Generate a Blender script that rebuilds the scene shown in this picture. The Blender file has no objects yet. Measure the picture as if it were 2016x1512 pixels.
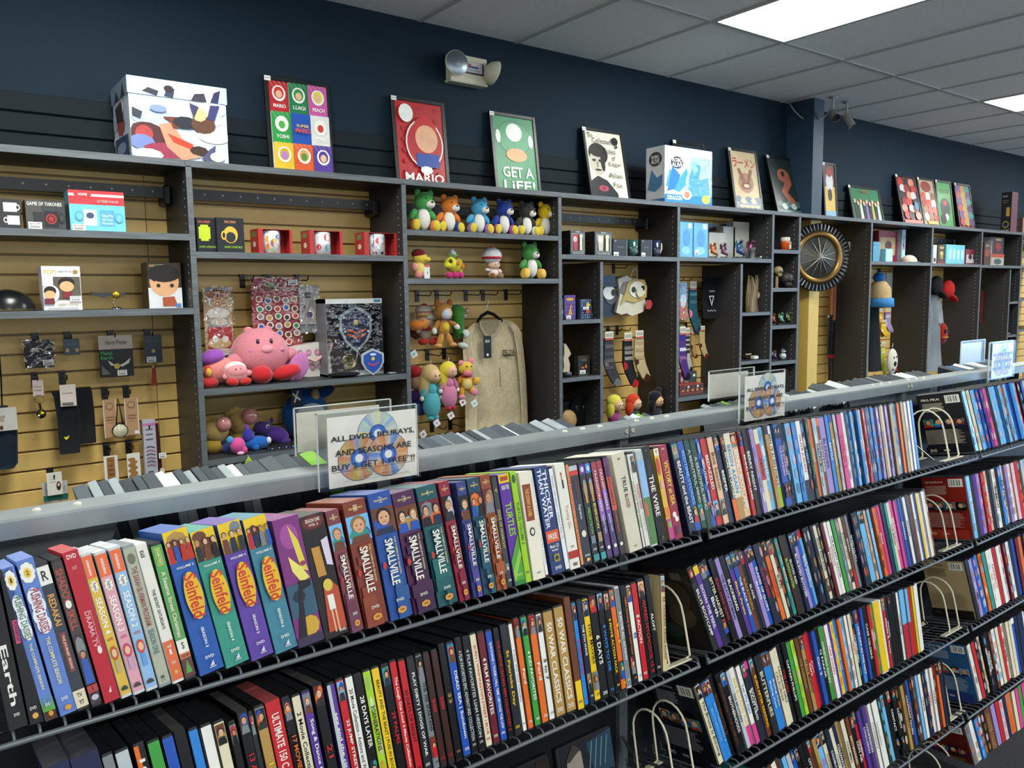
import bpy, math, random
from mathutils import Vector, Matrix
sin, cos, rad = math.sin, math.cos, math.radians
sc = bpy.context.scene
# ---------------------------------------------------------------- camera, world, lights, exposure
CZ = 1.5
YAW, PITCH, ROLL, FPX = rad(37.017), rad(6.332), rad(-0.79), 1574.68
Fw = Vector((sin(YAW)*cos(PITCH), cos(YAW)*cos(PITCH), -sin(PITCH)))
_r = Vector((cos(YAW), -sin(YAW), 0)); _u = _r.cross(Fw)
Rt = _r*cos(ROLL) + _u*sin(ROLL); Up = _u*cos(ROLL) - _r*sin(ROLL)
cam = bpy.data.cameras.new('camera'); camo = bpy.data.objects.new('camera', cam)
sc.collection.objects.link(camo); sc.camera = camo
camo.matrix_world = Matrix(((Rt.x, Up.x, -Fw.x, 0), (Rt.y, Up.y, -Fw.y, 0), (Rt.z, Up.z, -Fw.z, CZ), (0, 0, 0, 1)))
cam.sensor_width = 36; cam.lens = FPX/2016*36; cam.clip_start = .02
sc.view_settings.view_transform = 'Standard'; sc.view_settings.look = 'None'
sc.view_settings.gamma = 1; sc.view_settings.use_curve_mapping = False
sc.view_settings.exposure = 1.35
EM_PANEL, WIN_W = 13.0, 110.0
w = bpy.data.worlds.new('world'); sc.world = w; w.use_nodes = True
w.node_tree.nodes['Background'].inputs[0].default_value = (.85, .93, 1, 1)
w.node_tree.nodes['Background'].inputs[1].default_value = 1.0
wl = bpy.data.lights.new('window_daylight', 'AREA'); wl.shape = 'RECTANGLE'; wl.size = 5.6; wl.size_y = 2.1
wl.energy = WIN_W; wl.color = (.3, .6, 1.0)
wo = bpy.data.objects.new('window_daylight', wl); sc.collection.objects.link(wo)
wo.location = (11.2, -2.0, 1.6); wo.rotation_euler = (0, rad(90), 0)
wo.rotation_euler = Vector((-1, 0, 0)).to_track_quat('-Z', 'Z').to_euler()

# ---------------------------------------------------------------- helpers
def ray(x, y): return Fw + Rt*((x-1008)/FPX) - Up*((y-756)/FPX)
CAM = Vector((0, 0, CZ))
def onY(x, y, Y): d = ray(x, y); return CAM + d*(Y/d.y)
def onZ(x, y, Z): d = ray(x, y); return CAM + d*((Z-CZ)/d.z)
def px(P):
    v = Vector(P)-CAM; z = v.dot(Fw); return 1008+FPX*v.dot(Rt)/z, 756-FPX*v.dot(Up)/z
def lin(c): return c/12.92 if c <= .04045 else ((c+.055)/1.055)**2.4
PAL = dict(k='0b0c0f', w='e9e6df', c='ddd3b6', r='c01f28', m='6a1c2a', o='df6a24', y='e8c21c', g='3c9a3e', d='174434', t='2c8f86',
           b='1f4fae', n='1a2446', s='6fb4e4', p='573391', v='9a86c6', i='d8408e', a='7b7f84', l='b9bec4', u='6b3a22', e='b08a4a',
           f='a6cf2a', h='e7b9c4', z='24272c', q='3a1f1c', j='2b7fd0', x='e2b590')
NAMES = dict(k='black', w='white', c='cream', r='red', m='maroon', o='orange', y='yellow', g='green', d='dark green', t='teal',
             b='blue', n='navy', s='sky blue', p='purple', v='lilac', i='pink', a='grey', l='silver', u='brown', e='gold',
             f='lime green', h='pale pink', z='charcoal', q='dark brown', j='bright blue', x='peach')
def col(c):
    if not isinstance(c, str): return c
    h = PAL.get(c, c)
    return tuple(lin(int(h[i:i+2], 16)/255) for i in (0, 2, 4))
def mix(a, b, t): a, b = col(a), col(b); return tuple(a[i]*(1-t)+b[i]*t for i in range(3))

MATS = {}
def material(kind):
    if kind in MATS: return MATS[kind]
    m = bpy.data.materials.new(kind); m.use_nodes = True; nt = m.node_tree; N = nt.nodes; L = nt.links
    b = N['Principled BSDF']; at = N.new('ShaderNodeAttribute'); at.attribute_name = 'Col'
    P = dict(rough=.55, metal=0, spec=.5, noise=0, nscale=30, bump=0, bscale=200, coat=0)
    P.update(dict(paper=dict(rough=.5, noise=.06), card=dict(rough=.42, noise=.07, nscale=18, coat=.04, spec=.35), gloss=dict(rough=.27, coat=.1, noise=.05, spec=.4),
        black_plastic=dict(rough=.38, noise=.1), plush=dict(rough=.95, spec=.15, noise=.1, nscale=160, bump=.35, bscale=600),
        cloth=dict(rough=.9, spec=.2, noise=.12, nscale=60, bump=.25, bscale=700), wood=dict(rough=.48, noise=.3, nscale=1),
        matte=dict(rough=.7, spec=.2, noise=.05), wallpaint=dict(rough=.75, spec=.25, noise=.04, bump=.08, bscale=400), paint=dict(rough=.55, noise=.04, bump=.06, bscale=500), slatm=dict(rough=.42, noise=.06, nscale=6), tile=dict(rough=.9, noise=.07, nscale=140, bump=.5, bscale=260),
        metal=dict(rough=.33, metal=.85, noise=.12, nscale=8), steel=dict(rough=.42, metal=.35, noise=.12, nscale=12), chrome=dict(rough=.15, metal=1), wirem=dict(rough=.35, metal=.2),
        carpet=dict(rough=1, noise=.5, nscale=300, bump=1, bscale=300), glossy=dict(rough=.12, noise=.05, coat=.5), pearl=dict(rough=.18, metal=.35, noise=.4, nscale=60)).get(kind, {}))
    b.inputs['Roughness'].default_value = P['rough']; b.inputs['Metallic'].default_value = P['metal']
    b.inputs['Specular IOR Level'].default_value = P['spec']
    b.inputs['Coat Weight'].default_value = P['coat']; b.inputs['Coat Roughness'].default_value = .12
    src = at.outputs['Color']
    tc = N.new('ShaderNodeTexCoord')
    if P['noise']:
        n = N.new('ShaderNodeTexNoise'); n.inputs['Scale'].default_value = P['nscale']; n.inputs['Detail'].default_value = 4
        if kind == 'wood':
            mp = N.new('ShaderNodeMapping'); mp.inputs['Scale'].default_value = (3, 60, 60) ; n.inputs['Scale'].default_value = 2.5
            L.new(tc.outputs['Object'], mp.inputs[0]); L.new(mp.outputs[0], n.inputs['Vector'])
        else: L.new(tc.outputs['Object'], n.inputs['Vector'])
        r = N.new('ShaderNodeMapRange'); r.inputs[3].default_value = 1-P['noise']; r.inputs[4].default_value = 1+P['noise']
        r.inputs[1].default_value = .3; r.inputs[2].default_value = .7
        L.new(n.outputs[0], r.inputs[0])
        v = N.new('ShaderNodeVectorMath'); v.operation = 'SCALE'
        L.new(src, v.inputs[0]); L.new(r.outputs[0], v.inputs['Scale']); src = v.outputs[0]
    L.new(src, b.inputs['Base Color'])
    if P['bump']:
        n2 = N.new('ShaderNodeTexNoise'); n2.inputs['Scale'].default_value = P['bscale']; L.new(tc.outputs['Object'], n2.inputs['Vector'])
        bp = N.new('ShaderNodeBump'); bp.inputs['Strength'].default_value = P['bump']; bp.inputs['Distance'].default_value = .004
        L.new(n2.outputs[0], bp.inputs['Height']); L.new(bp.outputs[0], b.inputs['Normal'])
    if kind == 'plush':
        b.inputs['Sheen Weight'].default_value = .35; b.inputs['Sheen Roughness'].default_value = .4
    if kind == 'clear':
        b.inputs['Transmission Weight'].default_value = 0
        g = N.new('ShaderNodeBsdfTransparent'); g.inputs[0].default_value = (.985, .99, .99, 1)
        gl = N.new('ShaderNodeBsdfGlossy'); gl.inputs['Roughness'].default_value = .06
        mx = N.new('ShaderNodeMixShader'); mx.inputs[0].default_value = .05
        L.new(g.outputs[0], mx.inputs[1]); L.new(gl.outputs[0], mx.inputs[2])
        L.new(mx.outputs[0], N['Material Output'].inputs[0])
    if kind == 'crinkle':
        g = N.new('ShaderNodeBsdfTransparent'); g.inputs[0].default_value = (.95, .95, .95, 1)
        gl = N.new('ShaderNodeBsdfGlossy'); gl.inputs['Roughness'].default_value = .12
        n2 = N.new('ShaderNodeTexNoise'); n2.inputs['Scale'].default_value = 28; n2.inputs['Detail'].default_value = 1; L.new(tc.outputs['Object'], n2.inputs['Vector'])
        bp = N.new('ShaderNodeBump'); bp.inputs['Strength'].default_value = 1; bp.inputs['Distance'].default_value = .02
        L.new(n2.outputs[0], bp.inputs['Height']); L.new(bp.outputs[0], gl.inputs['Normal'])
        mx = N.new('ShaderNodeMixShader'); mx.inputs[0].default_value = .09
        L.new(g.outputs[0], mx.inputs[1]); L.new(gl.outputs[0], mx.inputs[2]); L.new(mx.outputs[0], N['Material Output'].inputs[0])
    if kind == 'lamp':
        b.inputs['Emission Color'].default_value = (.97, 1, .93, 1); b.inputs['Emission Strength'].default_value = EM_PANEL
    if kind == 'led':
        b.inputs['Emission Color'].default_value = (1, .1, .1, 1); b.inputs['Emission Strength'].default_value = 6
    MATS[kind] = m; return m

COLL = sc.collection
class MB:
    def __init__(s): s.v = []; s.f = []; s.c = []; s.s = []
    def add(s, vs, fs, c, smooth=False):
        n = len(s.v); s.v += [tuple(p) for p in vs]; c = col(c)
        for f in fs: s.f.append(tuple(i+n for i in f)); s.c.append(c); s.s.append(smooth)
    def poly(s, pts, c): s.add(pts, [tuple(range(len(pts)))], c)
    def box(s, x0, x1, y0, y1, z0, z1, c, M=None, top=None, front=None, side=None):
        p = [Vector(q) for q in ((x0,y0,z0),(x1,y0,z0),(x1,y1,z0),(x0,y1,z0),(x0,y0,z1),(x1,y0,z1),(x1,y1,z1),(x0,y1,z1))]
        if M: p = [M(q) if callable(M) else M @ q for q in p]
        s.add(p, [(0,3,2,1),(2,3,7,6)], c); s.add(p, [(4,5,6,7)], top or c); s.add(p, [(0,1,5,4)], front or c); s.add(p, [(1,2,6,5),(3,0,4,7)], side or c)
    def cbox(s, x0, x1, y0, y1, z0, z1, c, b=.002, M=None):   # chamfered box
        vs = []; fs = []
        q = [(x0+b,y0),(x1-b,y0),(x1,y0+b),(x1,y1-b),(x1-b,y1),(x0+b,y1),(x0,y1-b),(x0,y0+b)]
        cx, cy = (x0+x1)/2, (y0+y1)/2
        for z, k in ((z0, b), (z0+b, 0), (z1-b, 0), (z1, b)):
            for (x, y) in q:
                xx = x + (k if x < cx else -k) if k else x; yy = y + (k if y < cy else -k) if k else y
                vs.append(Vector((xx, yy, z)))
        if M: vs = [M(p) if callable(M) else M @ p for p in vs]
        for r in range(3):
            for i in range(8): j = (i+1) % 8; fs.append((r*8+i, r*8+j, r*8+8+j, r*8+8+i))
        fs += [tuple(range(7, -1, -1)), tuple(range(24, 32))]
        s.add(vs, fs, c)
    def ell(s, ctr, r, c, n=14, R=None, m=None):
        if not hasattr(r, '__len__'): r = (r, r, r)
        m = m or max(6, n//2+1); ctr = Vector(ctr); vs = []
        for i in range(m+1):
            t = math.pi*i/m
            for j in range(n if 0 < i < m else 1):
                a = 2*math.pi*j/n; p = Vector((r[0]*sin(t)*cos(a), r[1]*sin(t)*sin(a), r[2]*cos(t)))
                vs.append(ctr + (R @ p if R else p))
        fs = []
        idx = lambda i, j: 0 if i == 0 else (1+(m-1)*n if i == m else 1+(i-1)*n+(j % n))
        for i in range(m):
            for j in range(n):
                a, b_, c_, d = idx(i, j), idx(i+1, j), idx(i+1, j+1), idx(i, j+1)
                if i == 0: fs.append((a, b_, c_))
                elif i == m-1: fs.append((a, b_, d))
                else: fs.append((a, b_, c_, d))
        s.add(vs, fs, c, True)
    def tube(s, pts, r, c, n=6, caps=True):
        pts = [Vector(p) for p in pts]; rs = r if hasattr(r, '__len__') else [r]*len(pts)
        vs = []; fs = []; ref = None
        for i, p in enumerate(pts):
            t = (pts[min(i+1, len(pts)-1)] - pts[max(i-1, 0)]).normalized()
            if ref is None: ref = Vector((0, 0, 1)) if abs(t.z) < .9 else Vector((1, 0, 0))
            a = (ref - t*ref.dot(t)).normalized(); b = t.cross(a); ref = a
            for j in range(n): th = 2*math.pi*j/n; vs.append(p + (a*cos(th)+b*sin(th))*rs[i])
        for i in range(len(pts)-1):
            for j in range(n): k = (j+1) % n; fs.append((i*n+j, i*n+k, i*n+n+k, i*n+n+j))
        s.add(vs, fs, c, n > 4)
        if caps: s.add(vs[:n], [tuple(range(n-1, -1, -1))], c); s.add(vs[-n:], [tuple(range(n))], c)
    def lathe(s, prof, ctr, c, n=20, ax=None):     # profile (r, h) along axis
        ax = Vector(ax or (0, 0, 1)).normalized(); a = ax.orthogonal().normalized(); b = ax.cross(a); ctr = Vector(ctr)
        vs = [ctr + ax*h + (a*cos(2*math.pi*j/n)+b*sin(2*math.pi*j/n))*r for r, h in prof for j in range(n)]
        fs = [(i*n+j, i*n+(j+1) % n, i*n+n+(j+1) % n, i*n+n+j) for i in range(len(prof)-1) for j in range(n)]
        s.add(vs, fs, c, True)
    def prism(s, pts, d, c, cf=None):     # pts: 3D outline (front); d: thickness vector
        n = len(pts); a = [Vector(p) for p in pts]; b = [p+d for p in a]
        s.add(a, [tuple(range(n))], cf or c); s.add(b, [tuple(range(n-1, -1, -1))], c)
        s.add(a+b, [(i, i+n, (i+1) % n+n, (i+1) % n) for i in range(n)], c)
    def build(s, name, mat='paper', parent=None, base=None):
        me = bpy.data.meshes.new(name)
        if parent is not None: L = Vector(ORG[parent.name]) if parent.name in ORG else Vector((0, 0, 0))
        elif base is not None: L = Vector(base)
        else:
            L = Vector(((min(p[0] for p in s.v)+max(p[0] for p in s.v))/2, (min(p[1] for p in s.v)+max(p[1] for p in s.v))/2, min(p[2] for p in s.v)))
        me.from_pydata([(p[0]-L.x, p[1]-L.y, p[2]-L.z) for p in s.v], [], s.f)
        a = me.color_attributes.new('Col', 'FLOAT_COLOR', 'CORNER'); buf = []
        for f, c in zip(s.f, s.c): buf += [c[0], c[1], c[2], 1.0]*len(f)
        if len(buf) == len(a.data)*4: a.data.foreach_set('color', buf)
        me.polygons.foreach_set('use_smooth', s.s)
        me.materials.append(material(mat) if isinstance(mat, str) else mat)
        o = bpy.data.objects.new(name, me); COLL.objects.link(o)
        if parent is not None:
            o.parent = parent; ORG[o.name] = tuple(L)
        else: o.location = L; ORG[o.name] = tuple(L)
        return o
ORG = {}
def tag(o, label=None, cat=None, group=None, kind=None):
    if label: o['label'] = label
    if cat: o['category'] = cat
    if group: o['group'] = group
    if kind: o['kind'] = kind
    return o
def thing(name, label, cat, loc, group=None):
    o = bpy.data.objects.new(name, None); o.empty_display_size = .02; COLL.objects.link(o); o.location = loc; ORG[o.name] = tuple(loc)
    return tag(o, label, cat, group)
def struct(o): o['kind'] = 'structure'; return o

# glyphs from the built-in font
GL = {}
def glyphs(bold):
    chars = [chr(i) for i in range(33, 127)] + list('ラーメン')
    cu = bpy.data.curves.new('glyph', 'FONT'); cu.resolution_u = 2; cu.offset = .018 if bold else -.004
    o = bpy.data.objects.new('glyph', cu); COLL.objects.link(o); dg = bpy.context.evaluated_depsgraph_get()
    def mesh(t):
        cu.body = t; dg.update(); e = o.evaluated_get(dg); me = e.to_mesh()
        vs = [(v.co.x, v.co.y) for v in me.vertices]; fs = [tuple(p.vertices) for p in me.polygons]; e.to_mesh_clear(); return vs, fs
    bar = mesh('|')[0]; b0, b1 = min(p[0] for p in bar), max(p[0] for p in bar)
    for ch in chars:
        vs, fs = mesh(ch); w2 = mesh(ch+'|')[0]
        adv = max(p[0] for p in w2) - b1 if w2 else .5
        GL[ch, bold] = (vs, fs, adv)
    GL[' ', bold] = ([], [], .28)
    bpy.data.objects.remove(o); bpy.data.curves.remove(cu)
glyphs(True); glyphs(False)
TC = {}
def text_mesh(t, bold=True):
    k = (t, bold)
    if k in TC: return TC[k]
    vs, fs, x = [], [], 0
    for ch in t:
        g = GL.get((ch, bold)) or GL['?', bold]; n = len(vs)
        vs += [(p[0]+x, p[1]) for p in g[0]]; fs += [tuple(i+n for i in f) for f in g[1]]; x += g[2]
    if not vs: TC[k] = ([], []); return TC[k]
    x0, x1 = min(p[0] for p in vs), max(p[0] for p in vs); y0, y1 = min(p[1] for p in vs), max(p[1] for p in vs)
    TC[k] = ([((p[0]-x0)/(x1-x0 or 1), (p[1]-y0)/(y1-y0 or 1)) for p in vs], fs); return TC[k]

class Art:      # flat print on a rectangle: u across 0..1, v down 0..1
    def __init__(s, mb, O, U, V, w, h, lift=.00025):   # O: lower-left corner; U: unit across; V: unit up
        s.mb = mb; s.O = Vector(O); s.U = Vector(U); s.V = Vector(V); s.w = w; s.h = h; s.N = s.U.cross(s.V).normalized(); s.k = 1; s.lift = lift
    def P(s, u, v, k=None): return s.O + s.U*(u*s.w) + s.V*((1-v)*s.h) + s.N*(s.lift*(s.k if k is None else k))
    def R(s, u0, u1, v0, v1, c): s.mb.poly([s.P(u0, v1), s.P(u1, v1), s.P(u1, v0), s.P(u0, v0)], c); s.k += 1; return s
    def G(s, pts, c): s.mb.poly([s.P(*p) for p in pts], c); s.k += 1; return s
    def E(s, u, v, ru, rv, c, n=14, a0=0):
        def cl(x): return min(1, max(0, x))
        s.mb.poly([s.P(cl(u+ru*cos(a0+2*math.pi*i/n)), cl(v-rv*sin(a0+2*math.pi*i/n))) for i in range(n)], c); s.k += 1; return s
    def T(s, t, u0, u1, v0, v1, c, rot=False, bold=True):   # rot: reads downwards
        vs, fs = text_mesh(t, bold)
        if rot: P = [s.P(u0+(u1-u0)*y, v0+(v1-v0)*x) for x, y in vs]
        else: P = [s.P(u0+(u1-u0)*x, v1+(v0-v1)*y) for x, y in vs]
        s.mb.add(P, fs, c); s.k += 1; return s
    def photo(s, u0, u1, v0, v1, rnd, bg=None, heads=1, skin=None):
        bg = bg or rnd.choice('nkuaztmsx'); s.R(u0, u1, v0, v1, bg); W, H = u1-u0, v1-v0
        for i in range(2): 
            cu, cv = u0+W*rnd.uniform(.25, .75), v0+H*rnd.uniform(.2, .8)
            s.E(cu, cv, min(cu-u0, u1-cu)*.95, min(cv-v0, v1-cv)*.9, rnd.choice('aoetlurb'), 8)
        for i in range(heads):
            cu = u0+W*(i+.5)/heads; rw = W/heads*.3; asp = s.w/s.h; rv = min(rw*1.3*asp, H*.28); cv = v0+H*.4
            sk = skin or rnd.choice(['d9a27c', 'c98d68', 'e3b592'])
            s.G([(cu-rw*1.5, v1), (cu-rw*1.1, cv+rv*1.3), (cu+rw*1.1, cv+rv*1.3), (cu+rw*1.5, v1)], rnd.choice('knzrbau'))
            s.E(cu, cv-rv*.25, rw*1.15, rv*1.15, rnd.choice(['2a1a12', '4a2f1c', '120f10', '8a6a3a']), 10)
            s.E(cu, cv, rw*.85, rv, sk, 10)
            if s.w*rw > .0015:
                for d in (-.35, .35): s.E(cu+rw*d, cv-rv*.1, rw*.13, rv*.1, 'k', 6)
                s.R(cu-rw*.25, cu+rw*.25, cv+rv*.45, cv+rv*.53, '8a3a34')
        return s
def barcode(a, u0, u1, v0, v1):
    a.R(u0, u1, v0, v1, 'w'); n = 14; w_ = (u1-u0)*.86/n
    for i in range(n):
        if i % 3 != 1: a.R(u0+(u1-u0)*.07+i*w_, u0+(u1-u0)*.07+i*w_+w_*(.35+.3*(i % 2)), v0+(v1-v0)*.12, v1-(v1-v0)*.15, 'k'); a.k -= 1
    a.k += 1
def price(a, u0, u1, v0, v1, t='$12.99'):
    a.R(u0, u1, v0, v1, 'f2f2ee'); h = v1-v0; w_ = u1-u0
    a.T(t, u0+w_*.12, u1-w_*.12, v0+h*.12, v0+h*.42, '333333')
    n = 10
    for i in range(n): a.R(u0+w_*(.14+.072*i), u0+w_*(.14+.072*i+.04), v0+h*.52, v1-h*.12, '444444'); a.k -= 1
    a.k += 1
ORD = lambda n: f"{n}{'th' if 10 <= n % 100 <= 20 else {1:'st',2:'nd',3:'rd'}.get(n % 10, 'th')}"
# ---------------------------------------------------------------- room
WY = 3.606; CEIL = CZ+1.368; TOPZ = 2.035
FLOORC, WALLC = '25262a', '0d2230'
m = MB(); m.box(-4, 12, -6, 3.9, -.12, 0, '3a3b3e'); fl = struct(m.build('floor', 'carpet', base=(4, 0, 0)))
m = MB(); m.box(-4, 12, WY, WY+.12, 0, CEIL+.1, WALLC); wall_back = struct(m.build('wall_back', 'wallpaint', base=(4, WY, 0)))
m = MB(); m.box(-4.12, -4, -6, 3.9, 0, CEIL+.1, 'd0d0cc'); struct(m.build('wall_left', 'paint'))
m = MB(); m.box(-4, 12, -6.12, -6, 0, .5, 'd8d6ce'); m.box(-4, 12, -6.12, -6, 2.7, CEIL+.1, 'd8d6ce'); m.box(-4, -3, -6.12, -6, .5, 2.7, 'd8d6ce'); m.box(11, 12, -6.12, -6, .5, 2.7, 'd8d6ce'); struct(m.build('wall_front', 'paint'))
m = MB()  # glazing bars of an unseen opening, added to fill the room with light
for k in range(8): m.box(-3+2*k-.03, -3+2*k+.03, -6.1, -6.02, .5, 2.7, '2a2c30')
m.box(-3, 11, -6.1, -6.02, .5, .56, '2a2c30'); m.box(-3, 11, -6.1, -6.02, 2.64, 2.7, '2a2c30'); struct(m.build('added_fill_window', 'steel'))
m = MB()   # end wall with a shop window opening
m.box(12, 12.12, -6, 3.9, 0, .6, 'd0d0cc'); m.box(12, 12.12, -6, 3.9, 2.62, CEIL+.1, 'd0d0cc')
m.box(12, 12.12, -6, -4.9, .6, 2.62, 'd0d0cc'); m.box(12, 12.12, .9, 3.9, .6, 2.62, 'd0d0cc')
struct(m.build('wall_right', 'paint'))
m = MB()
for y in (-4.9, -3.45, -2.0, -.55, .86): m.box(12.02, 12.08, y, y+.05, .6, 2.62, '2a2c30')
m.box(12.02, 12.08, -4.9, .91, .6, .65, '2a2c30'); m.box(12.02, 12.08, -4.9, .91, 2.57, 2.62, '2a2c30')
wn = struct(m.build('window_1', 'steel')); 
m = MB(); m.poly([(12.05, -4.88, .63), (12.05, .88, .63), (12.05, .88, 2.6), (12.05, -4.88, 2.6)], 'w'); m.build('glass', 'clear', wn)
# suspended ceiling: backing, grid, tiles, light panels
m = MB(); m.box(-4, 12, -6, 3.9, CEIL+.03, CEIL+.12, '55585a'); ceil_ = struct(m.build('ceiling', 'paint', base=(4, 0, CEIL)))
TX0 = 3.386-.305*0; TW = .6085
xs = [3.386+TW*k for k in range(-12, 15)]; ys = [2.762-1.219*k for k in range(-1, 8)]
g = MB()
for x in xs:
    if -4 < x < 12: g.box(x-.012, x+.012, -6, WY, CEIL-.001, CEIL+.03, 'b4b7b4')
for y in ys:
    if -6 < y < WY: g.box(-4, 12, y-.012, y+.012, CEIL-.0015, CEIL+.03, 'b4b7b4')
go = g.build('ceiling_grid', 'paint', ceil_)
def is_light(i, j): return (i-12) % 5 == 0 and j in (1, 4)     # i index in xs, j row (1: y 1.54..2.76)
tile_mesh = {}
for i in range(len(xs)-1):
    for j in range(len(ys)-1):
        x0, x1, y0, y1 = xs[i]+.012, xs[i+1]-.012, ys[j+1]+.012, ys[j]-.012
        y1 = min(y1, WY)
        if x0 < -4 or x1 > 12 or y0 > WY or y1 < -6 or is_light(i, j): continue
        if j > 4 : continue
        o = None; key = round(y1-y0, 2)
        if key not in tile_mesh:
            t = MB(); t.box(x0, x1, y0, y1, CEIL+.004, CEIL+.02, 'ececea'); o = t.build('ceiling_tile', 'tile', ceil_); tile_mesh[key] = (o, x0, y0)
        else:
            p, px0, py0 = tile_mesh[key]; o = p.copy(); COLL.objects.link(o); o.location = (p.location.x+x0-px0, p.location.y+y0-py0, 0)
NL = 0
for i in range(len(xs)-1):
    for j in (1, 4):
        if not is_light(i, j): continue
        x0, x1, y0, y1 = xs[i]+.012, xs[i+1]-.012, ys[j+1]+.012, ys[j]-.012
        if x0 < -3.9 or x1 > 11.9: continue
        NL += 1; L = ((x0+x1)/2, (y0+y1)/2, CEIL)
        seen = j == 1 and x0 > 3
        t = thing('ceiling_light', ('glowing fluorescent ceiling panel above the near part of the racks' if x0 < 5 else
            'glowing ceiling panel further down the shop beyond the cameras') if seen and x0 < 8 else f'ceiling light panel outside the picture, {ORD(NL)} built', 'ceiling light', L)
        a = MB(); a.poly([(x0, y0, CEIL+.012), (x0, y1, CEIL+.012), (x1, y1, CEIL+.012), (x1, y0, CEIL+.012)], 'w'); a.build('diffuser', 'lamp', t)
        a = MB()
        for q in ((x0-.002, x0+.01, y0, y1), (x1-.01, x1+.002, y0, y1), (x0, x1, y0-.002, y0+.01), (x0, x1, y1-.01, y1+.002)): a.box(*q, CEIL-.003, CEIL+.02, 'd8dbd4')
        a.build('frame', 'paint', t)
# slat wall panels: one plank per slot, joints every 1.212 m; yellow below the top boards, dark paint above
YEL, DRK = 'd6b26a', '0e1920'
pl = {}
for k in range(0, 24):
    z1 = CZ+.786-.0762*k; z0 = z1-.0695
    dark = z0 > TOPZ-.03
    for s_ in range(-3, 9):
        x0 = .826+1.212*s_; x1 = x0+1.2095
        if x0 > 11.9: continue
        if dark not in pl:
            a = MB(); c = DRK if dark else YEL
            ya, yb = WY-.014, WY-.001
            P = [(ya+.0025, z0), (ya, z0+.0025), (ya, z1-.0025), (ya+.0025, z1), (yb, z1), (yb, z0)]
            vs = [(x, y, z) for x in (x0, x1) for y, z in P]
            a.add(vs, [(i, i+6, (i+1) % 6+6, (i+1) % 6) for i in range(6)] + [(5, 4, 3, 2, 1, 0), (6, 7, 8, 9, 10, 11)], c)
            o = a.build('slat', 'wallpaint' if dark else 'slatm', wall_back); pl[dark] = (o, x0, z0)
        else:
            p, a0, b0 = pl[dark]; o = p.copy(); COLL.objects.link(o); o.location = (x0-a0, 0, z0-b0)
a = MB(); a.box(-2.8, 11.9, WY-.0012, WY, .35, CZ+.71, '6e5424'); a.v = [(p[0], p[1], min(p[2], TOPZ-.02)) for p in a.v]; a.build('slot_backing', 'slatm', wall_back)
# the structural column: blue above the shelving, yellow below
a = MB(); a.box(5.287, 5.415, 3.386, WY, TOPZ, CEIL, '223a50'); struct(a.build('column', 'paint'))
a = MB(); a.box(5.287, 5.415, 3.386, WY, 0, TOPZ-.024, 'c9ab58'); struct(a.build('column', 'paint'))
# ---------------------------------------------------------------- shelving units
BF, TH, YB = 3.27, .022, WY-.015
BC, BE = '2b2b2d', '53585d'     # board faces, front edge band
PX = [-.03, .905, 1.85, 2.787, 3.72, 4.66, 4.965, 5.905, 6.862, 7.79, 8.66, 9.6]
UN = [('first', [1.754, 1.468], None), ('second', [1.687, 1.143, .855], None), ('third', [1.808, 1.584, .4], None),
      ('fourth', [1.713], (3.092, [1.362, 1.047, .73], 0)), ('fifth', [1.717, .86], (4.336, [1.366, 1.045], 1)),
      ('narrow sixth', [1.782, 1.524, 1.27, 1.023, .76], None), ('seventh', [], None), ('eighth', [1.721], None), ('ninth', [1.719, .6], None),
      ('tenth', [1.715], (8.44, [1.373, 1.052], 1)), ('eleventh', [1.72, 1.4, 1.1], None)]
def board(a, x0, x1, y0, y1, z0, z1):
    a.box(x0, x1, y0+.0012, y1, z0, z1, BC); a.box(x0, x1, y0, y0+.0012, z0, z1, BE)
UNITS = []
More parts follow.
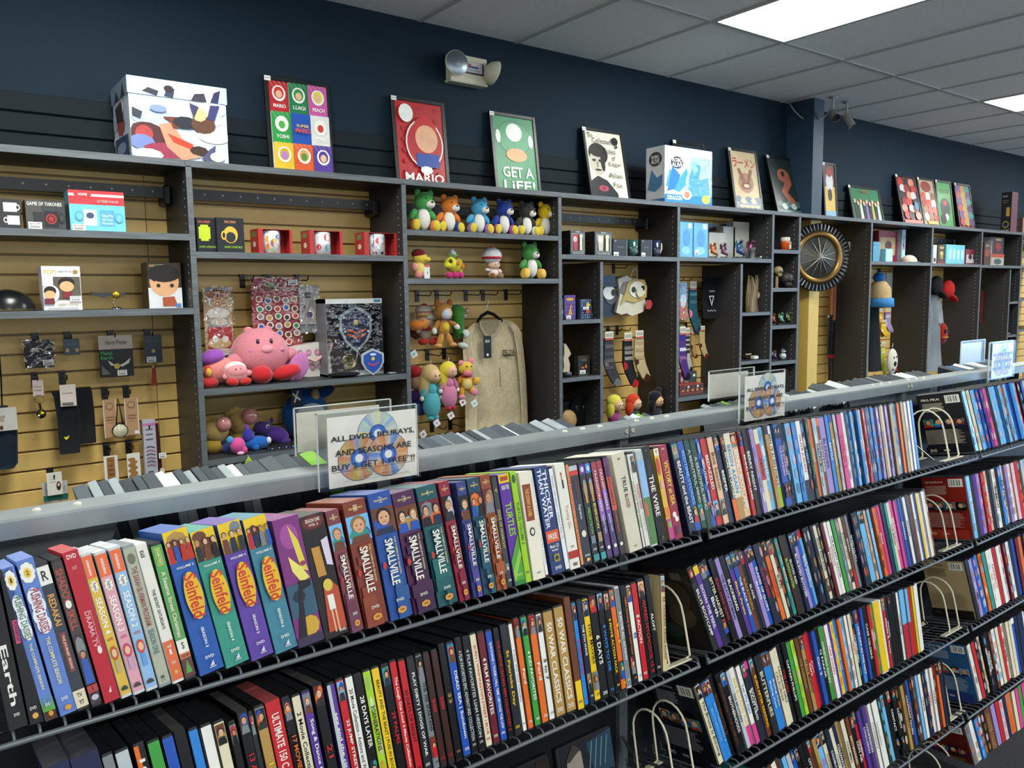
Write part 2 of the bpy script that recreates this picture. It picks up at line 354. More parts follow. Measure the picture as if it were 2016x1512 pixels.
for n, (nm, sh, inner) in enumerate(UN):
    x0, x1 = PX[n], PX[n+1]
    if n == 0: x0 = -.2
    what = {0: 'the one with the black cap and boxed mugs', 1: 'the one with the big pink round plush', 2: 'the one with six coloured plush toys in a row',
            3: 'the one with the pair of character backpacks', 4: 'the one with dragon statuettes', 5: 'between dragon statuettes and the round shield',
            6: 'the open one with the round shield', 7: 'the one with the pompom hat', 8: 'the one with the red cap and grey shirt', 9: 'the one with stacked figure boxes', 10: 'last at the frame edge'}[n]
    t = thing('shelving_unit', f'dark charcoal wood shelving unit, {what}', 'shelving', ((x0+x1)/2, 3.43, 0), 'charcoal shelving units along the slat wall')
    UNITS.append(t)
    a = MB(); board(a, x0, x0+TH, BF, YB, 0, TOPZ-TH); a.build('side_panel', 'wood', t)
    a = MB(); board(a, x0+.0005, x1-.0005, BF, YB, TOPZ-TH-.003, TOPZ); a.build('top_board', 'wood', t)
    for z in sh:
        a = MB(); board(a, x0+TH, x1, BF+.001, YB, z-TH-.003, z); a.build('shelf', 'wood', t)
    if inner:
        xi, sz, side = inner; top = sh[0]-TH-.003
        a = MB(); board(a, xi, xi+TH, BF+.004, YB, 0, top-.012); a.build('inner_panel', 'wood', t)
        for z in sz:
            a = MB(); 
            if side == 0: board(a, x0+TH, xi, BF+.003, YB, z-TH, z)
            else: board(a, xi+TH, x1, BF+.003, YB, z-TH, z)
            a.build('shelf', 'wood', t)
        a = MB()
        for k in range(40):
            z = .5+.032*k
            if z < top-.05: a.box(xi-.0004, xi, BF+.045, BF+.05, z, z+.005, '9a9a96')
        tag(a.build('peg_holes', 'paint', t), kind='stuff')
    a = MB()
    for k in range(50):
        z = .45+.032*k
        if z < TOPZ-.04:
            a.box(x1-.0005, x1+.0001, BF+.035, BF+.040, z, z+.005, 'b0b0ac')
            a.box(x0+TH-.0001, x0+TH+.0005, BF+.035, BF+.040, z, z+.005, 'b0b0ac')
    tag(a.build('peg_holes', 'paint', t), kind='stuff')
    if n != 6 and n != 5:     # black hang rail at the back under the top board
        a = MB(); z = 1.935
        a.box(x0+TH, x1-.001, 3.50, 3.525, z-.022, z+.022, '141518')
        a.build('hang_rail', 'black_plastic', t)
        for q in (x0+TH, x1-.03):
            a = MB(); a.cbox(q, q+.029, 3.49, WY-.016, z-.05, z+.028, '101114', .006); a.build('rail_bracket', 'black_plastic', t)
        a = MB()
        k = x0+.06
        while k < x1-.05: a.ell((k, 3.4995, z+.002), (.004, .001, .004), 'c8c8c4', 6); k += .075
        tag(a.build('rail_holes', 'paint', t), kind='stuff')
# ---------------------------------------------------------------- the wire rack with the metal rail
RZ = CZ-.2845; RY0, RY1 = 1.218, 1.284
JX = [-1.203, .017, 1.237, 2.457, 3.677, 4.897]
RACKN = ['off-frame', 'near', 'middle', 'far', 'last']
def rail(i):
    x0, x1 = JX[i]+.0012, JX[i+1]-.0012
    t = thing('metal_rail', ['grey steel top rail outside the frame', 'brushed grey steel top rail of the near rack, with screws on top', 'grey steel top rail of the middle rack, between two bolted joints',
             'grey steel top rail of the far rack, under the last sign holder', 'grey steel top rail of the last rack at the frame edge'][i], 'rail', (x0, 1.25, RZ), 'steel rails topping the racks')
    a = MB(); P = [(RY0, RZ-.0265), (RY0, RZ-.003), (RY0+.003, RZ), (RY1-.003, RZ), (RY1, RZ-.003), (RY1, RZ-.0265), (RY1-.004, RZ-.0265), (RY1-.004, RZ-.005), (RY0+.004, RZ-.005), (RY0+.004, RZ-.0265)]
    vs = [(x, y, z) for x in (x0, x1) for y, z in P]; n = len(P)
    a.add(vs, [(k, k+n, (k+1) % n+n, (k+1) % n) for k in range(n)], '848b8e')
    a.add([vs[k] for k in (0,1,2,8,9)]+[vs[k] for k in (2,3,7,8)], [(0,1,2,3,4),(5,6,7,8)], '848b8e'); a.build('channel', 'steel', t)
    xsn = [x0+d for d in (.055, .105, .155, x1-x0-.155, x1-x0-.105, x1-x0-.055)]
    for k, x in enumerate(xsn):
        a = MB(); a.lathe([(.0062, -.0005), (.0062, .0008), (.0048, .0024), (.002, .0031), (0, .0032)], (x, 1.252, RZ), 'c9c8b8', 12); a.build('screw', 'steel', t)
    for x in (x0+.0085, x1-.0085):
        a = MB(); a.lathe([(.0058, -.0005), (.0056, .0015), (.0035, .003), (.0028, .0022), (0, .002)], (x, RY0, RZ-.0125), 'b9b3a2', 12, (0, -1, 0)); a.build('bolt', 'steel', t)
for i in range(5): rail(i)
def upright(i):
    x = JX[i]
    t = thing('rack_upright', ['grey steel upright out of frame', 'grey steel upright behind the first boxed sets of the near rack', 'grey steel upright below the bolted joint between near and middle racks',
        'grey steel upright below the joint between middle and far racks', 'grey steel upright beyond the far rack', 'grey steel upright at the end of the racks'][i], 'upright', (x, 1.25, 0), 'steel uprights of the racks')
    a = MB(); a.box(x-.013, x+.013, 1.235, 1.27, 0, RZ-.027, '6d7376'); a.build('post', 'steel', t)
    a = MB()
    a.prism([(x-.29, 1.2525, RZ-.027), (x-.014, 1.2525, RZ-.027), (x-.014, 1.2525, RZ-.42), (x-.11, 1.2525, RZ-.42)][::-1], Vector((0, .002, 0)), '5f6669')
    a.prism([(x+.014, 1.2525, RZ-.027), (x+.21, 1.2525, RZ-.027), (x+.05, 1.2525, RZ-.42), (x+.014, 1.2525, RZ-.42)][::-1], Vector((0, .002, 0)), '5f6669')
    a.build('gusset_plate', 'steel', t)
    a = MB(); a.box(x-.02, x+.02, .75, 1.75, 0, .06, '3a3d40'); a.build('foot', 'steel', t)
for i in range(6): upright(i)
TILT = rad(11.5); EU = Vector((0, sin(TILT), cos(TILT))); ED = Vector((0, cos(TILT), -sin(TILT))); EX = Vector((1, 0, 0))
ROWZ = [CZ-.478, CZ-.7405, CZ-1.003, CZ-1.283, CZ-1.55]
ROWY = 1.02
WIRE = '26282b'
def basket(b, r):
    if b == 1 and r > 3: return
    x0, x1 = JX[b]+.012, JX[b+1]-.012; O = Vector((0, ROWY, ROWZ[r]))
    rn = ['top', 'second', 'third', 'fourth', 'lowest'][r]
    t = thing('wire_shelf', f'black wire display shelf with a raised front lip, {rn} shelf of the {RACKN[b]} rack', 'shelf', ((x0+x1)/2, ROWY, ROWZ[r]), 'black wire display shelves')
    f = O - EU*.003; fr = O + ED*(-.009) - EU*.0125
    a = MB(); a.tube([(x0, fr.y, fr.z), (x1, fr.y, fr.z)], .0036, '666b70', 8); a.build('front_wire', 'wirem', t)
    a = MB()
    for d in (.03, .085, .15): p = f + ED*d - EU*.003; a.tube([(x0, p.y, p.z), (x1, p.y, p.z)], .0028, WIRE, 5)
    a.build('cross_wire', 'wirem', t)
    a = MB(); n = int((x1-x0)/.0252)
    for k in range(n+1):
        x = x0+.006+k*.0252; p0 = fr; p1 = O - ED*.011 - EU*.006; p2 = O - ED*.006 - EU*.002; p3 = f + ED*.165; p4 = p3 + EU*.02
        a.tube([(x, p.y, p.z) for p in (p0, p1, p2, p3, p4)], .0017, '5a5f64', 5, False)
    tag(a.build('floor_wires', 'wirem', t), kind='stuff')
    for x, sg in ((x0+.002, 1), (x1-.002, -1)):     # end brackets: bent rods to the upright
        a = MB(); q = [fr, O-ED*.008+EU*.004, f+ED*.17+EU*.01, f+ED*.2+EU*.05]
        a.tube([(x, p.y, p.z) for p in q], .0035, '34373b', 6); a.build('end_rod', 'wirem', t)
for b in (1, 2, 3, 4):
    for r in range(5): 
        if not (b == 4 and r > 3) and not (b in (1, 2) and r == 4): basket(b, r)
# carcase behind the shelves: dark wire-mesh back
m = MB(); m.box(-1.2, 4.9, 1.246, 1.25, .1, CZ-.37, '17181b'); tag(m.build('rack_back_panel', 'black_plastic', base=(1.8, 1.25, 0)), 'dark back panel behind the wire shelves of all racks', 'panel')

# ---------------------------------------------------------------- discs in cases
RB = random.Random(5)
ROWN = ['top', 'second', 'third', 'fourth', 'lowest']
CNT = {}
def rowpt(px_, py_, r, top=False):     # pixel -> (X, height in the tilted plane of the row)
    d = ray(px_, py_); O = Vector((0, ROWY, ROWZ[r])) - CAM; n = Vector((0, cos(TILT), -sin(TILT)))
    t = O.dot(n)/d.dot(n); P = d*t - O
    return P.x, P.dot(EU)
class Frame:
    def __init__(s, X, r, phi, y=0, z=0, O=None):
        s.O = O or Vector((X, ROWY+y, ROWZ[r]+z)); s.eu = EX*sin(phi)+EU*cos(phi); s.ex = EX*cos(phi)-EU*sin(phi); s.ed = ED
        if phi < 0: s.O = s.O + EX*0
    def __call__(s, p): return s.O + s.ex*p[0] + s.ed*p[1] + s.eu*p[2]
def disc_case(X, r, b, w_, h, phi, bg, fg, title, flags='', seed=0, depth=.134, boxed=False, art=None, back=0, cover=None, obj=True, mb=None, label=None, faceart=None):
    rnd = random.Random(seed*7+3); F = Frame(X, r, phi, y=back*ED.y, z=back*ED.z)
    shellc = bg if boxed else ('c9cdd2' if 'C' in flags else ('e4e2db' if 'V' in flags else ('1d7fc4' if 'B' in flags and 'U' in flags else '141518')))
    if 'K' in flags: shellc = '8a8f93'
    body = mb or MB()
    g = .0004; W = w_-g; b_ = .0016 if not boxed else .0005
    sec = [(0, b_), (b_, 0), (W-b_, 0), (W, b_), (W, depth), (0, depth)]
    vs = [F((x, y, z)) for z in (0, h) for x, y in sec]
    body.add(vs, [(i, (i+1) % 6, (i+1) % 6+6, i+6) for i in range(6)], shellc)
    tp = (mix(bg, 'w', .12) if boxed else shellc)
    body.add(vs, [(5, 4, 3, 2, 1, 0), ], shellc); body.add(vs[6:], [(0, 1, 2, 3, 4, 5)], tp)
    if not obj and 'detail' not in flags: pr = body
    else: pr = MB()
    m_ = 0 if boxed else .0035; e = .0003
    z0, z1 = m_, h-m_
    if not boxed:     # printed sleeve: spine and both faces
        sb = cover or mix(bg, 'k', .35)
        for x in (-e, W+e): 
            q = [F((x, b_*.5, z0)), F((x, depth-.003, z0)), F((x, depth-.003, z1)), F((x, b_*.5, z1))]
            pr.poly(q if x < 0 else q[::-1], sb)
        pr.poly([F((b_*.5, -e, z0)), F((W-b_*.5, -e, z0)), F((W-b_*.5, -e, z1)), F((b_*.5, -e, z1))], bg)
    A = Art(pr, F((b_*.5, -e, z0)), F.ex, F.eu, W-b_, z1-z0)
    asp = (z1-z0)/(W-b_)
    if boxed: A.R(0, 1, 0, 1, bg)
    if art: art(A)
    else:
        t0, t1 = .1, .9
        for i, ch in enumerate(flags):
            if ch == 'T': A.R(0, 1, 0, .1, flags[i+1]); t0 = .13
            if ch == 'H': A.R(0, 1, .5, 1, flags[i+1])
            if ch == 'L': A.R(0, 1, .75, 1, flags[i+1]); t1 = .74
            if ch == 'M': A.R(0, .45, 0, 1, flags[i+1])
            if ch == 'S': A.R(.04, .96, .18, .62, flags[i+1])
        if 'P' in flags: A.photo(.04, .96, .012, .17, rnd); t0 = .2
        if 'Q' in flags: A.photo(.04, .96, .72, .9, rnd); t1 = min(t1, .7)
        if 'G' in flags:       # soft-focus picture running down the spine
            for k in range(5): A.E(rnd.uniform(.3, .7), .1+.18*k, .3, .07, mix(bg, rnd.choice('wsehnoa'), rnd.uniform(.3, .8)), 8)
        if title:
            L = min(t1-t0, len(title)*.62*.62/asp*1.15+.04); 
            if 'W' in flags: L = t1-t0
            c0 = t0+(t1-t0-L)*(.15 if 'u' in flags else .45); A.T(title, .24, .78, c0, c0+L, fg, True)
        if 'D' in flags: A.T('DVD', .2, .8, .925, .925+.36/asp, fg)
        if 'E' in flags: A.E(.5, .965, .3, .3/asp, 'e0a54a', 6, .5)
    if faceart:
        q = MB(); FA = Art(q, F((-.0006, depth-.003, .002)), -F.ed, F.eu, depth-.006, h-.004, .0003); faceart(FA)
    if not obj and not faceart: return None
    if not obj: return None
    k = (b, r); CNT[k] = CNT.get(k, 0)+1
    nm = NAMES.get(bg, bg if len(bg) > 1 else 'grey'); fn = NAMES.get(fg, 'pale')
    pos = f'{ORD(CNT[k])} from near end, {ROWN[r]} shelf, {RACKN[b]} rack'
    lab = label or (f'{nm} boxed set with {fn} title, {pos}' if boxed else f'{nm} slim disc case, {fn} title, {pos}')
    o = body.build('boxed_disc_set' if boxed else 'disc_case', 'card' if boxed else 'black_plastic', base=F((W/2, 0, 0)))
    tag(o, lab, 'boxed set' if boxed else 'disc case', f'{"boxed sets" if boxed else "disc cases"} on the {ROWN[r]} shelf of the {RACKN[b]} rack')
    if pr is not body: pr.build('printed_spine' if boxed else 'printed_sleeve', 'card' if boxed else 'gloss', o)
    if faceart: q.build('printed_face', 'gloss', o)
    return o
# ---- near rack, top shelf: (crop, xTL, yTL, xTR, xBL, xBR in that crop), colours and print of each box
CR = dict(A=(0, 1000, .2976), B=(300, 940, .3043), C=(700, 880, .2645), D=(1100, 780, .2646), E=(1310, 820, .2522))
def place(c, xtl, ytl, xtr, xbl, xbr, r=0):
    ox, oy, s = CR[c]
    Xt, h = rowpt(ox+xtl*s, oy+ytl*s, r)
    def botX(xp):      # X where the pixel column meets the shelf line
        lo, hi = -1.0, 6.0
        for _ in range(40):
            m_ = (lo+hi)/2
            if px((m_, ROWY, ROWZ[r]))[0] < ox+xp*s: lo = m_
            else: hi = m_
        return lo
    X0, X1 = botX(xbl), botX(xbr)
    return X0, X1-X0, h, math.atan2(Xt-X0, h)
def seinf(ctop, cmain, vol, season, people=4):
    def f(A):
        rnd = random.Random(int(season)*3)
        A.photo(0, 1, 0, .22, rnd, 'y', people); 
        A.T('VOLUME '+vol, .15, .85, .245, .262, 'w')
        A.E(.55, .46, .36, .165, 'e8b41c', 24); A.T('Seinfeld', .3, .82, .31, .61, 'c8352a', True)
        A.T('SEASON '+season, .45, .57, .68, .82, 'w', True); A.T('DVD', .32, .68, .875, .895, 'w'); A.G([(.42, .95), (.6, .915), (.6, .95)], 'd8d8e0'); A.R(.38, .66, .955, .962, 'c0c0c8')
    return f
def smallv(n, c1, c2, heads=1):
    def f(A):
        rnd = random.Random(n*11)
        A.T(str(n), .42, .6, .035, .085, mix(c1, 'w', .35)); A.T('SEASON', .2, .82, .055, .07, 'e8c870')
        A.photo(0, 1, .12, .33, rnd, None, heads)
        for k in range(7): A.R(rnd.uniform(0, .5), rnd.uniform(.55, 1), .36+.08*k, .42+.09*k if k < 6 else 1, mix(c1, c2, rnd.uniform(.2, .8)))
        A.T('SMALLVILLE', .3, .66, .37, .73, 'f0ebe0', True); A.T('THE COMPLETE SEASON', .72, .8, .36, .66, 'd9c890', True)
        A.G([(.1, .53), (.22, .56), (.1, .6), (-0+.02, .565)], 'c03028'); A.T('DVD', .33, .67, .84, .862, 'w'); A.E(.5, .93, .22, .028, 'd8953a', 6, .5); A.T('WB', .4, .6, .922, .937, '5a3510')
    return f
def pd(n, grass):
    def f(A):
        for k in range(9):
            a_ = k*.7; A.E(.45+.27*cos(a_), .085+.045*sin(a_), .2, .022, 'f2efe2', 8)
        A.E(.45, .085, .2, .03, 'e8c030', 12); A.T(n, .38, .52, .07, .1, '3a3020')
        for k in range(4): A.E(.45+.1*(k % 2), .24+.06*k, .42, .06, 'e6ebf3', 12)
        A.T('PUSHING DAISIES', .25, .8, .19, .47, '5a7a4a' if n == '1' else 'a03a4a', True)
        A.T('THE COMPLETE SEASON', .38, .62, .5, .8, 'e8dc9a', True)
        if grass:
            A.R(0, 1, .93, 1, '4a2a18')
            for k in range(14): A.G([(k/14, .94), (k/14+.09, .94), (k/14+.02+.05*(k % 3), .82+.02*(k % 4))], '4f9a34' if k % 2 else '7ab648')
        A.T('DVD', .3, .7, .885, .905, 'w'); A.E(.55, .955, .22, .018, 'd8953a', 6, .5)
    return f
def rug(main, txt, cc):
    def f(A):
        A.R(0, 1, 0, .16, 'e8652a'); A.T('nickelodeon', .35, .7, .03, .14, 'w', True)
        A.G([(.5+(.42 if k % 2 else .3)*cos(k*.393), .22+(.05 if k % 2 else .035)*sin(k*.393)) for k in range(16)], 'f0ead0'); A.T('Rugrats', .3, .7, .195, .25, '5a3a9a', True)
        A.T(txt, .2, .78, .3, .56, 'f2f0ea', True); A.T('4-DVD', .2, .8, .59, .61, cc)
        A.E(.5, .7, .38, .05, cc, 12); A.E(.5, .7, .25, .03, 'e8b890', 10); A.R(.3, .7, .75, .84, mix(main, 'b', .4)); A.G([(.5+.35*cos(k*.349), .965-.03*sin(k*.349)) for k in range(10)], '2a2a2e')
    return f
R1 = [
 ('A', -150, 480, -20, 60, 190, 'k', 'w', True, lambda A: (A.T('Earth', .35, .75, .45, .85, 'w', True), A.T('DVD', .4, .7, .9, .92, 'w'))),
 ('A', -12, 410, 0, 200, 293, 'k', 'w', True, lambda A: (A.R(.2, .55, .33, .48, 'd8508a'), A.T('POWERPUFF', .25, .5, .34, .47, 'k', True), A.T('DVD', .2, .7, .89, .91, 'w'), A.E(.5, .95, .25, .02, 'e0a54a', 6, .5))),
 ('A', 5, 395, 98, 300, 385, '5f7fc8', 'w', True, pd('1', True)),
 ('A', 100, 345, 210, 400, 515, '5f7fc8', 'w', True, pd('2', False)),
 ('A', 222, 370, 315, 510, 602, '1d2432', 'w', False, lambda A: (A.R(0, 1, 0, .13, 'e8e6e0'), A.T('R', .25, .75, .03, .1, 'k'), A.T('REDAKAI', .25, .78, .2, .42, 'e0a040', True), A.R(.3, .75, .47, .75, '7a2a22'), A.T('THE JOURNEY BEGINS', .4, .65, .49, .73, 'e8c8b0', True), A.R(0, 1, .88, 1, 'd9ccb0'), A.T('TV', .3, .7, .9, .93, 'k'), A.T('Y7', .3, .7, .95, .98, 'k'))),
 ('A', 325, 340, 400, 605, 685, '3a2724', 'r', False, lambda A: (A.T('SHADOW SKILL', .15, .85, .05, .48, 'b8402a', True), A.E(.5, .3, .3, .03, 'e8e4dc', 9), A.photo(.05, .95, .52, .86, random.Random(4), '2a1f24'), A.R(0, 1, .87, .92, 'b03028'), A.T('5', .4, .6, .88, .91, 'k'), A.E(.5, .955, .35, .02, 'b8b8c8', 12))),
 ('A', 405, 290, 512, 695, 800, 'b81c30', 'w', True, lambda A: (A.T('DVD', .2, .8, .02, .05, 'w'), A.T('5-DISC SET', .35, .65, .1, .12, 'e8b0b0'), A.T('DRAMA TV', .3, .62, .4, .64, 'e8a8b0', True), A.T('MATURE AUDIENCE', .66, .74, .4, .64, 'e8a8b0', True), A.E(.6, .66, .15, .025, 'e8dcd8'), A.G([(.4, .94), (.6, .9), (.6, .94)], 'e8c8c8'))),
 ('A', 520, 300, 608, 805, 880, 'd9b030', 'w', False, rug('y', 'SEASON 4', 'b8481c'), 'C'),
 ('A', 615, 290, 703, 885, 965, 'd99aa8', 'w', False, rug('h', 'SEASON 3', 'c02a5a'), 'C'),
 ('A', 710, 260, 793, 970, 1050, '8ab4dc', 'w', False, rug('s', 'SEASON 2', 'c8352a'), 'C'),
 ('A', 800, 250, 882, 1055, 1140, 'a9ac98', 'r', False, lambda A: (A.E(.5, .08, .35, .04, '6a6a50', 10), A.T('THE SARAH SILVERMAN PROGRAM.', .25, .75, .14, .58, '8a2a2a', True), A.T('SEASON ONE', .25, .75, .6, .78, '2a6a7a', True), A.R(.3, .6, .94, .96, '4a4a38'), A.R(.33, .36, .96, .985, '4a4a38'), A.R(.55, .58, .96, .985, '4a4a38')), 'K'),
 ('A', 885, 240, 972, 1145, 1225, 'e0ddd2', 'k', False, lambda A: (A.R(.25, .6, .03, .08, 'k'), A.T('CN', .28, .57, .035, .075, 'w'), A.T('THE SECRET SATURDAYS', .35, .65, .32, .62, '2a2420', True), A.R(0, 1, .71, 1, 'd8622a'), A.T('vol', .3, .7, .735, .76, 'w'), A.T('1', .4, .6, .77, .81, 'w'), A.T('DVD', .3, .7, .86, .88, 'w'), A.E(.5, .94, .2, .015, 'e0a54a', 6, .5)), 'V'),
 ('A', 985, 235, 1057, 1225, 1305, '4f9a48', 'w', False, lambda A: (A.R(.25, .75, .02, .15, 'e8d84a'), A.R(.3, .7, .025, .145, '4f9a48'), A.T('SESAME STREET', .38, .62, .03, .14, 'e8e4a0', True), A.T('A Sesame Street Christmas', .3, .7, .2, .7, 'f0dcd0', True), A.R(0, 1, .72, .82, 'e6e2d6'), A.T('S', .4, .65, .74, .79, 'k'), A.R(0, 1, .82, .86, 'd0703a'), A.T('CHILDREN', .1, .9, .83, .85, 'k'), A.R(0, 1, .86, 1, '5a2420'), A.G([(.5, .87), (.2, .97), (.8, .97)], '4f9a34'))),
 ('B', 55, 355, 228, 310, 470, '1f55a8', 'y', True, seinf('y', 'b', '2', '3')),
 ('B', 236, 352, 402, 480, 632, '35917f', 'y', True, seinf('y', 't', '3', '4', 3)),
 ('B', 412, 302, 572, 645, 790, '5c3f9e', 'y', True, seinf('y', 'p', '4', '5', 3)),
 ('B', 578, 270, 738, 800, 945, '3f7f95', 'y', True, seinf('y', 't', '5', '6')),
 ('B', 770, 280, 936, 945, 1115, '7c2f78', 'e', True, lambda A: (A.E(.5, .15, .35, .1, 'a04a98', 12), A.G([(.5, .06), (.8, .2), (.95, .45), (.7, .42), (.6, .25)], 'e0cc50'), A.G([(.3, .3), (.7, .4), (.95, .5), (.6, .52), (.35, .42)], 'e8dc70'), A.E(.8, .38, .12, .02, 'a03a5a', 9), A.R(0, 1, .52, .78, '34586e'), A.E(.4, .62, .25, .05, '1a2a3c', 8), A.E(.6, .86, .35, .08, 'caa032', 9), A.R(0, 1, .93, 1, '3a2a4a'), A.G([(.1, .93), (.5, .5), (.95, .52), (.9, .56), (.55, .58), (.4, .93)], '1c1420'))),
 ('B', 945, 260, 1112, 1120, 1275, '1b1518', 'e', True, lambda A: (A.R(0, 1, 0, .12, '2e1a1c'), A.E(.5, .06, .45, .055, '6a2420'), A.T('SEASON ONE', .2, .8, .03, .06, 'e8dccc'), A.T('VOL 2', .3, .7, .07, .09, 'e8dccc'), A.G([(.2, .26), (.55, .26), (.6, .5), (.25, .5)], 'c08a3a'), A.G([(.65, .22), (.95, .2), (.95, .44), (.7, .42)], 'd8cce0'), A.G([(.2, .95), (.35, .6), (.7, .55), (.95, .62), (.95, .95)], 'b8482a'), A.E(.55, .58, .2, .05, 'd8c050', 12), A.R(.42, .68, .66, .78, 'e8e4dc'), A.R(.45, .52, .78, .96, 'e0b088'), A.R(.6, .67, .78, .96, 'e0b088'), A.T('DVD', .62, .9, .95, .97, 'w'))),
 ('B', 1115, 220, 1217, 1285, 1370, '7a3a44', 'w', True, smallv(1, 'm', '6a4a6a')),
 ('B', 1225, 165, 1387, 1385, 1530, '7a3322', 'w', True, smallv(1, '9a4a1c', 'm')),
 ('C', 85, 355, 256, 265, 430, '1d4a98', 'w', True, smallv(2, '1d4a98', '2a5a8a')),
 ('C', 265, 350, 432, 440, 600, '4a1a48', 'w', True, smallv(3, '4a1a48', '2a1438', 2)),
 ('C', 445, 305, 607, 620, 765, '145058', 'w', True, smallv(4, '10404a', '1a6a68', 2)),
 ('C', 612, 265, 716, 780, 856, '8a1c34', 'w', True, smallv(5, '8a1c34', '5a1428')),
 ('C', 745, 265, 822, 880, 950, '2f3a78', 'w', True, smallv(6, '2f2f78', '5a4a98')),
 ('C', 825, 240, 917, 955, 1046, '1a3f58', 'w', True, smallv(7, '14405a', '1a5a6a', 2)),
 ('C', 920, 215, 1001, 1055, 1130, '8a421e', 'w', True, smallv(8, '7a3418', 'a8562a')),
 ('C', 1005, 215, 1046, 1130, 1172, '1c2a2a', 'e', False, lambda A: (A.T('4', .2, .8, .1, .14, 'e'), A.T('SONS OF ANARCHY', .25, .75, .3, .66, 'c8a850', True), A.photo(.1, .9, .8, .9, random.Random(8)), A.T('DVD', .2, .8, .94, .96, 'w'))),
 ('C', 1055, 210, 1142, 1185, 1265, '5a2a98', 'y', True, lambda A: (A.R(0, 1, 0, .08, 'e0b82a'), A.R(.15, .85, .02, .06, 'a8481c'), A.T('ORIGINAL TV SERIES', .15, .85, .1, .14, 'w'), A.T('TURTLES', .2, .8, .26, .56, '9ac83a', True), A.G([(0, .78), (.95, .55), (1, 1), (0, 1)], '4f9a34'), A.G([(0, .88), (.9, .68), (1, .74), (.1, .97)], '8ac040'), A.R(0, 1, .96, 1, '2f7a3a'), A.T('DVD', .2, .8, .9, .92, 'c8e860'))),
 ('C', 1145, 185, 1192, 1270, 1312, '9ac822', 'd', True, lambda A: (A.E(.5, .07, .35, .04, '2a5a2a'), A.T('TURTLES VOLUME 6', .25, .8, .28, .66, '2f6a1c', True), A.T('DVD', .2, .8, .9, .92, '4a6a1c'))),
 ('C', 1210, 190, 1282, 1325, 1415, 'e6dfcc', 'u', True, lambda A: (A.R(.12, .8, .12, .46, '8a3a22'), A.T('THE SONNY & CHER', .3, .62, .16, .42, 'e8b04a', True), A.E(.45, .56, .22, .04, '1a1a1a'), A.E(.45, .56, .14, .026, 'e6dfcc'), A.T('DVD', .35, .65, .93, .945, '6a6a60')), 'V'),
 ('C', 1285, 165, 1322, 1415, 1441, 'e9e6dc', 'k', False, lambda A: A.T('Adventures of Teddy Ruxpin - The Six Crystals', .3, .75, .06, .9, '2a2a2a', True, False)),
 ('C', 1325, 155, 1427, 1465, 1560, '2a3c72', 'w', True, lambda A: (A.T('THICKER', .52, .85, .04, .5, 'e8ecf2', True), A.T('THAN WATER', .14, .46, .02, .58, 'e8ecf2', True), A.R(0, 1, .6, .71, 'd8582a'), A.T('FREE', .15, .85, .63, .68, 'w'), A.T('Music CD', .15, .85, .73, .76, 'w'), A.T('Inside!', .25, .75, .77, .79, 'w'), A.R(.3, .75, .82, .89, '9a8a3a'), A.E(.52, .855, .15, .02, '2a3020'), A.T('DVD', .25, .75, .93, .96, 'w'))),
 ('C', 1430, 150, 1471, 1565, 1600, 'dfe2ea', 'k', False, lambda A: A.T('Thunder cats season 1 volume 2 Disc 12', .3, .75, .07, .7, '2a2a3a', True, False)),
 ('C', 1475, 130, 1552, 1600, 1675, 'e6e2d6', 'r', True, lambda A: (A.E(.5, .1, .1, .015, 'c04a3a'), A.R(.45, .58, .11, .16, 'c89070'), A.R(.48, .62, .16, .24, '1a1a1a'), A.T('Torchy On', .35, .7, .4, .62, 'b8483a', True, False), A.R(0, 1, .83, .9, 'b02a28'), A.T('DVD', .35, .65, .78, .8, '4a4a4a'), A.R(.35, .7, .94, .97, '6a6a60')), 'V'),
 ('C', 1555, 120, 1582, 1680, 1705, 'e08a4a', 'w', False, lambda A: A.T('THE MONSTERS OF THE BARRIO', .2, .8, .1, .85, 'b8481c', True)),
 ('D', 65, 510, 132, 190, 256, '1a1f30', 'r', False, lambda A: (A.R(0, 1, 0, .05, 'b9bcc4'), A.R(0, 1, .05, .1, 'c8302a'), A.T('SUPERSTORE', .4, .6, .14, .34, '8a2a30', True), A.T('Sopranos', .3, .7, .4, .55, 'd0d0d8', True), A.E(.5, .7, .28, .035, 'e0d8b8', 16), A.T('DVD', .2, .8, .91, .93, 'w'), A.E(.5, .965, .25, .02, 'e0a54a', 6, .5))),
 ('D', 140, 500, 182, 260, 306, '181a20', 'g', False, lambda A: (A.R(0, 1, 0, .1, 'p'), A.E(.5, .05, .3, .03, 'd0d0e0'), A.E(.5, .25, .35, .1, '8a8a9a', 8), A.R(.3, .7, .2, .4, 'c08a3a'), A.T('MEGATRON', .25, .75, .45, .72, '6ab04a', True), A.R(.1, .9, .74, .82, '6a7a8a'), A.T('DVD', .2, .8, .87, .89, 'w'), A.R(0, 1, .93, 1, '2a8a8a'))),
 ('D', 185, 490, 224, 315, 356, '181a20', 'y', False, lambda A: (A.R(0, 1, 0, .1, 'j'), A.E(.5, .05, .3, .03, 'd0d0e0'), A.E(.5, .25, .35, .1, '9a9aaa', 8), A.R(.3, .7, .2, .4, 'c08a3a'), A.T('ENERGON', .25, .75, .42, .68, 'e0c83a', True), A.R(.1, .9, .72, .82, '9a8a6a'), A.T('DVD', .2, .8, .87, .89, 'w'), A.R(0, 1, .93, 1, '3a9a9a'))),
 ('D', 230, 480, 267, 365, 407, '4a2a6a', 'h', False, lambda A: (A.R(0, 1, 0, .4, '9a3040'), A.R(0, 1, .4, .62, '8a5ab0'), A.T('TRANSFORMERS', .25, .7, .08, .52, 'e8c8d8', True), A.T('SEASON TWO', .3, .65, .56, .75, 'd0d0e0', True), A.E(.5, .9, .3, .02, 'w'))),
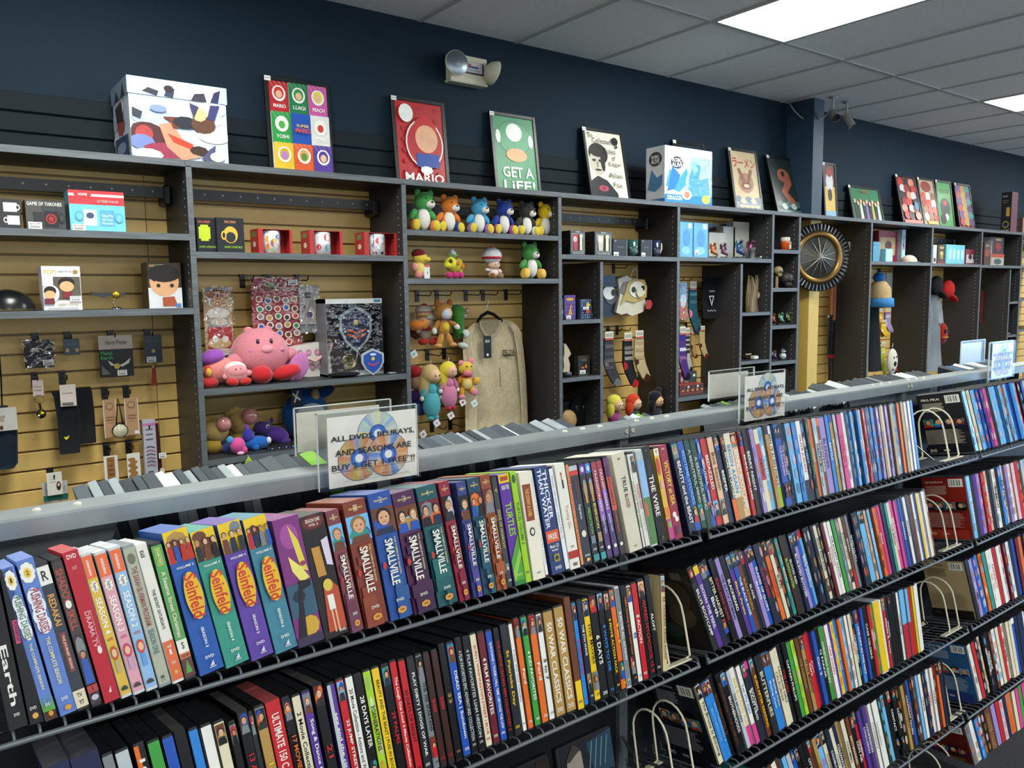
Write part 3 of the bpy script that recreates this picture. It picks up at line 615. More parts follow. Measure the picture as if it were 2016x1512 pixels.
 ('D', 270, 470, 317, 415, 456, '4a2a6a', 'h', False, lambda A: (A.R(0, 1, 0, .3, '9a3040'), A.R(0, 1, .3, .66, '6a3a9a'), A.T('TRANSFORMERS', .25, .7, .08, .52, 'e8c8d8', True), A.T('SEASON TWO', .3, .65, .56, .75, 'd0d0e0', True), A.E(.5, .9, .3, .02, 'w'))),
 ('D', 320, 450, 356, 460, 500, '2a1a24', 'o', False, lambda A: (A.R(0, 1, 0, .2, '6a2a6a'), A.R(0, 1, .2, .55, 'c8482a'), A.T('TRANSFORMERS', .25, .7, .08, .5, '3a1a2a', True), A.T('THE COMPLETE SEASON', .3, .65, .54, .78, 'd8583a', True), A.E(.5, .9, .3, .02, 'w'))),
 ('D', 388, 435, 492, 530, 625, 'd3ccb8', 'k', True, lambda A: (A.T('HBO', .4, .62, .05, .07, '2a2a2a'), A.T('TRUE', .42, .72, .24, .4, '1a1a1a', True), A.T('BLOOD', .42, .68, .42, .56, '7a1c1c', True), A.T('DVD', .4, .62, .94, .955, '3a3a3a'))),
 ('D', 500, 420, 513, 630, 650, 'd8d6cc', 'g', False, lambda A: A.T('FIRE IN THE DEEP', .2, .8, .3, .8, '8a9a3a', True)),
 ('D', 515, 420, 560, 650, 686, 'd9d4c8', 'r', False, lambda A: (A.photo(.1, .9, .02, .12, random.Random(3)), A.R(.1, .9, .12, .2, '3a3a3a'), A.T('WALKING DEAD', .25, .75, .32, .6, 'b02828', True), A.T('SEASONS ONE & TWO', .4, .6, .64, .84, '5a5a50', True))),
 ('D', 565, 400, 603, 690, 742, 'a9b4b8', 'w', False, lambda A: (A.R(0, 1, .1, .5, '8ab4e0'), A.R(0, 1, .5, 1, '4a7a3a'), A.R(0, .4, .55, .7, 'c8602a')), 'C'),
 ('D', 610, 380, 683, 750, 811, '161618', 'w', True, lambda A: (A.R(.25, .75, .13, .3, '2a2c2e'), A.T('DVD', .4, .6, .04, .05, 'a0a0a0'), A.T('THE WIRE', .22, .75, .3, .72, 'ece6d8', True), A.R(.16, .2, .32, .7, 'b02828'), A.R(.3, .6, .92, .96, '4a4a48'))),
 ('D', 695, 380, 736, 825, 866, 'd8ac38', 'r', False, lambda A: (A.R(0, 1, 0, .08, 'e6e0c0'), A.T('Y', .3, .7, .02, .06, 'k'), A.E(.4, .2, .35, .1, 'c83a2a', 9), A.E(.5, .4, .35, .05, 'e0a0a0', 9), A.R(0, 1, .65, .76, 'e07a2a'), A.R(0, 1, .78, 1, 'b83a8a'), A.E(.5, .84, .3, .04, '7ab04a', 9))),
 ('D', 740, 370, 802, 870, 926, '9a2c3e', 'y', True, lambda A: (A.T('DVD', .3, .7, .03, .05, 'e8d8d8'), A.T('VICTORY at SEA', .25, .8, .17, .64, 'e8d44a', True), A.E(.4, .74, .25, .03, 'e8e0d8'), A.E(.6, .79, .25, .03, 'e8e0d8'), A.R(.2, .8, .86, .95, '6a3a5a'))),
]
for n, t in enumerate(R1):
    c, a1, a2, a3, a4, a5, bg, fg, bx, art = t[:10]; fl = t[10] if len(t) > 10 else ''
    X, w_, h, phi = place(c, a1, a2, a3, a4, a5)
    bgk = bg
    NM = {'k': 'k'}
    base = min(PAL, key=lambda q: sum((a-b)**2 for a, b in zip(col(q), col(bg))))
    NAMES[bg] = NAMES.get(bg, NAMES[base])
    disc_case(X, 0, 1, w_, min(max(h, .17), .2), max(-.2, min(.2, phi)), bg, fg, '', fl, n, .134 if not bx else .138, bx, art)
def row(b, r, anch, toks, x0seed=0, dep=.134, obj=True, mb=None, back=0, first=None):
    """anch: two (xTL,yTL,xBL,yBL) pixels for the first and the last case; toks 'bgfg[flags][,title]' with optional leading width factor"""
    A = []
    for q in anch:
        Xt, h = rowpt(q[0], q[1], r); Xb, _ = rowpt(q[2], q[3], r); A.append((Xb, math.atan2(Xt-Xb, h), h))
    toks = [t.strip() for t in toks.split(';') if t.strip()]; ws = []
    for t in toks:
        k = 0
        while t[k].isdigit() or t[k] == '.': k += 1
        ws.append(float(t[:k]) if k else 1.0)
    tot = sum(ws[:-1]) or 1; X = A[0][0]; span = A[-1][0]-A[0][0]; acc = 0
    for i, t in enumerate(toks):
        t = t.lstrip('0123456789.'); hd, _, ti = t.partition(','); f = acc/tot
        fl = hd[2:]
        w_ = ws[i]*span/tot
        j = RB.uniform(-.006, .006)
        h = .1885+RB.uniform(-.0015, .0015)+(-.019 if 's' in fl else 0)
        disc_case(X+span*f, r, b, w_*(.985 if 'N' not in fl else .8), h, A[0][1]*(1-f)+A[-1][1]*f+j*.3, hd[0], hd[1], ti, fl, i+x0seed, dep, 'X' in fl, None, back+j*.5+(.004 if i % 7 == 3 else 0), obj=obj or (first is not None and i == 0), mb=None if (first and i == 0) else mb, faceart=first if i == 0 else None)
        acc += ws[i]

def backcover(bg, title, tc, c2, pic=True):
    def f(A):
        r_ = random.Random(len(title)); A.R(0, 1, 0, 1, bg); barcode(A, .62, .95, .03, .16)
        A.T(title, .08, .5, .06, .1, tc); 
        for k in range(9): A.R(.08, r_.uniform(.5, .58), .14+.016*k, .147+.016*k, mix(bg, tc, .6))
        if pic:
            for k in range(4): A.photo(.03+.245*k, .255+.245*k, .4, .53, r_)
        for k in range(14): A.R(.06, r_.uniform(.8, .94), .57+.017*k, .577+.017*k, mix(bg, tc, .45))
        A.R(0, 1, .84, 1, c2); A.T('DVD', .1, .25, .88, .93, tc); A.T('VIDEO', .4, .55, .89, .92, tc)
    return f
# near rack, second shelf: pixel of the spine's top corners, then colours and title
R2 = """84 1512 135 1495;nsXG,
136 1494 193 1480;nsXG,
197 1485 221 1479;aw,SPECIAL
223 1478 252 1469;lz,SPECIAL EDITION
259 1465 283 1458;kwMoW,10 ACTION
287 1459 313 1452;gw,10 ADVENTURE
316 1450 340 1443;bw,10 FAMILY
341 1441 364 1432;kaX,10 ITEMS
368 1435 388 1427;jwHt,10,000 BC
392 1428 415 1420;wk,1408
418 1421 440 1413;ckP,
447 1421 463 1417;kaPQ,12
465 1402 485 1393;krPX,13 ASSASSINS
486 1401 497 1396;zwP,DVD
498 1391 519 1384;eyTaP,1421
521 1384 550 1376;rwX,ULTIMATE 150 CARTOON FEST
552 1374 570 1368;koPQ,17 MOVIES
572 1369 590 1364;ck,2 Movie Collection - DVD
591 1361 609 1354;pwP,Song & Dance CLASSICS
614 1350 633 1343;krXP,21
641 1346 658 1341;pwMl,sex and the city
659 1337 675 1332;rwP,22 JUMP STREET
677 1331 693 1326;wz,20 Movie Collection - Actions and Westerns
694 1328 711 1321;kwQ,28 DAYS LATER
712 1320 728 1315;fzG,3GENERATIONS
729 1314 745 1308;yk,BEAUTY AND THE BEAST | PUSS IN BOOTS
748 1309 764 1303;krP,29 PALMS
765 1301 779 1298;rwTr,The Laugh Out Loud 3-Movie Collection
782 1299 796 1294;rk,30 DAYS OF NIGHT
799 1294 814 1289;zw,PLAY DIRTY | DOGS OF WAR
816 1288 829 1284;akPQ,THE 300 SPARTANS
831 1285 844 1279;qr,300
847 1280 860 1275;qr,300
862 1269 875 1264;ke,33
877 1265 892 1259;bwP,DEAD SEA | Sundown
894 1257 907 1252;kl,4 FILM FAVORITES EPIC ADVENTURES COLLECTION
909 1254 922 1250;kl,4 FILM FAVORITES LIAM NEESON
923 1247 936 1244;cr,BURN | WASHINGTON STREET | BLUE
938 1244 952 1241;mw,4 FILM FAVORITES
954 1241 967 1237;bw,QUICKSAND | TICKER | FALL TIME | BEYOND THE LAW
970 1238 981 1234;kr,THE 4-MOVIE LEADING MEN COLLECTION
983 1231 997 1227;zy,St Patricks Day
999 1226 1007 1222;wb,A Guys With Guns Collection
1009 1217 1020 1213;owTrP,Ford
1023 1213 1035 1208;gwP,4 KID FAVORITES
1038 1210 1051 1205;owTrP,Ford
1053 1207 1064 1201;wzP,5 to 7
1067 1203 1086 1197;ewDu,50 WAR CLASSICS
1088 1194 1107 1188;ewDu,50 WAR CLASSICS
1109 1178 1121 1175;ukXLy,
1123 1185 1132 1182;jrP,50 FIRST DATES
1134 1181 1143 1178;nwQ,THE 5TH WAVE
1144 1178 1156 1174;ykPQ,FIVE MOVIES
1157 1173 1171 1168;kwXP,6 DAYS
1173 1168 1184 1164;kjXP,8 WAYS TO DIE
1186 1165 1196 1161;kyP,8 MOVIE ACTION PACK
1197 1160 1207 1157;oyPQ,9 to 5
1209 1156 1218 1152;awC,8-MOVIE ALL ACTION
1220 1154 1230 1150;koQ,ABBA Dancing Queen Interviews
1231 1151 1240 1147;wbP,8
1241 1147 1252 1144;rw,8 ACTION
1253 1141 1266 1137;krP,ALFRED HITCHCOCK 15
1268 1134 1278 1131;kw,ALOFT"""
LEAN2 = [(80, -.16), (500, -.09), (877, -.035), (1067, .0), (1280, .01)]
for n, ln in enumerate(R2.split('\n')):
    q, _, rest = ln.partition(';'); x0, y0, x1, y1 = map(float, q.split()); hd, _, ti = rest.partition(',')
    for (a0, p0), (a1, p1) in zip(LEAN2, LEAN2[1:]):
        if a0 <= x0 <= a1: phi = p0+(p1-p0)*(x0-a0)/(a1-a0); break
    Xt, h = rowpt(x0, y0, 1); Xr, _ = rowpt(x1, y1, 1)
    disc_case(Xt-h*math.tan(phi), 1, 1, max(.007, Xr-Xt), min(max(h, .175), .2), phi, hd[0], hd[1], ti, hd[2:]+'D', n+100, .134, 'X' in hd)
X84 = rowpt(1304, 1319, 1)[0]
disc_case(X84, 1, 1, .0135, .19, .16, 'd2bc8a', 'u', '84, CHARING CROSS ROAD', 'P', 77, .134, cover='d2bc8a', label='tan slim disc case leaning over, its pale back cover showing, end of second shelf', faceart=lambda A: (A.R(0, 1, 0, 1, 'cdb682'), barcode(A, .5, .85, .04, .2), [A.R(.12, .8-.1*(k % 3), .24+.022*k, .248+.022*k, '8a7a58') for k in range(10)], A.E(.62, .56, .09, .03, '2c2620', 9), A.G([(.5, .85), (.54, .58), (.72, .58), (.76, .85)], '5a5448')))
for k, (X, w_) in enumerate([(.455, .028), (.484, .028), (.513, .0145), (.528, .0145), (.543, .0145), (.558, .0145), (.573, .0145), (.588, .0145), (.603, .0145), (.618, .0145), (.633, .0145), (.648, .0145), (.663, .0145), (.678, .0145), (.694, .011)]):
    disc_case(X, 2, 1, w_-.0006, .19, -.1, 'kkkzkkkkcknumvl'[k], 'w', '', 'P' if k > 8 else 'G', 900+k)
def faceout(X, label, art, n):
    F = Frame(X, 2, 0.0, y=-.012); t = thing('disc_case', label, 'disc case', tuple(F((.0675, 0, 0))), 'face-out disc cases on the third shelf of the near rack')
    m = MB(); m.cbox(0, .135, 0, .0145, 0, .19, '141518', .0015, F); o = m.build('case_shell', 'black_plastic', t)
    m = MB(); m.box(.008, .134, -.0006, 0, .003, .187, '16181c', F); A = Art(m, F((.008, -.0007, .003)), F.ex, F.eu, .126, .184, .0002); art(A); m.build('printed_sleeve', 'gloss', t)
faceout(.722, 'face-out disc case with two large faces in profile on black', lambda A: (A.R(0, 1, 0, 1, '14161a'), A.G([(0, .3), (.25, .2), (.36, .35), (.42, .5), (.36, .62), (.4, .8), (.2, 1), (0, 1)], '9a6a48'), A.G([(0, .2), (.2, .14), (.3, .25), (.2, .3), (.1, .5), (0, .55)], '1c1512'), A.G([(1, .12), (.78, .08), (.66, .2), (.6, .35), (.52, .46), (.6, .52), (.58, .66), (.7, .8), (1, .8)], 'b07a50'), A.G([(1, .05), (.8, 0), (.72, .08), (.9, .2), (1, .35)], '241812'), [A.T(t_, .38, .62, .1+.055*k, .125+.055*k, 'c8c8c4') for k, t_ in enumerate(['One Man,', 'Lives In The', 'Another Pays', 'Dues It.'])], [A.T(t_, .36, .58, .6+.055*k, .625+.055*k, 'c8c8c4') for k, t_ in enumerate(['A Devoted', 'Battle To', 'Cool On', 'The Life'])], A.R(0, 1, .85, 1, '2a4a7a')), 0)
faceout(.875, 'face-out disc case with silver title lettering and a bridge', lambda A: (A.R(0, 1, 0, 1, '191c22'), A.G([(.5, .05), (1, 0), (1, .4), (.6, .35)], '20394a'), [A.G([(.5+.1*k, .32), (.52+.1*k, .32), (.62+.1*k, .05), (.6+.1*k, .05)], '5a7a8a') for k in range(4)], A.G([(.05, .5), (.1, .16), (.24, .02), (.38, .1), (.4, .3), (.34, .45), (.5, .6)], '8a8076'), A.G([(.08, .14), (.24, 0), (.38, .08), (.3, .1), (.15, .16)], '3a322c'), A.G([(0, .5), (.3, .42), (.5, .7), (0, .75)], '101216'),
    [A.G([(.56+.1*k+.035*(1 if j % 2 == 0 else .42)*sin(j*.628), .4-.022*(1 if j % 2 == 0 else .42)*cos(j*.628)) for j in range(10)], 'c8c8c4') for k in range(4)], A.T("IT'S A GEM", .62, .82, .44, .465, 'c8c8c4'), A.T('BROOKLYN RULES', .2, .97, .55, .66, 'd0cec8'), A.T('FROM THE WRITER OF THE SOPRANOS', .2, .97, .68, .71, 'c0beb8'), A.photo(.05, .95, .74, .98, random.Random(2), '1c1c1e', 3)), 1)
# middle rack
row(2, 0, [(1318, 869, 1358, 1045.7), (1790.7, 788, 1807, 924)], """1.2nwP,BEAUTY and the BEAST;1.1bsQ,BEDTIME STORIES;dlQ,A BEAUTIFUL MIND;dl,A BEAUTIFUL MIND;.8bwGQ,BEAUTIFUL;1.1rwQ,BEDAZZLED;1.1xuQ,Bee Season;
 nwP,BEEPER;.9zwPLo,BEFORE FIVE UPSTAIRS;1.3cjLe,BEGIN AGAIN;1.6xwP,BENNET BOOTCAMP;.8rwP,BEHIND ENEMY LINES;1.1kw,BERRY NIGHT;.9vwG,;ckSr,DECOY;1.2swG,Breathe;.9eoTn,ARMED ARCHITECT;wdLf,BEN 10 ALIEN FORCE;.8bhPQ,THE BOUNDERS;.8bhPQ,THE BOUNDERS;.9nsG,;
 1.3swG,;1.1jsG,;1.1wrLz,OLIVE JUDAN;nsG,NEST;.8dgG,CRUISE OF THE;.8ow,COAST;lzG,DECTILE;.9uwTo,BLACKTHUNDER;1.4vn,BLENDER;.9jw,BATTLE;.8ewTb,BILLIONAIRE;.8lfG,;1.2irTi,DAZZLED 2;.8whG,;.7nb,;.8bsG,BLUE;.8sbG,;.8nsG,;.7jw,BEST;.8wsG,;.7rbG,;.8nsG,;.8bsG,;.8jsG,;.7swG,;.8vcG,;.8eb,BIGFOOT;.8wv,;.8vsG,;.8nw,;.9ek,;1.3sjG,BLUE;.8ou,;.9eu,;.8cu,CINEMA;.8pw,;.8wr,;.8jr,""", 200)
row(2, 1, [(1352, 1128, 1404, 1283), (1819, 967, 1841, 1095)], first=lambda A: (A.R(0, 1, 0, 1, '24221e'), A.E(.55, .35, .35, .2, '3c3428', 12), A.E(.6, .6, .3, .15, '4a4030', 10), A.E(.3, .8, .2, .1, '2c3a30', 9), A.R(.62, .85, .05, .14, '55524c')), toks="""1.1zwP,BILLYS BOOTCAMP;1.1pwTy,DOWN THE PERIL;1.2nwP,Birth;1.2kcPQ,BITTER HARVEST;kr,BLACK HAWK DOWN;vk,THE BLACK ADMIRAL;1.1kw,BLACKBEARD;pyP,Black Pirate;bwP,THE BLACK ROSE;1.1ueP,BLACKTHORN;.9zwP,BLADE;vwP,BLADES;1.1bwP,BLADES OF GLORY;
 nr,BLACK MAMBA;zrG,BLINDNESS;orP,BLOCKHOUSE;.9ckP,BLAZE;krG,BLOOD;.9twG,BLOOD;1.1qf,BLOODWATER;zw,BLOOD RED;nwP,BLUE-EYED BUTCHER;.8vbP,THE BLUE LAGOON;bwP,Blue Jasmine;swTr,BLUE STATE;.9kmG,;nsG,;.9zwG,;cnQ,BODY AND SOUL;.9kaG,;.9mw,BOOK;.9wr,BOONDOCK;wk,THE BOUNTY HUNTER;gw,;akG,;.9ckQ,BORDER CROSS;
 .8uwLr,BRUTAL;.8aw,BORAT;.9zw,BORN TO KILL;nsG,;.8zsG,BOURNE;.9slP,BOURNE;.9slP,ULTIMATUM;.8xwG,;.9sw,BRADS STATUS;.8kr,;oeG,LOVE;.8rw,BRAVE;.8iw,;nw,;.9tk,BREACH;ck,THE BREAK;1.2iw,BRIDESMAIDS;.8iw,;.8pw,;.9bw,BREAKING;.8nw,;wu,BRIDGE;.8nw,;.9uw,;.8wn,BRIGHT;.8bw,;.8yw,;.8wa,;.8wk,;.8cr,;urG,""", x0seed=300)
row(2, 2, [(1364, 1346, 1416, 1508), (1800, 1150, 1816, 1286)], first=backcover('141822', 'Tommy the Bronx is Burning', 'c8ccd4', '10131c'), toks="""1.1ckP,The Bronx Is Burning;1.1jsP,BROTHERHOOD;jsP,BROTHERHOOD II;1.1ku,BROTHERHOOD IV;ku,BROTHERHOOD IV THE COMPLETE;1.1kwP,BROTHERHOODS;.9lk,THE BROTHERS;1.1wyTwLi,BOB BUILDING FUN;wjTwLi,Yes We Can!;zwP,BULLET HEAD;nwTi,BUCKTOWN;1.1uyP,BURN AFTER READING;1.5zc,BUTTERFLIES;jwP,Buying Cow;jwP,Buying Cow;1.1cu,CALIFORNIA;ck,CALENDAR GIRLS;1.1kr,THE CALL;
 kw,CAPTAIN PHILLIPS;ge,CARS;fwG,;ue,THE CARDINAL;ekP,IN THE MEADOW;rw,Cars;rw,Cars;1.1bw,Cars 2;1.2kw,CJ PARKER;1.1gw,CHRISTMAS ROCKS;1.1wr,CASI DYLAN;.8py,;ybG,;.9jy,CAT IN THE HAT;.9ow,;.9sbG,;.9wiG,;cr,CANDY;.9kwG,CATERPILLAR;1.1jwP,THE CAT IN THE HAT;.9rw,RISEN FROM THE;.8bs,;1.2kc,CASE CELEBRE;rwTr,CEREMONY;.9gyG,;2ykC,;.8wa,;rwP,Charlie & Verne;.9zw,CHICAGO;.9kwP,;.9kc,;kc,;.8wk,CHASERS WAR;siHr,;siHr,;siHr,;.9rw,;.8yb,;.9ws,;.9wa,""", x0seed=400)
row(2, 3, [(1494, 1505, 1545, 1640), (1850, 1308, 1866, 1425)], """tw;uw;1.1wu,CINDERELLA;ue,CINEMA;sk,CIRCLE;lk,CIRCUS;bwP,CITIES;.9kwP,;1.1kw,CITY OF;kw,CITY OF ANGELS;umP,;.9eu,CIVIL;1.3siP,CLASSIC;cuP,CODEBREAKER;nw,COLDBLOOD;.9cn,COLD;1.1nw,COLDWATER;ek,COLD;1.1ck,COLUMBO;uc,BIRTHMARKED;1.1kwP,CON AIR;rwP,CONMAN;pw,;nw,CONCUSSION;1.1pw,CONFESSION;wa,CONFIDENCE;.9wa,CONFIDENCE;.9wa,;dsG,;swP,;ky,;1.2kwPQ,CONTACT;1.1kwPQ,CONTACT;1.2kuG,;eu,CONTAGION;
 zw,CONTRACT KILLERS;bo,COOGAN;kaG,;.9usG,;.9sw,CHAWAN;wk,CRAVE;.8nwG,;.8nyG,;wr,CRAZY;wk,CRAZY;muG,;.9oeP,;.9nyP,;kw,""", 500)
# far rack and whatever else is past the 300th case: one mass, same construction
MASS = MB()
BCV = [backcover('26262a', 'PIKA PIKA!', 'e8dcc0', '1c1c20'), backcover('8a241c', 'High Flying Movement', 'e8c8b8', 'a83424'), backcover('b09a74', 'The complete story', '4a4030', '1e1c1a', False), backcover('2a5a8a', 'Moving Day Special', 'd8e4ee', '2a3a7a'), backcover('5a1c14', 'Two full features', 'c89a5a', '3a1410')]
for rr, an, tk in [(0, [(1893, 769, 1922, 887), (2040, 742, 2065, 846)], "swG;cwG;sjG;jsG;bsG;pwG;iwG;kn;sbG;sw;bwG;scG;usG;sbG;bw;jh;swG;rkG;ksG;bsG;cw;1.4xk;w;wr;1.4jrG;b"),
    (1, [(1898, 939, 1917, 1060), (2030, 903, 2046, 1000)], "swG,THE GREEN;zk;pw;vwG;rhG;xwG,SPEAK CITY;nw;wkG,BREACH;kr;jwG;ckG,CLASSICS;vwG;wrG;hw;rw;uwG;lw;swG;wkG;rw;zw"),
    (2, [(1896, 1100, 1924, 1220), (2030, 1045, 2046, 1150)], "zw;vwG;blG;jyG;owG;tw;wrG;wr,FARRELLY;ru;wk;hwG;mwG;whG;nk;bw;mw;oy;bwG;uwG;wk;nwG;sw"),
    (3, [(1903, 1270, 1930, 1385), (2030, 1195, 2045, 1310)], "wjG;rw;ksG;ckG;kwG,GEORGE;kw,GEORGE;uyG;wyG;cw;rw;wkG,GET WELL;cg;cr;bwTw;nw;nw;nw;wk;ko;oy;yr"),
    (4, [(1900, 1440, 1928, 1540), (2030, 1342, 2046, 1460)], "1.2aoG;wkG;jwG;uwG;kwG;1.6ue,COUNTER COLLECTION;1.2vl;rw;hwG;nw;1.5ouG;cw;ip;gy;ih;rw;kw;sw")]:
    if rr < 5: row(3, rr, an, ';'.join(t if ',' in t or len(t) > 2 else t for t in [q if len(q.lstrip('0123456789.')) > 1 else q+'k' for q in tk.split(';')]), 600+rr*30, obj=False, mb=MASS, first=BCV[rr])
# cases on the far side of the racks, only their tops show above the rail
rr_ = random.Random(9)
def faceside(x0, x1, ph, lo=0.0):
    x = x0
    while x < x1:
        w_ = rr_.choice([.0145, .0145, .0145, .021, .028]); c = rr_.choice(['3c434a', '3c434a', '444b52', '2f353b', '4b545c', '3c434a', 'c9ced2', '8a9298']) if rr_.random() > .06 else rr_.choice(['b8bcc0', '6a9a34', '2a6aa8'])
        O = Vector((x, 2.502-ROWY, ROWZ[0]-.001+lo+rr_.uniform(-.003, .003))); T2 = Vector((0, -sin(TILT), cos(TILT))); ed = Vector((0, -cos(TILT), -sin(TILT)))
        eu2 = EX*sin(ph)+T2*cos(ph); ex = EX*cos(ph)-T2*sin(ph)
        M = lambda p, O=O, ex=ex, ed=ed, eu=eu2: O + ex*p[0] + ed*p[1] + eu*p[2]
        MASS.cbox(0, w_-.0006, 0, .134, 0, .19, c, .0012, M)
        x += w_/cos(ph)*1.01
faceside(.235, .93, -.22); faceside(.93, 1.27, -.3, .004); faceside(1.52, 1.6, -.5, .0); faceside(1.83, 2.35, -.45, -.004); faceside(2.36, 3.05, -.5, .012); faceside(3.2, 3.6, -.4, .01)
tag(MASS.build('disc_cases', 'matte', base=(3, 1.1, .6)), 'tightly packed disc cases past the middle rack and behind the rail', 'disc cases', kind='stuff')

def bookend(b, r, pa, pb, label):
    def bx(xp):
        lo, hi = -1.0, 6.0
        for _ in range(40):
            m_ = (lo+hi)/2
            if px((m_, ROWY, ROWZ[r]))[0] < xp: lo = m_
            else: hi = m_
        return lo
    Xa, Xb = bx(pa), bx(pb); t = thing('bookend', label, 'bookend', (Xa, ROWY+.06, ROWZ[r]), 'white wire bookends on the wire shelves')
    for X in (Xa, Xb):
        F = Frame(X, r, 0.0); P = []
        P += [F((-.012, .012, .004)), F((0, .012, .008)), F((0, .014, .085))]
        for k in range(1, 10): a = math.pi*k/10; P.append(F((0, .064-.05*cos(a), .092+.055*sin(a))))
        P += [F((0, .114, .085)), F((0, .116, .008)), F((-.012, .116, .004))]
        m = MB(); m.tube(P, .0024, 'd6cfb8', 8); m.build('wire_arch', 'paint', t)
    F = Frame(Xa, r, 0.0); m = MB(); m.cbox(-.045, Xb-Xa+.01, .004, .02, .0, .004, 'd2cbb4', .001, F); m.build('foot', 'paint', t)
    m = MB(); m.cbox(-.045, Xb-Xa+.01, .108, .124, .0, .004, 'd2cbb4', .001, F); m.build('foot', 'paint', t)
    m = MB(); m.tube([F((-.05, .03, .006)), F((-.005, .1, .05))], .002, '8a8a86', 6); m.build('brace', 'chrome', t)
bookend(2, 1, 1327, 1368, 'white wire bookend between the tan leaning case and the middle rack')
bookend(2, 2, 1338, 1376, 'white double-arch bookend at the start of the middle rack third shelf')
for r, (pa, pb) in enumerate([(1878, 1897), (1875, 1893), (1879, 1897), (1881, 1901), (1872, 1892)]): bookend(3, r, pa, pb, f'white double-arch bookend in front of the first cover, {ROWN[r]} shelf, far rack')
# ---------------------------------------------------------------- goods on and in the shelving
def ext(x0, x1, yt, Y, yb=None, Zb=None):
    """pixel box seen at depth Y -> X0, X1, Zbottom, Ztop"""
    ym = (yt+(yb or yt+40))/2
    X0, X1 = onY(x0, ym, Y).x, onY(x1, ym, Y).x
    Zt = onY((x0+x1)/2, yt, Y).z
    Zb_ = Zb if Zb is not None else onY((x0+x1)/2, yb, Y).z
    return X0, X1, Zb_, Zt
def face(mb, X0, X1, Y, Z0, Z1, lift=.0004): return Art(mb, (X0, Y-.0002, Z0), (1, 0, 0), (0, 0, 1), X1-X0, Z1-Z0, lift)
def sideface(mb, X, Y0, Y1, Z0, Z1, lift=.0004): return Art(mb, (X-.0002, Y1, Z0), (0, -1, 0), (0, 0, 1), Y1-Y0, Z1-Z0, lift)
def ibox(name, label, cat, x0, x1, yt, Zb, Y, depth, c, art=None, side=None, sart=None, group=None, yb=None, mat='card', top=None, ry=0):
    X0, X1, Z0, Z1 = ext(x0, x1, yt, Y, yb, Zb)
    m = MB(); m.cbox(X0, X1, Y, Y+depth, Z0, Z1, c, .0008)
    m.box(X0-.0001, X0+.0003, Y+.001, Y+depth-.001, Z0+.001, Z1-.001, side or c)
    o = tag(m.build(name, mat), label, cat, group)
    if art or sart:
        if art: p = MB(); art(face(p, X0, X1, Y, Z0, Z1)); p.build('print', 'card', o)
        if sart: p = MB(); sart(sideface(p, X0, Y, Y+depth, Z0, Z1)); p.build('side_print', 'card', o)
    return o, X0, X1, Z0, Z1
S = dict(a1=1.754, a2=1.468, b1=1.687, b2=1.143, b3=.855, c1=1.808, c2=1.584, d1=1.713, d2=1.362, d3=1.047, d4=.73, e1=1.717, e2=1.366, e3=1.045, e0=.86,
         f1=1.782, f2=1.524, f3=1.27, f4=1.023, h1=1.721, i1=1.719, j1=1.715, j2=1.373, j3=1.052, top=TOPZ)
HK = {}
def hook(X, Z, what, L=.13, T=False):
    X = float(X); zz = CZ+.786-.0762*round((CZ+.786-Z)/.0762)+.003     # hangs from a slot
    t = thing('display_hook', f'black slat wall hook {what}', 'hook', (X, WY-.02, zz), 'black hooks on the slat wall')
    m = MB(); m.cbox(X-.012, X+.012, WY-.019, WY-.0145, zz-.055, zz+.006, '15161a', .001); m.build('back_plate', 'black_plastic', t)
    m = MB(); y0 = WY-.018; z = zz-.02
    m.tube([(X, y0, z), (X, y0-L, z-.004), (X, y0-L-.012, z+.002), (X, y0-L-.018, z+.016)], .0028, '1a1b1f', 6)
    m.build('prong', 'black_plastic', t)
    if T:
        m = MB(); m.tube([(X, y0, z+.012), (X, y0-L-.02, z+.03)], .0018, '1a1b1f', 5); m.tube([(X-.022, y0-L-.02, z+.03), (X+.022, y0-L-.02, z+.03)], .0018, '1a1b1f', 5); m.build('label_holder', 'black_plastic', t)
    return X, z, y0-L*.75
def hcard(name, label, cat, x0, x1, yt, yb, c, art=None, Y=3.50, th=.003, mat='card', hk=True, T=False, crinkle=0, tagc=None, group=None):
    X0, X1, Z0, Z1 = ext(x0, x1, yt, Y, yb)
    m = MB(); m.cbox(X0, X1, Y, Y+th, Z0, Z1, c, min(.001, th/3)); o = tag(m.build(name, mat), label, cat, group)
    if art: p = MB(); art(face(p, X0, X1, Y, Z0, Z1)); p.build('print', 'card', o)
    if crinkle:
        p = MB(); e = .006; n = 6
        g = [[(X0-e+(X1-X0+2*e)*i/n, Y-.004-.003*((i*7+j*5) % 3), Z0-e+(Z1-Z0+2*e)*j/n) for i in range(n+1)] for j in range(n+1)]
        for j in range(n):
            for i in range(n): p.poly([g[j][i], g[j][i+1], g[j+1][i+1], g[j+1][i]], 'w')
        p.build('plastic_wrap', 'crinkle', o)
    if hk: hook((X0+X1)/2, Z1+.012, 'holding the '+' '.join(label.split(',')[0].split()[:9]), max(.05, WY-Y-.03), T)
    return o, X0, X1, Z0, Z1
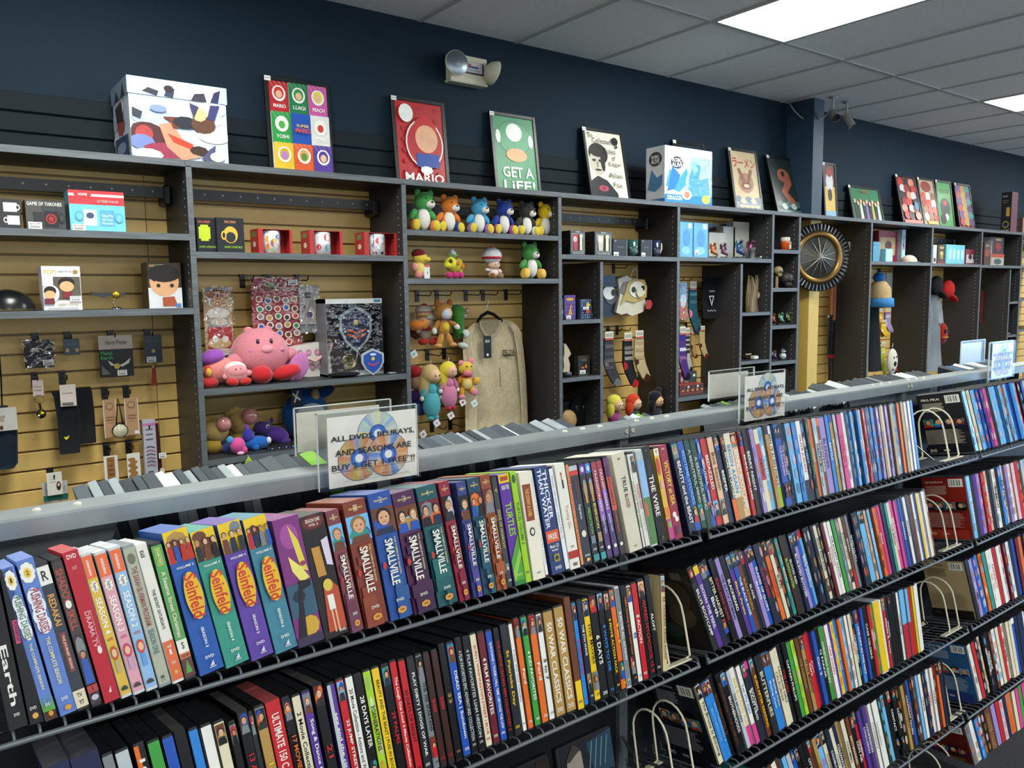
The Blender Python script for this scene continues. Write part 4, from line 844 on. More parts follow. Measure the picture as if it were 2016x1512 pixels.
# ---- posters leaning on the wall above the shelving
def poster(label, tl, tr, bl, br, art, c='101214', group=None, tag_='$24.99'):
    Yt = WY-.018-.012
    P0, P1 = onY(*tl, Yt), onY(*tr, Yt)
    d = ray(*bl); Yb = P0.x*d.y/d.x; Yb = min(max(Yb, 3.40), 3.55)
    W = P1.x-P0.x; zt = P0.z; V = Vector((0, Yt-Yb, zt-TOPZ-.001)); H = V.length; V.normalize(); O = Vector((P0.x, Yb, TOPZ+.001))
    N = Vector((1, 0, 0)).cross(V)
    F = lambda p: O + Vector((1, 0, 0))*p[0] + V*p[2] - N*p[1]
    t = thing('framed_poster', label, 'poster', tuple(O), 'framed posters leaning along the top of the shelving')
    f = .019; m = MB()
    for q in ((0, f, 0, H), (W-f, W, 0, H), (f, W-f, 0, f), (f, W-f, H-f, H)): m.cbox(q[0], q[1], 0, .016, q[2], q[3], c, .0015, F)
    m.build('frame', 'black_plastic', t)
    m = MB(); m.box(f-.001, W-f+.001, .006, .012, f-.001, H-f+.001, 'w', F)
    A = Art(m, F((f, .0058, f)), (1, 0, 0), V, W-2*f, H-2*f, .0005); art(A); m.build('printed_sheet', 'card', t)
    if tag_:
        m = MB(); m.box(.001, .03, -.0012, -.0002, H-.024, H-.003, 'e8e8e4', F); A = Art(m, F((.001, -.0013, H-.024)), (1, 0, 0), V, .029, .021, .0003); A.T(tag_, .12, .88, .35, .65, '444444'); m.build('price_sticker', 'paper', t)
def grid9(A):
    cs = ['b8262e', '1f7a48', 'c0559a', '2f9a48', '1f4fa8', 'd8d8d4', 'e0b82c', 'd8582c', '553a94']
    nm = ['MARIO', 'LUIGI', 'PEACH', 'YOSHI', '', 'TOAD', '', '', '']
    ic = [('c83a34', 'e2b592'), ('3a8a4a', 'e2b592'), ('e0d04a', 'e2b592'), ('e8e6e0', '4fa84e'), None, ('e8e6e0', 'c83a34'), ('c8a02c', 'b07ac0'), ('e0a05a', '5a8a3a'), ('4a3a8a', 'e2b592')]
    for k in range(9):
        i, j = k % 3, k//3; u0, u1, v0, v1 = i/3, (i+1)/3, j*.333, min(1, (j+1)*.333+.001)
        A.R(u0, u1, v0, v1, cs[k])
        if k != 4:
            for q in range(4): A.G([(u0+.08*q, v0), (u0+.08*q+.03, v0), (u1, v1-.08*q-.02) if q < 3 else (u1, v0+.1), (u1, v1-.08*q) if q < 3 else (u1, v0+.08)][:3], mix(cs[k], 'w', .12))
            A.E((u0+u1)/2, v0+.13, .115, .085, 'e9e6df', 18); A.E((u0+u1)/2, v0+.125, .085, .065, ic[k][0], 16); A.E((u0+u1)/2, v0+.14, .055, .042, ic[k][1], 14)
        if nm[k]: A.T(nm[k], u0+.06, u1-.06, v0+.245, v0+.285, 'f0eee8')
    A.T('SUPER', .39, .61, .46, .49, 'e8c040'); A.T('MARIO', .37, .63, .5, .55, 'e05038')
poster('tall framed poster of nine coloured squares with lettering, beside the big picture box', (519, 146), (648, 165), (531, 325), (657, 337), grid9)
poster('framed red poster with a large white word along its bottom', (769, 186), (875, 204), (782, 349), (887, 360), lambda A: (A.R(0, 1, 0, 1, 'b5282c'), [A.E(.15+.35*(k % 3), .07+.13*(k//3), .05, .03, 'a82428', 10) for k in range(21)],
    A.E(.56, .5, .4, .3, 'e6e2da', 24), A.E(.56, .5, .37, .28, 'b5282c', 24), A.E(.2, .15, .15, .11, 'f0eeea', 14), A.E(.58, .34, .25, .17, 'c22a2c', 18), A.E(.6, .44, .24, .17, 'e0a884', 18), A.R(.36, .84, .62, .78, '2b4a9c'), A.E(.56, .82, .13, .05, 'f0eeea', 10),
    A.T('MARIO', .1, .92, .86, .97, 'f2efe8')))
poster('framed green poster with white lettering and pale ovals', (963, 217), (1053, 231), (978, 370), (1060, 376), lambda A: (A.R(0, 1, 0, 1, '3c8a5c'), A.E(.5, .27, .42, .23, '356e50', 28), A.E(.5, .27, .4, .215, '3f9565', 28), A.E(.5, .2, .2, .12, 'e6e8e2', 20), A.E(.1, .27, .06, .09, 'e6e8e2', 12), A.E(.9, .3, .06, .09, 'e6e8e2', 12),
    A.E(.52, .5, .26, .09, 'd6a064', 20), A.T('GET A', .14, .9, .66, .8, 'eef0ea'), A.T('LiFE!', .14, .92, .84, .97, 'eef0ea')))
def poe(A):
    A.R(0, 1, 0, 1, 'd6d2c4'); A.E(.3, .33, .27, .16, '22201f', 18); A.E(.25, .46, .21, .19, 'b9b5a6', 18); A.E(.3, .3, .24, .08, '22201f', 14); A.E(.4, .45, .06, .14, '22201f', 12)
    for u in (.16, .33): A.E(u, .43, .055, .02, '2a2826', 10)
    A.E(.25, .57, .09, .014, '22201f', 10); A.R(.23, .27, .45, .53, '9a9688'); A.G([(0, 1), (0, .74), (.2, .66), (.45, .72), (.7, .9), (.72, 1)], '26262a'); A.E(.32, .84, .14, .045, 'a0405a', 12); A.E(.32, .84, .05, .03, '7a2a40', 8)
    for t, u0, u1, v in (('The', .05, .2, .03), ('Collected', .17, .68, .1), ('Tales', .45, .78, .24), ('of', .66, .76, .34), ('Edgar', .55, .9, .44), ('Allan', .5, .88, .6), ('Poe', .6, .85, .74)): A.T(t, u0, u1, v, v+.075, '26241f', False, False)
    A.E(.8, .12, .09, .06, '1c1a1a', 8); A.G([(.7, .08), (.8, .1), (.78, .16)], '1c1a1a'); A.G([(.82, .16), (.86, .22), (.78, .22)], '1c1a1a')
poster('framed black and white portrait poster with handwritten lettering', (1145, 248), (1224, 258), (1166, 385), (1236, 390), poe)
poster('framed dark poster with blue lettering, mostly hidden behind the blue toy box', (1324, 274), (1388, 284), (1340, 402), (1396, 402), lambda A: (A.R(0, 1, 0, 1, '14202c'), A.T('in live event', .05, .95, .06, .2, '5aa8d8'), A.R(.1, .9, .3, .6, '2a5a80')))
poster('framed cream poster with red lettering and a sea creature', (1433, 289), (1489, 297), (1450, 408), (1499, 412), lambda A: (A.R(0, 1, 0, 1, 'd2b892'), A.T('ラーメン', .05, .95, .11, .27, 'b03a34'), A.E(.5, .52, .3, .17, 'a87c5a', 14), A.E(.5, .57, .2, .06, '8a3a34', 12), A.E(.5, .57, .12, .03, 'd8c8a8', 10), A.G([(.2, .3), (.3, .28), (.5, .5), (.4, .55)], '8a5a44'), A.G([(.8, .3), (.7, .28), (.55, .5), (.62, .55)], '8a5a44'),
    A.R(0, 1, .78, 1, '8a96a4'), [A.E(.1+.2*k, .8+.03*(k % 2), .13, .05, 'd8ccb0' if k % 2 else '6e7c8e', 9) for k in range(5)], [A.E(.2+.2*k, .92, .12, .03, 'c8bca0', 9) for k in range(4)]))
poster('framed dark green poster of a red sea serpent over waves', (1508, 304), (1560, 312), (1534, 414), (1579, 418), lambda A: (A.R(0, 1, 0, 1, '22302e'), A.E(.5, .3, .25, .13, 'a85a4a', 12), A.G([(.35, .2), (.75, .25), (.8, .45), (.55, .6), (.85, .78), (.6, .85), (.3, .6), (.5, .42)], 'a8604c'), A.E(.5, .27, .08, .05, '22302e', 8), [A.E(.12+.19*k, .82+.04*(k % 2), .13, .06, 'b9c4c0' if k % 2 else '4a6a68', 9) for k in range(5)], A.R(0, 1, .93, 1, '5a7a78')))
poster('narrow framed poster with a white and yellow figure, beside the blue column', (1619, 318), (1645, 323), (1625, 424), (1656, 425), lambda A: (A.R(0, 1, 0, .4, '6a3a3e'), A.R(0, 1, .4, 1, 'd8b45a'), A.E(.5, .3, .35, .2, 'd8d4d4', 10), A.E(.5, .14, .3, .08, '9a3a34', 9), A.E(.5, .55, .2, .12, '3a3028', 8), A.R(0, 1, .85, 1, '8ab4d0')))
poster('wide framed green poster of a group of people in dark clothes', (1669, 363), (1730, 373), (1683, 428), (1738, 431), lambda A: (A.R(0, 1, 0, 1, '2f6a4a'), [A.G([(.05+.1*k, 1), (.07+.1*k, .45+.06*(k % 2)), (.13+.1*k, .45+.06*(k % 2)), (.15+.1*k, 1)], ['1c1c20', '26242c', 'c8c4b8', '1c1c20', '7a5a9a', '1c1c20', 'a89a5a', '1c1c20', 'd0ccc0'][k]) for k in range(9)], [A.E(.1+.1*k, .4+.06*(k % 2), .04, .07, 'c8a088', 8) for k in range(9)], A.T('HUNTER', .38, .62, .07, .14, 'b03a34')))
poster('framed poster crowded with red figures, nearest of the three touching posters', (1762, 342), (1802, 348), (1781, 436), (1813, 438), lambda A: (A.R(0, 1, 0, 1, '5a3034'), [A.E(.15+.3*(k % 3)+.08*(k % 2), .1+.14*(k//3), .16, .09, ['a8322c', '2c2428', 'c87a6a', 'b8b0b4', '8a2a2c'][k % 5], 9) for k in range(18)], A.R(0, 1, .9, 1, 'b04a40'), A.E(.8, .6, .12, .1, '3a7a9a')))
poster('framed red and white comic poster, middle of the three touching posters', (1805, 348), (1838, 352), (1822, 438), (1850, 441), lambda A: (A.R(0, 1, 0, 1, 'b09a84'), A.E(.45, .14, .35, .12, '8a3428', 10), [A.E(.2+.3*(k % 3), .35+.15*(k//3), .17, .09, ['c83a2c', 'd8d0c4', '8a5a3a', 'a82c28'][k % 4], 9) for k in range(12)], A.R(.2, .9, .88, .95, 'd8a04a')))
poster('framed bright green comic poster, last of the three touching posters', (1841, 353), (1872, 357), (1852, 441), (1880, 444), lambda A: (A.R(0, 1, 0, 1, '3f9a4a'), A.T('VENOM', .15, .85, .14, .24, '1c5a2a'), A.E(.5, .55, .35, .22, '1c2a24', 12), A.E(.5, .45, .15, .06, 'c83a34', 9), A.E(.55, .75, .12, .08, 'e0e0dc', 9), A.E(.3, .8, .2, .12, '1a1a1c', 9)))
poster('framed poster in purple, orange and red, standing alone after the green one', (1878, 359), (1909, 364), (1892, 444), (1914, 445), lambda A: (A.R(0, 1, 0, 1, '8a3a3a'), [A.E(.2+.3*(k % 3), .08+.15*(k//3), .2, .1, ['6a3a8a', 'd88a3a', '2a8a8a', 'c83a4a', 'b8a040', '5a2a6a'][k % 6], 8) for k in range(18)]))
# ---- things standing on the top boards
def bigbox():
    Y = 3.30; X0, X1, Z0, Z1 = ext(252, 443, 160, Y, None, TOPZ+.0005); Z1 = onY(247, 147, Y).z; D = .27; lz = Z1-.05*(Z1-Z0)/.29-.012
    t = thing('storage_box', 'large lidded cardboard box printed with a cloudy sky and dark figures', 'box', ((X0+X1)/2, Y+D/2, TOPZ))
    m = MB(); m.cbox(X0, X1, Y, Y+D, Z0, Z1-.01, 'cfd6dc', .0015)
    def sky(A, seed):
        r_ = random.Random(seed); A.R(0, 1, 0, 1, 'b9c6d4')
        for k in range(9): A.E(r_.random(), r_.uniform(.1, 1), r_.uniform(.12, .25), r_.uniform(.06, .16), r_.choice(['dfe2de', 'd8d8cc', 'c6d2e0', 'e3dcc0', 'a8b8d0']), 12)
    def art(A):
        sky(A, 4); G = A.G
        A.E(.15, .65, .2, .22, '4a2226', 14); A.E(.13, .62, .09, .14, 'a03a3c', 10); A.E(.1, .75, .13, .12, '6a78b4', 10); A.E(.3, .88, .2, .14, '8a3048', 12); A.E(.15, .95, .16, .1, 'e0e2e8', 10)
        G([(.28, .45), (.4, .4), (.55, .72), (.7, .92), (.5, 1), (.35, .8)], 'd8866a'); G([(.36, .58), (.62, .72), (.62, .82), (.42, .72)], 'cc3c28'); A.E(.68, .82, .1, .08, '3a2a20', 8); G([(.7, .95), (.78, .8), (.86, .7), (.85, .85), (.78, 1)], '4a4a6a')
        G([(.32, .32), (.5, .3), (.52, .45), (.42, .5), (.4, .4)], '6a3424'); A.E(.55, .38, .13, .1, '23262e', 10); A.E(.74, .38, .13, .14, '5a3a2a', 12); A.E(.7, .22, .08, .12, 'c8b080', 9); G([(.6, .05), (.7, .1), (.64, .3)], '3a3a5a'); G([(.82, .05), (.92, .04), (.86, .3), (.78, .28)], '3a3a68')
        G([(.02, .22), (.12, .28), (.1, .38), (.02, .34)], '2a2e3c'); A.E(.28, .2, .09, .06, '7a8ac0', 9); A.E(.87, .9, .08, .08, 'e6e2d2', 10)
    art(face(m, X0, X1, Y, Z0, lz)); 
    def sart(A):
        sky(A, 7); A.G([(.2, .1), (.6, .05), (.7, .4), (.3, .45)], '3a2e34'); A.G([(.3, .35), (.75, .4), (.6, .6), (.35, .55)], 'a04a44'); A.G([(.1, .6), (.9, .62), (.95, 1), (.15, 1)], '3c4c70'); A.E(.5, .8, .3, .1, '8a98b8', 8)
    sart(sideface(m, X0, Y, Y+D, Z0, lz)); m.build('body', 'card', t)
    m = MB(); e = .004; m.cbox(X0-e, X1+e, Y-e, Y+D+e, lz, Z1, 'c6d2de', .001)
    A = face(m, X0-e, X1+e, Y-e, lz, Z1); A.R(0, 1, 0, 1, 'b4c6da'); A.E(.2, .5, .15, .3, 'd0d8e0', 10); A.E(.8, .4, .2, .3, 'c8d4e0', 10); A.G([(.28, .25), (.4, .6), (.36, .66)], 'd8d8d0'); A.G([(.14, .8), (.2, .55), (.3, .7), (.28, 1)], '2c2c3a'); A.G([(.35, .95), (.38, .55), (.46, .45), (.44, 1)], '30304a'); A.G([(.62, 1), (.66, .6), (.76, .5), (.78, 1)], '3a3444'); A.G([(.82, 1), (.86, .4), (.93, .2), (.9, 1)], '2e3054'); A.E(.4, .5, .05, .2, '2a2024', 8)
    A = sideface(m, X0-e, Y-e, Y+D+e, lz, Z1); A.R(0, 1, 0, 1, '7a90a4'); A.G([(.2, 1), (.35, .4), (.5, 1)], '30303c'); A.G([(.6, 1), (.75, .2), (.85, 1)], '3a3040')
    m.build('lid', 'card', t)
bigbox()
def robo():
    o, X0, X1, Z0, Z1 = ibox('toy_box', 'white and blue boxed toy with a clear window showing blue plastic', 'toy box', 1309, 1402, 292, TOPZ, 3.29, .15, 'd9dde2', lambda A: (
        A.E(.25, .28, .13, .11, '2a2c30', 14), A.T('ROBO', .15, .36, .2, .27, 'f0f0ec'), A.T('ALIVE', .14, .36, .28, .36, 'f0f0ec'),
        A.G([(.02, .7), (.1, .4), (.3, .55), (.45, .35), (.5, .6), (.3, .8)], '3f8fd0'), A.G([(.15, .35), (.32, .5), (.2, .75), (.05, .8)], '2a6fb8'),
        A.G([(.45, 1), (.42, .6), (.55, .15), (.98, .15), (1, .82), (.8, .86)], '9fb8cc'), A.G([(.48, .8), (.5, .5), (.6, .25), (.75, .3), (.7, .55), (.9, .5), (.95, .8), (.7, .88)], '4a9ad6'), A.G([(.55, .25), (.62, .2), (.68, .4), (.6, .45)], '7cc0e8'),
        A.R(0, 1, .85, 1, '2478c8'), A.T('DRAGON', .05, .35, .87, .95, 'e8f0f8'), A.E(.45, .84, .1, .09, 'e8eef2', 14), A.E(.45, .84, .06, .06, 'c87858', 12), A.E(.86, .9, .1, .08, 'a8b04a', 12)), 'c9ccd2',
        lambda A: (A.E(.5, .22, .35, .13, '2a2c30', 14), A.T('ROBO', .3, .7, .15, .21, 'e8e8e4'), A.T('ALIVE', .28, .72, .22, .3, 'e8e8e4'), A.G([(.1, .75), (.3, .4), (.6, .55), (.9, .5), (.85, .7), (.5, .8)], '3a6fa0'), A.R(0, 1, .93, 1, '2a70b8')))
    m = MB(); m.poly([(X0+.4*(X1-X0), 3.287, Z0+.15*(Z1-Z0)), (X1-.002, 3.287, Z0+.15*(Z1-Z0)), (X1-.002, 3.284, Z1-.02), (X0+.55*(X1-X0), 3.284, Z1-.02)], 'w'); m.build('window', 'crinkle', o)
robo()
def endbox(xa, xb, xc, yt, Y, cf, cs, label, sart=None):
    X0, X1 = onY(xb, yt+40, Y).x, onY(xc, yt+40, Y).x; d = ray(xa, yt+40); D = X0*d.y/d.x-Y; Z1 = onY(xb, yt, Y).z
    m = MB(); m.cbox(X0, X1, Y, Y+D, TOPZ+.0005, Z1, cf, .001); o = tag(m.build('toy_box', 'card'), label, 'toy box')
    m = MB(); A = sideface(m, X0, Y, Y+D, TOPZ, Z1); A.R(0, 1, 0, 1, cs); sart and sart(A); m.build('print', 'card', o)
endbox(1971, 1991, 2003, 377, 3.32, '6a3a4a', '1c1f24', 'tall boxed set with black side, yellow badge and maroon front, on the last top board', lambda A: (A.R(.5, .85, .38, .6, 'b8983a'), A.E(.5, .8, .33, .09, '9a8a5a', 12), A.E(.5, .8, .24, .06, '1c1f24', 12), A.T('SERIES', .12, .6, .08, .12, 'b8b8b8'), A.R(.12, .7, .2, .21, '8a8a8a'), A.R(.12, .6, .25, .26, '8a8a8a'), A.T('THE PLANET', .1, .9, .92, .97, 'a8a088')))
endbox(2004, 2012, 2020, 428, 3.30, '8a7a70', '5a3a34', 'small brown box in front of the tall boxed set, at the frame edge')
# ---- emergency light and cameras
def emergency():
    X0, X1, Z0, Z1 = ext(887, 956, 112, WY-.055, 168); D0, D1 = WY-.06, WY
    Z1 = onY(935, 111, WY-.06).z; Z0 = onY(935, 167, WY-.06).z; X0 = onY(889, 140, WY-.06).x; X1 = onY(958, 140, WY-.06).x
    t = thing('emergency_light', 'cream two-lamp emergency light box high on the blue wall', 'emergency light', ((X0+X1)/2, WY, Z0))
    m = MB(); m.cbox(X0, X1, D0+.008, D1, Z0+.012, Z1, 'c9c6ae', .006); m.cbox(X0-.004, X1+.004, D0, D0+.01, Z0+.006, Z1-.004, 'd2cfb6', .003); m.cbox(X0-.006, X1+.008, D0+.002, D1, Z0, Z0+.014, 'bfbca4', .003); m.build('housing', 'paint', t)
    m = MB(); A = face(m, X0+.055, X1-.02, D0-.0005, Z0+.05, Z1-.032, .0004); A.R(0, 1, 0, 1, '2a2a30'); A.R(.04, .94, .02, .86, 'c9c9cc'); A.E(.32, .25, .16, .12, 'c05048', 9); A.R(.2, .75, .35, .5, '3a3c84'); A.R(.1, .85, .66, .72, '8a8aa0'); m.build('rating_label', 'card', t)
    m = MB(); m.ell((X0+.045, D0-.002, Z0+.045), .003, 'c04040', 8); m.build('indicator', 'led', t)
    for cx, cy, sgn, ax in ((899, 124, -1, Vector((-.15, -1, .05))), (972, 144, 1, Vector((.93, -.1, -.28)))):
        C = onY(cx, cy, WY-.1); h = thing('lamp_head', None, None, tuple(C)); h.parent = t; h.location = (C.x-t.location.x, C.y-t.location.y, C.z-t.location.z)
        ax.normalize(); R_ = .064
        m = MB(); m.lathe([(0, -.05), (.026, -.046), (.048, -.03), (R_-.002, -.004), (R_, .004), (R_-.004, .006)], C, 'c4c1aa', 26, ax); 
        m.tube([C-ax*.03, Vector((X0+.02 if sgn < 0 else X1-.01, WY-.04, C.z-.01))], .009, 'bdbaa3', 8); o = m.build('reflector_shell', 'paint', h)
        m = MB(); m.lathe([(R_-.004, .0045), (.045, .011), (.025, .015), (0, .017)], C, '8a949a', 26, ax); [m.lathe([(.008*k, .0185-.0028*k), (.008*k+.0015, .0195-.0028*k), (.008*k+.003, .0182-.0028*k)], C, 'b4bcc0', 22, ax) for k in range(1, 7)]; m.build('lens', 'metal', h)
emergency()
def cctv(cx, cy, X, Y, label, aim):
    t = thing('security_camera', label, 'security camera', (X, Y, CEIL), 'ceiling cameras by the blue column')
    m = MB(); m.lathe([(0, -.004), (.03, -.004), (.03, 0)], (X, Y, CEIL-.001), 'b0b2b0', 16); m.lathe([(.0075, -.085), (.0075, -.004)], (X, Y, CEIL), 'b0b2b0', 10); m.ell((X, Y, CEIL-.088), .011, '9a9c9a', 10); m.build('mount', 'steel', t)
    a = Vector(aim).normalized(); C = Vector((X, Y, CEIL-.115))+a*.02
    m = MB(); m.lathe([(0, -.05), (.022, -.05), (.026, -.04), (.026, .035), (.028, .045)], C, '8d8a84', 16, a); m.build('housing', 'paint', t)
    m = MB(); m.lathe([(.026, .045), (.02, .043), (.0, .04)], C, '1c1c20', 16, a); m.build('lens', 'glossy', t)
    m = MB(); s = Vector((0, 0, .028)); m.lathe([(.03, -.03), (.03, .055)], C, '84817b', 16, a); m.build('sun_shield', 'paint', t)
cctv(1621, 197, 5.385, 3.30, 'small grey ceiling camera with a lens pointing at the shop, against the column', (-.6, -.9, -.75))
cctv(1655, 204, 5.60, 3.32, 'small grey ceiling camera tilted downwards, beyond the column', (.25, -.5, -.9))
m = MB(); P0, P1 = onY(1555, 205, 3.55), Vector((5.385, 3.33, CEIL-.1))
m.tube([P0+(P1-P0)*(k/8)+Vector((0, 0, -.09*sin(math.pi*k/8)**.8 if 0 < k < 8 else 0)) for k in range(9)], .004, 'a8aaa8', 6); tag(m.build('camera_cable', 'paint'), 'grey cable looping from the ceiling to the nearer camera', 'cable')
# ---- acrylic sign holders straddling the rail
def sign(px0, px1, pyt, pyb, label, bdx=-27, n=0):
    Y = 1.205; X0 = onY(px0, (pyt+pyb)/2, Y).x; X1 = onY(px1, (pyt+pyb)/2, Y).x; Z1 = onY(px0, pyt, Y).z; Z0 = onY(px0, pyb, Y).z
    t = thing('sign_holder', label, 'sign', ((X0+X1)/2, 1.25, RZ), 'sale signs on the rail')
    m = MB(); m.box(X0, X1, Y, Y+.003, Z0, Z1, 'w'); m.build('front_panel', 'clear', t)
    m = MB(); m.box(X0, X1, Y-.0095, Y-.0075, Z0, Z1, 'w'); m.build('cover_panel', 'clear', t)
    yb = 1.298; m = MB(); m.box(X0, X1, yb, yb+.003, Z0+.045, Z1-.0, 'w'); m.box(X0, X1, Y+.003, yb, RZ+.0008, RZ+.0035, 'w'); m.build('rear_panel', 'clear', t)
    m = MB()
    for y in (Y, yb):
        for q in ((X0, X0+.0015, Z0 if y == Y else Z0+.045, Z1), (X1-.0015, X1, Z0 if y == Y else Z0+.045, Z1), (X0, X1, Z1-.0015, Z1)): m.box(q[0], q[1], y-.0005, y+.0035, q[2], q[3], 'c9d2d4')
    m.build('panel_edges', 'glossy', t)
    W = X1-X0; H = Z1-Z0; a0 = X0+W*.09; a1 = X1-W*.025
    m = MB(); m.box(a0, a1, Y-.003, Y-.0022, Z0+.003, Z1-.008, 'efeae0')
    A = face(m, a0, a1, Y-.0031, Z0+.003, Z1-.008, .0001)
    def disc(u, v, pal, s0):
        ru, rv = .235*.98, .235*(a1-a0)/(H-.011)*.98; k = 32; r_ = random.Random(s0)
        A.E(u, v, ru, rv, '3a5a9a', 40)
        for i in range(k):
            a, b = 2*math.pi*i/k, 2*math.pi*(i+1.03)/k; cc = mix(pal[i % len(pal)], pal[(i+1) % len(pal)], .4)
            A.G([(u, v), (u+ru*.98*cos(a), v-rv*.98*sin(a)), (u+ru*.98*cos(b), v-rv*.98*sin(b))], cc); A.k -= 1
        A.k += 1; A.E(u, v, ru*.42, rv*.42, '2a5ab0', 24); A.E(u, v, ru*.3, rv*.3, '3a7ad0', 24); A.E(u, v, ru*.19, rv*.19, 'eeece6', 18)
    disc(.55, .3, ['d8d89a', 'c8d8e8', 'e0dcb0', '6aa0d8', 'b8c8dc', 'c8d8a0', '8ab8e0', 'e8dca0'], 1)
    disc(.33, .62, ['c88a5a', 'd89a6a', 'a8a85a', 'e8b83a', 'c8b8a0', 'd88a5a', 'b87a5a', 'd8b850', '5a8ad0', 'b0a8b8'], 2)
    disc(.66, .62, ['d88a5a', 'e0b060', 'c8a0a0', 'c8784a', 'd8c080', '7a9ad0', '4a7ac8', 'b8c4d8', 'd8c8a0', 'c89070'], 3)
    A.T('ALL DVDS, BLURAYS,', .03, .97, .27, .36, '1c1c20'); A.T('AND SEASONS ARE', .07, .93, .47, .555, '1c1c20'); A.T('BUY 2 GET 1 FREE*!!', .03, .97, .67, .76, '1c1c20')
    A.R(.03, .97, .775, .781, '3a3a40'); A.T('*Cannot be combined with any other discounts or offers', .28, .78, .875, .895, '3a3a44', False, False); A.T('*Not valid with store credit purchases   *Lowest priced item will be free', .16, .9, .915, .935, '3a3a44', False, False)
    m.build('printed_sheet', 'paper', t)
    m = MB(); m.box(X0+.006, X0+W*.88, yb+.0042, yb+.005, Z0+.05, Z1-.01, 'cfcabc'); m.build('rear_sheet', 'paper', t)
sign(625, 823, 815, 970, 'clear sign holder with a sale notice, on the rail over the red boxed sets')
sign(1456, 1545, 736, 834, 'clear sign holder with a sale notice, in the middle of the middle rail')
sign(1947, 1993, 674, 748, 'clear sign holder with a sale notice, on the far rail')
# ---- boxed mugs and figures of the first bay
def mugart(bgc, bars, mugc): 
    def f(A):
        A.R(0, 1, 0, 1, bgc)
        for q in bars: A.R(*q)
        for u in (.3, .7): A.R(u-.14, u+.14, .45, .88, mugc); A.E(u, .45, .14, .03, mix(mugc, 'w', .3), 12)
        A.E(.08, .66, .08, .12, mugc, 12); A.E(.08, .66, .05, .08, bgc, 10)
    return f
ibox('mug_box', 'dark boxed mug set with white mugs pictured, cut by the frame edge', 'mug box', -28, 40, 391, S['a1'], 3.32, .09, '2c2d30', lambda A: (A.R(.5, .9, .12, .42, 'e0e0dc'), A.E(.92, .27, .07, .1, 'e0e0dc'), A.E(.92, .27, .04, .06, '2c2d30'), A.R(.6, .95, .55, .85, 'e0e0dc'), A.E(.55, .7, .07, .1, 'e0e0dc'), A.E(.55, .7, .04, .06, '2c2d30')))
ibox('mug_box', 'grey boxed mug with silver lettering and a red round emblem', 'mug box', 50, 128, 394, S['a1'], 3.32, .09, '3a3a3e', lambda A: (A.R(0, .4, 0, 1, '4a4844'), A.T('GAME OF THRONES', .04, .92, .07, .19, 'd0d0cc'), A.R(.18, .42, .4, .72, '2a2a2c'), A.R(.46, .82, .36, .88, '202024'), A.E(.63, .62, .14, .17, 'a02a2c', 16), A.E(.63, .62, .1, .12, '202024', 16), A.E(.63, .62, .07, .09, 'a02a2c', 9), A.E(.9, .58, .08, .18, '202024', 12), A.E(.9, .58, .05, .12, '3a3a3e', 12), price(A, .04, .38, .74, .97)))
ibox('mug_box', 'red and turquoise boxed mug set with a price sticker', 'mug box', 135, 244, 376, S['a1'], 3.33, .1, '6ab8c8', lambda A: (A.R(0, 1, 0, .34, 'b8343c'), A.R(0, 1, .08, .14, 'e0c8c8'), A.E(.25, .1, .16, .07, 'b8343c', 18), A.T('HOME', .17, .33, .07, .13, 'e8dcd8'), A.T('LETTERED MUG SET', .5, .9, .22, .28, 'd8a8a8'), A.R(0, 1, .34, 1, '6ab8c8'), A.R(.24, .48, .46, .85, 'c8d4e0'), A.R(.54, .8, .46, .85, '5a9cd0'), A.T('Give Me', .57, .77, .56, .63, 'c8e4f0'), A.T('All Your', .57, .77, .66, .72, 'c8e4f0'), A.T('Presents', .57, .77, .75, .81, 'c8e4f0'), A.E(.36, .6, .07, .07, '3a4a6a', 12), A.E(.17, .62, .08, .12, '5a9cb8'), A.E(.17, .62, .05, .08, '6ab8c8'), A.E(.88, .64, .08, .12, '5a9cb8'), A.E(.88, .64, .05, .08, '6ab8c8'), price(A, .03, .26, .82, .98)))
def figbox():
    o, X0, X1, Z0, Z1 = ibox('figure_box', 'white window box with a small boxed figure inside', 'figure box', 82, 158, 524, S['a2'], 3.33, .09, 'd6d6da', lambda A: (A.R(0, 1, 0, .22, 'dedee2'), A.T('POP!', .06, .36, .08, .19, 'd0b050'), A.T('HARRY POTTER', .42, .78, .1, .15, '8a8a90'), A.E(.87, .13, .07, .05, '9a7a3a', 14), A.R(.28, .98, .24, .76, '5a5248'), A.R(0, .27, .24, .45, 'e0e0e4'), A.E(.2, .62, .22, .2, 'e6e6e8', 18), A.T('HARRY POTTER', .38, .9, .84, .89, 'b09a5a'), A.R(.1, .9, .94, .96, 'a8a8ac'),
        A.E(.62, .38, .22, .13, '1e1a18', 14), A.E(.62, .46, .19, .12, 'd0a878', 16), A.R(.5, .74, .58, .72, '7a2a2c'), A.E(.18, .56, .16, .11, '241c1a', 14), A.E(.17, .64, .14, .09, 'd0a878', 14), A.R(.02, .28, .73, .86, '6a2a34'), price(A, .68, .98, .68, .8)))
figbox()
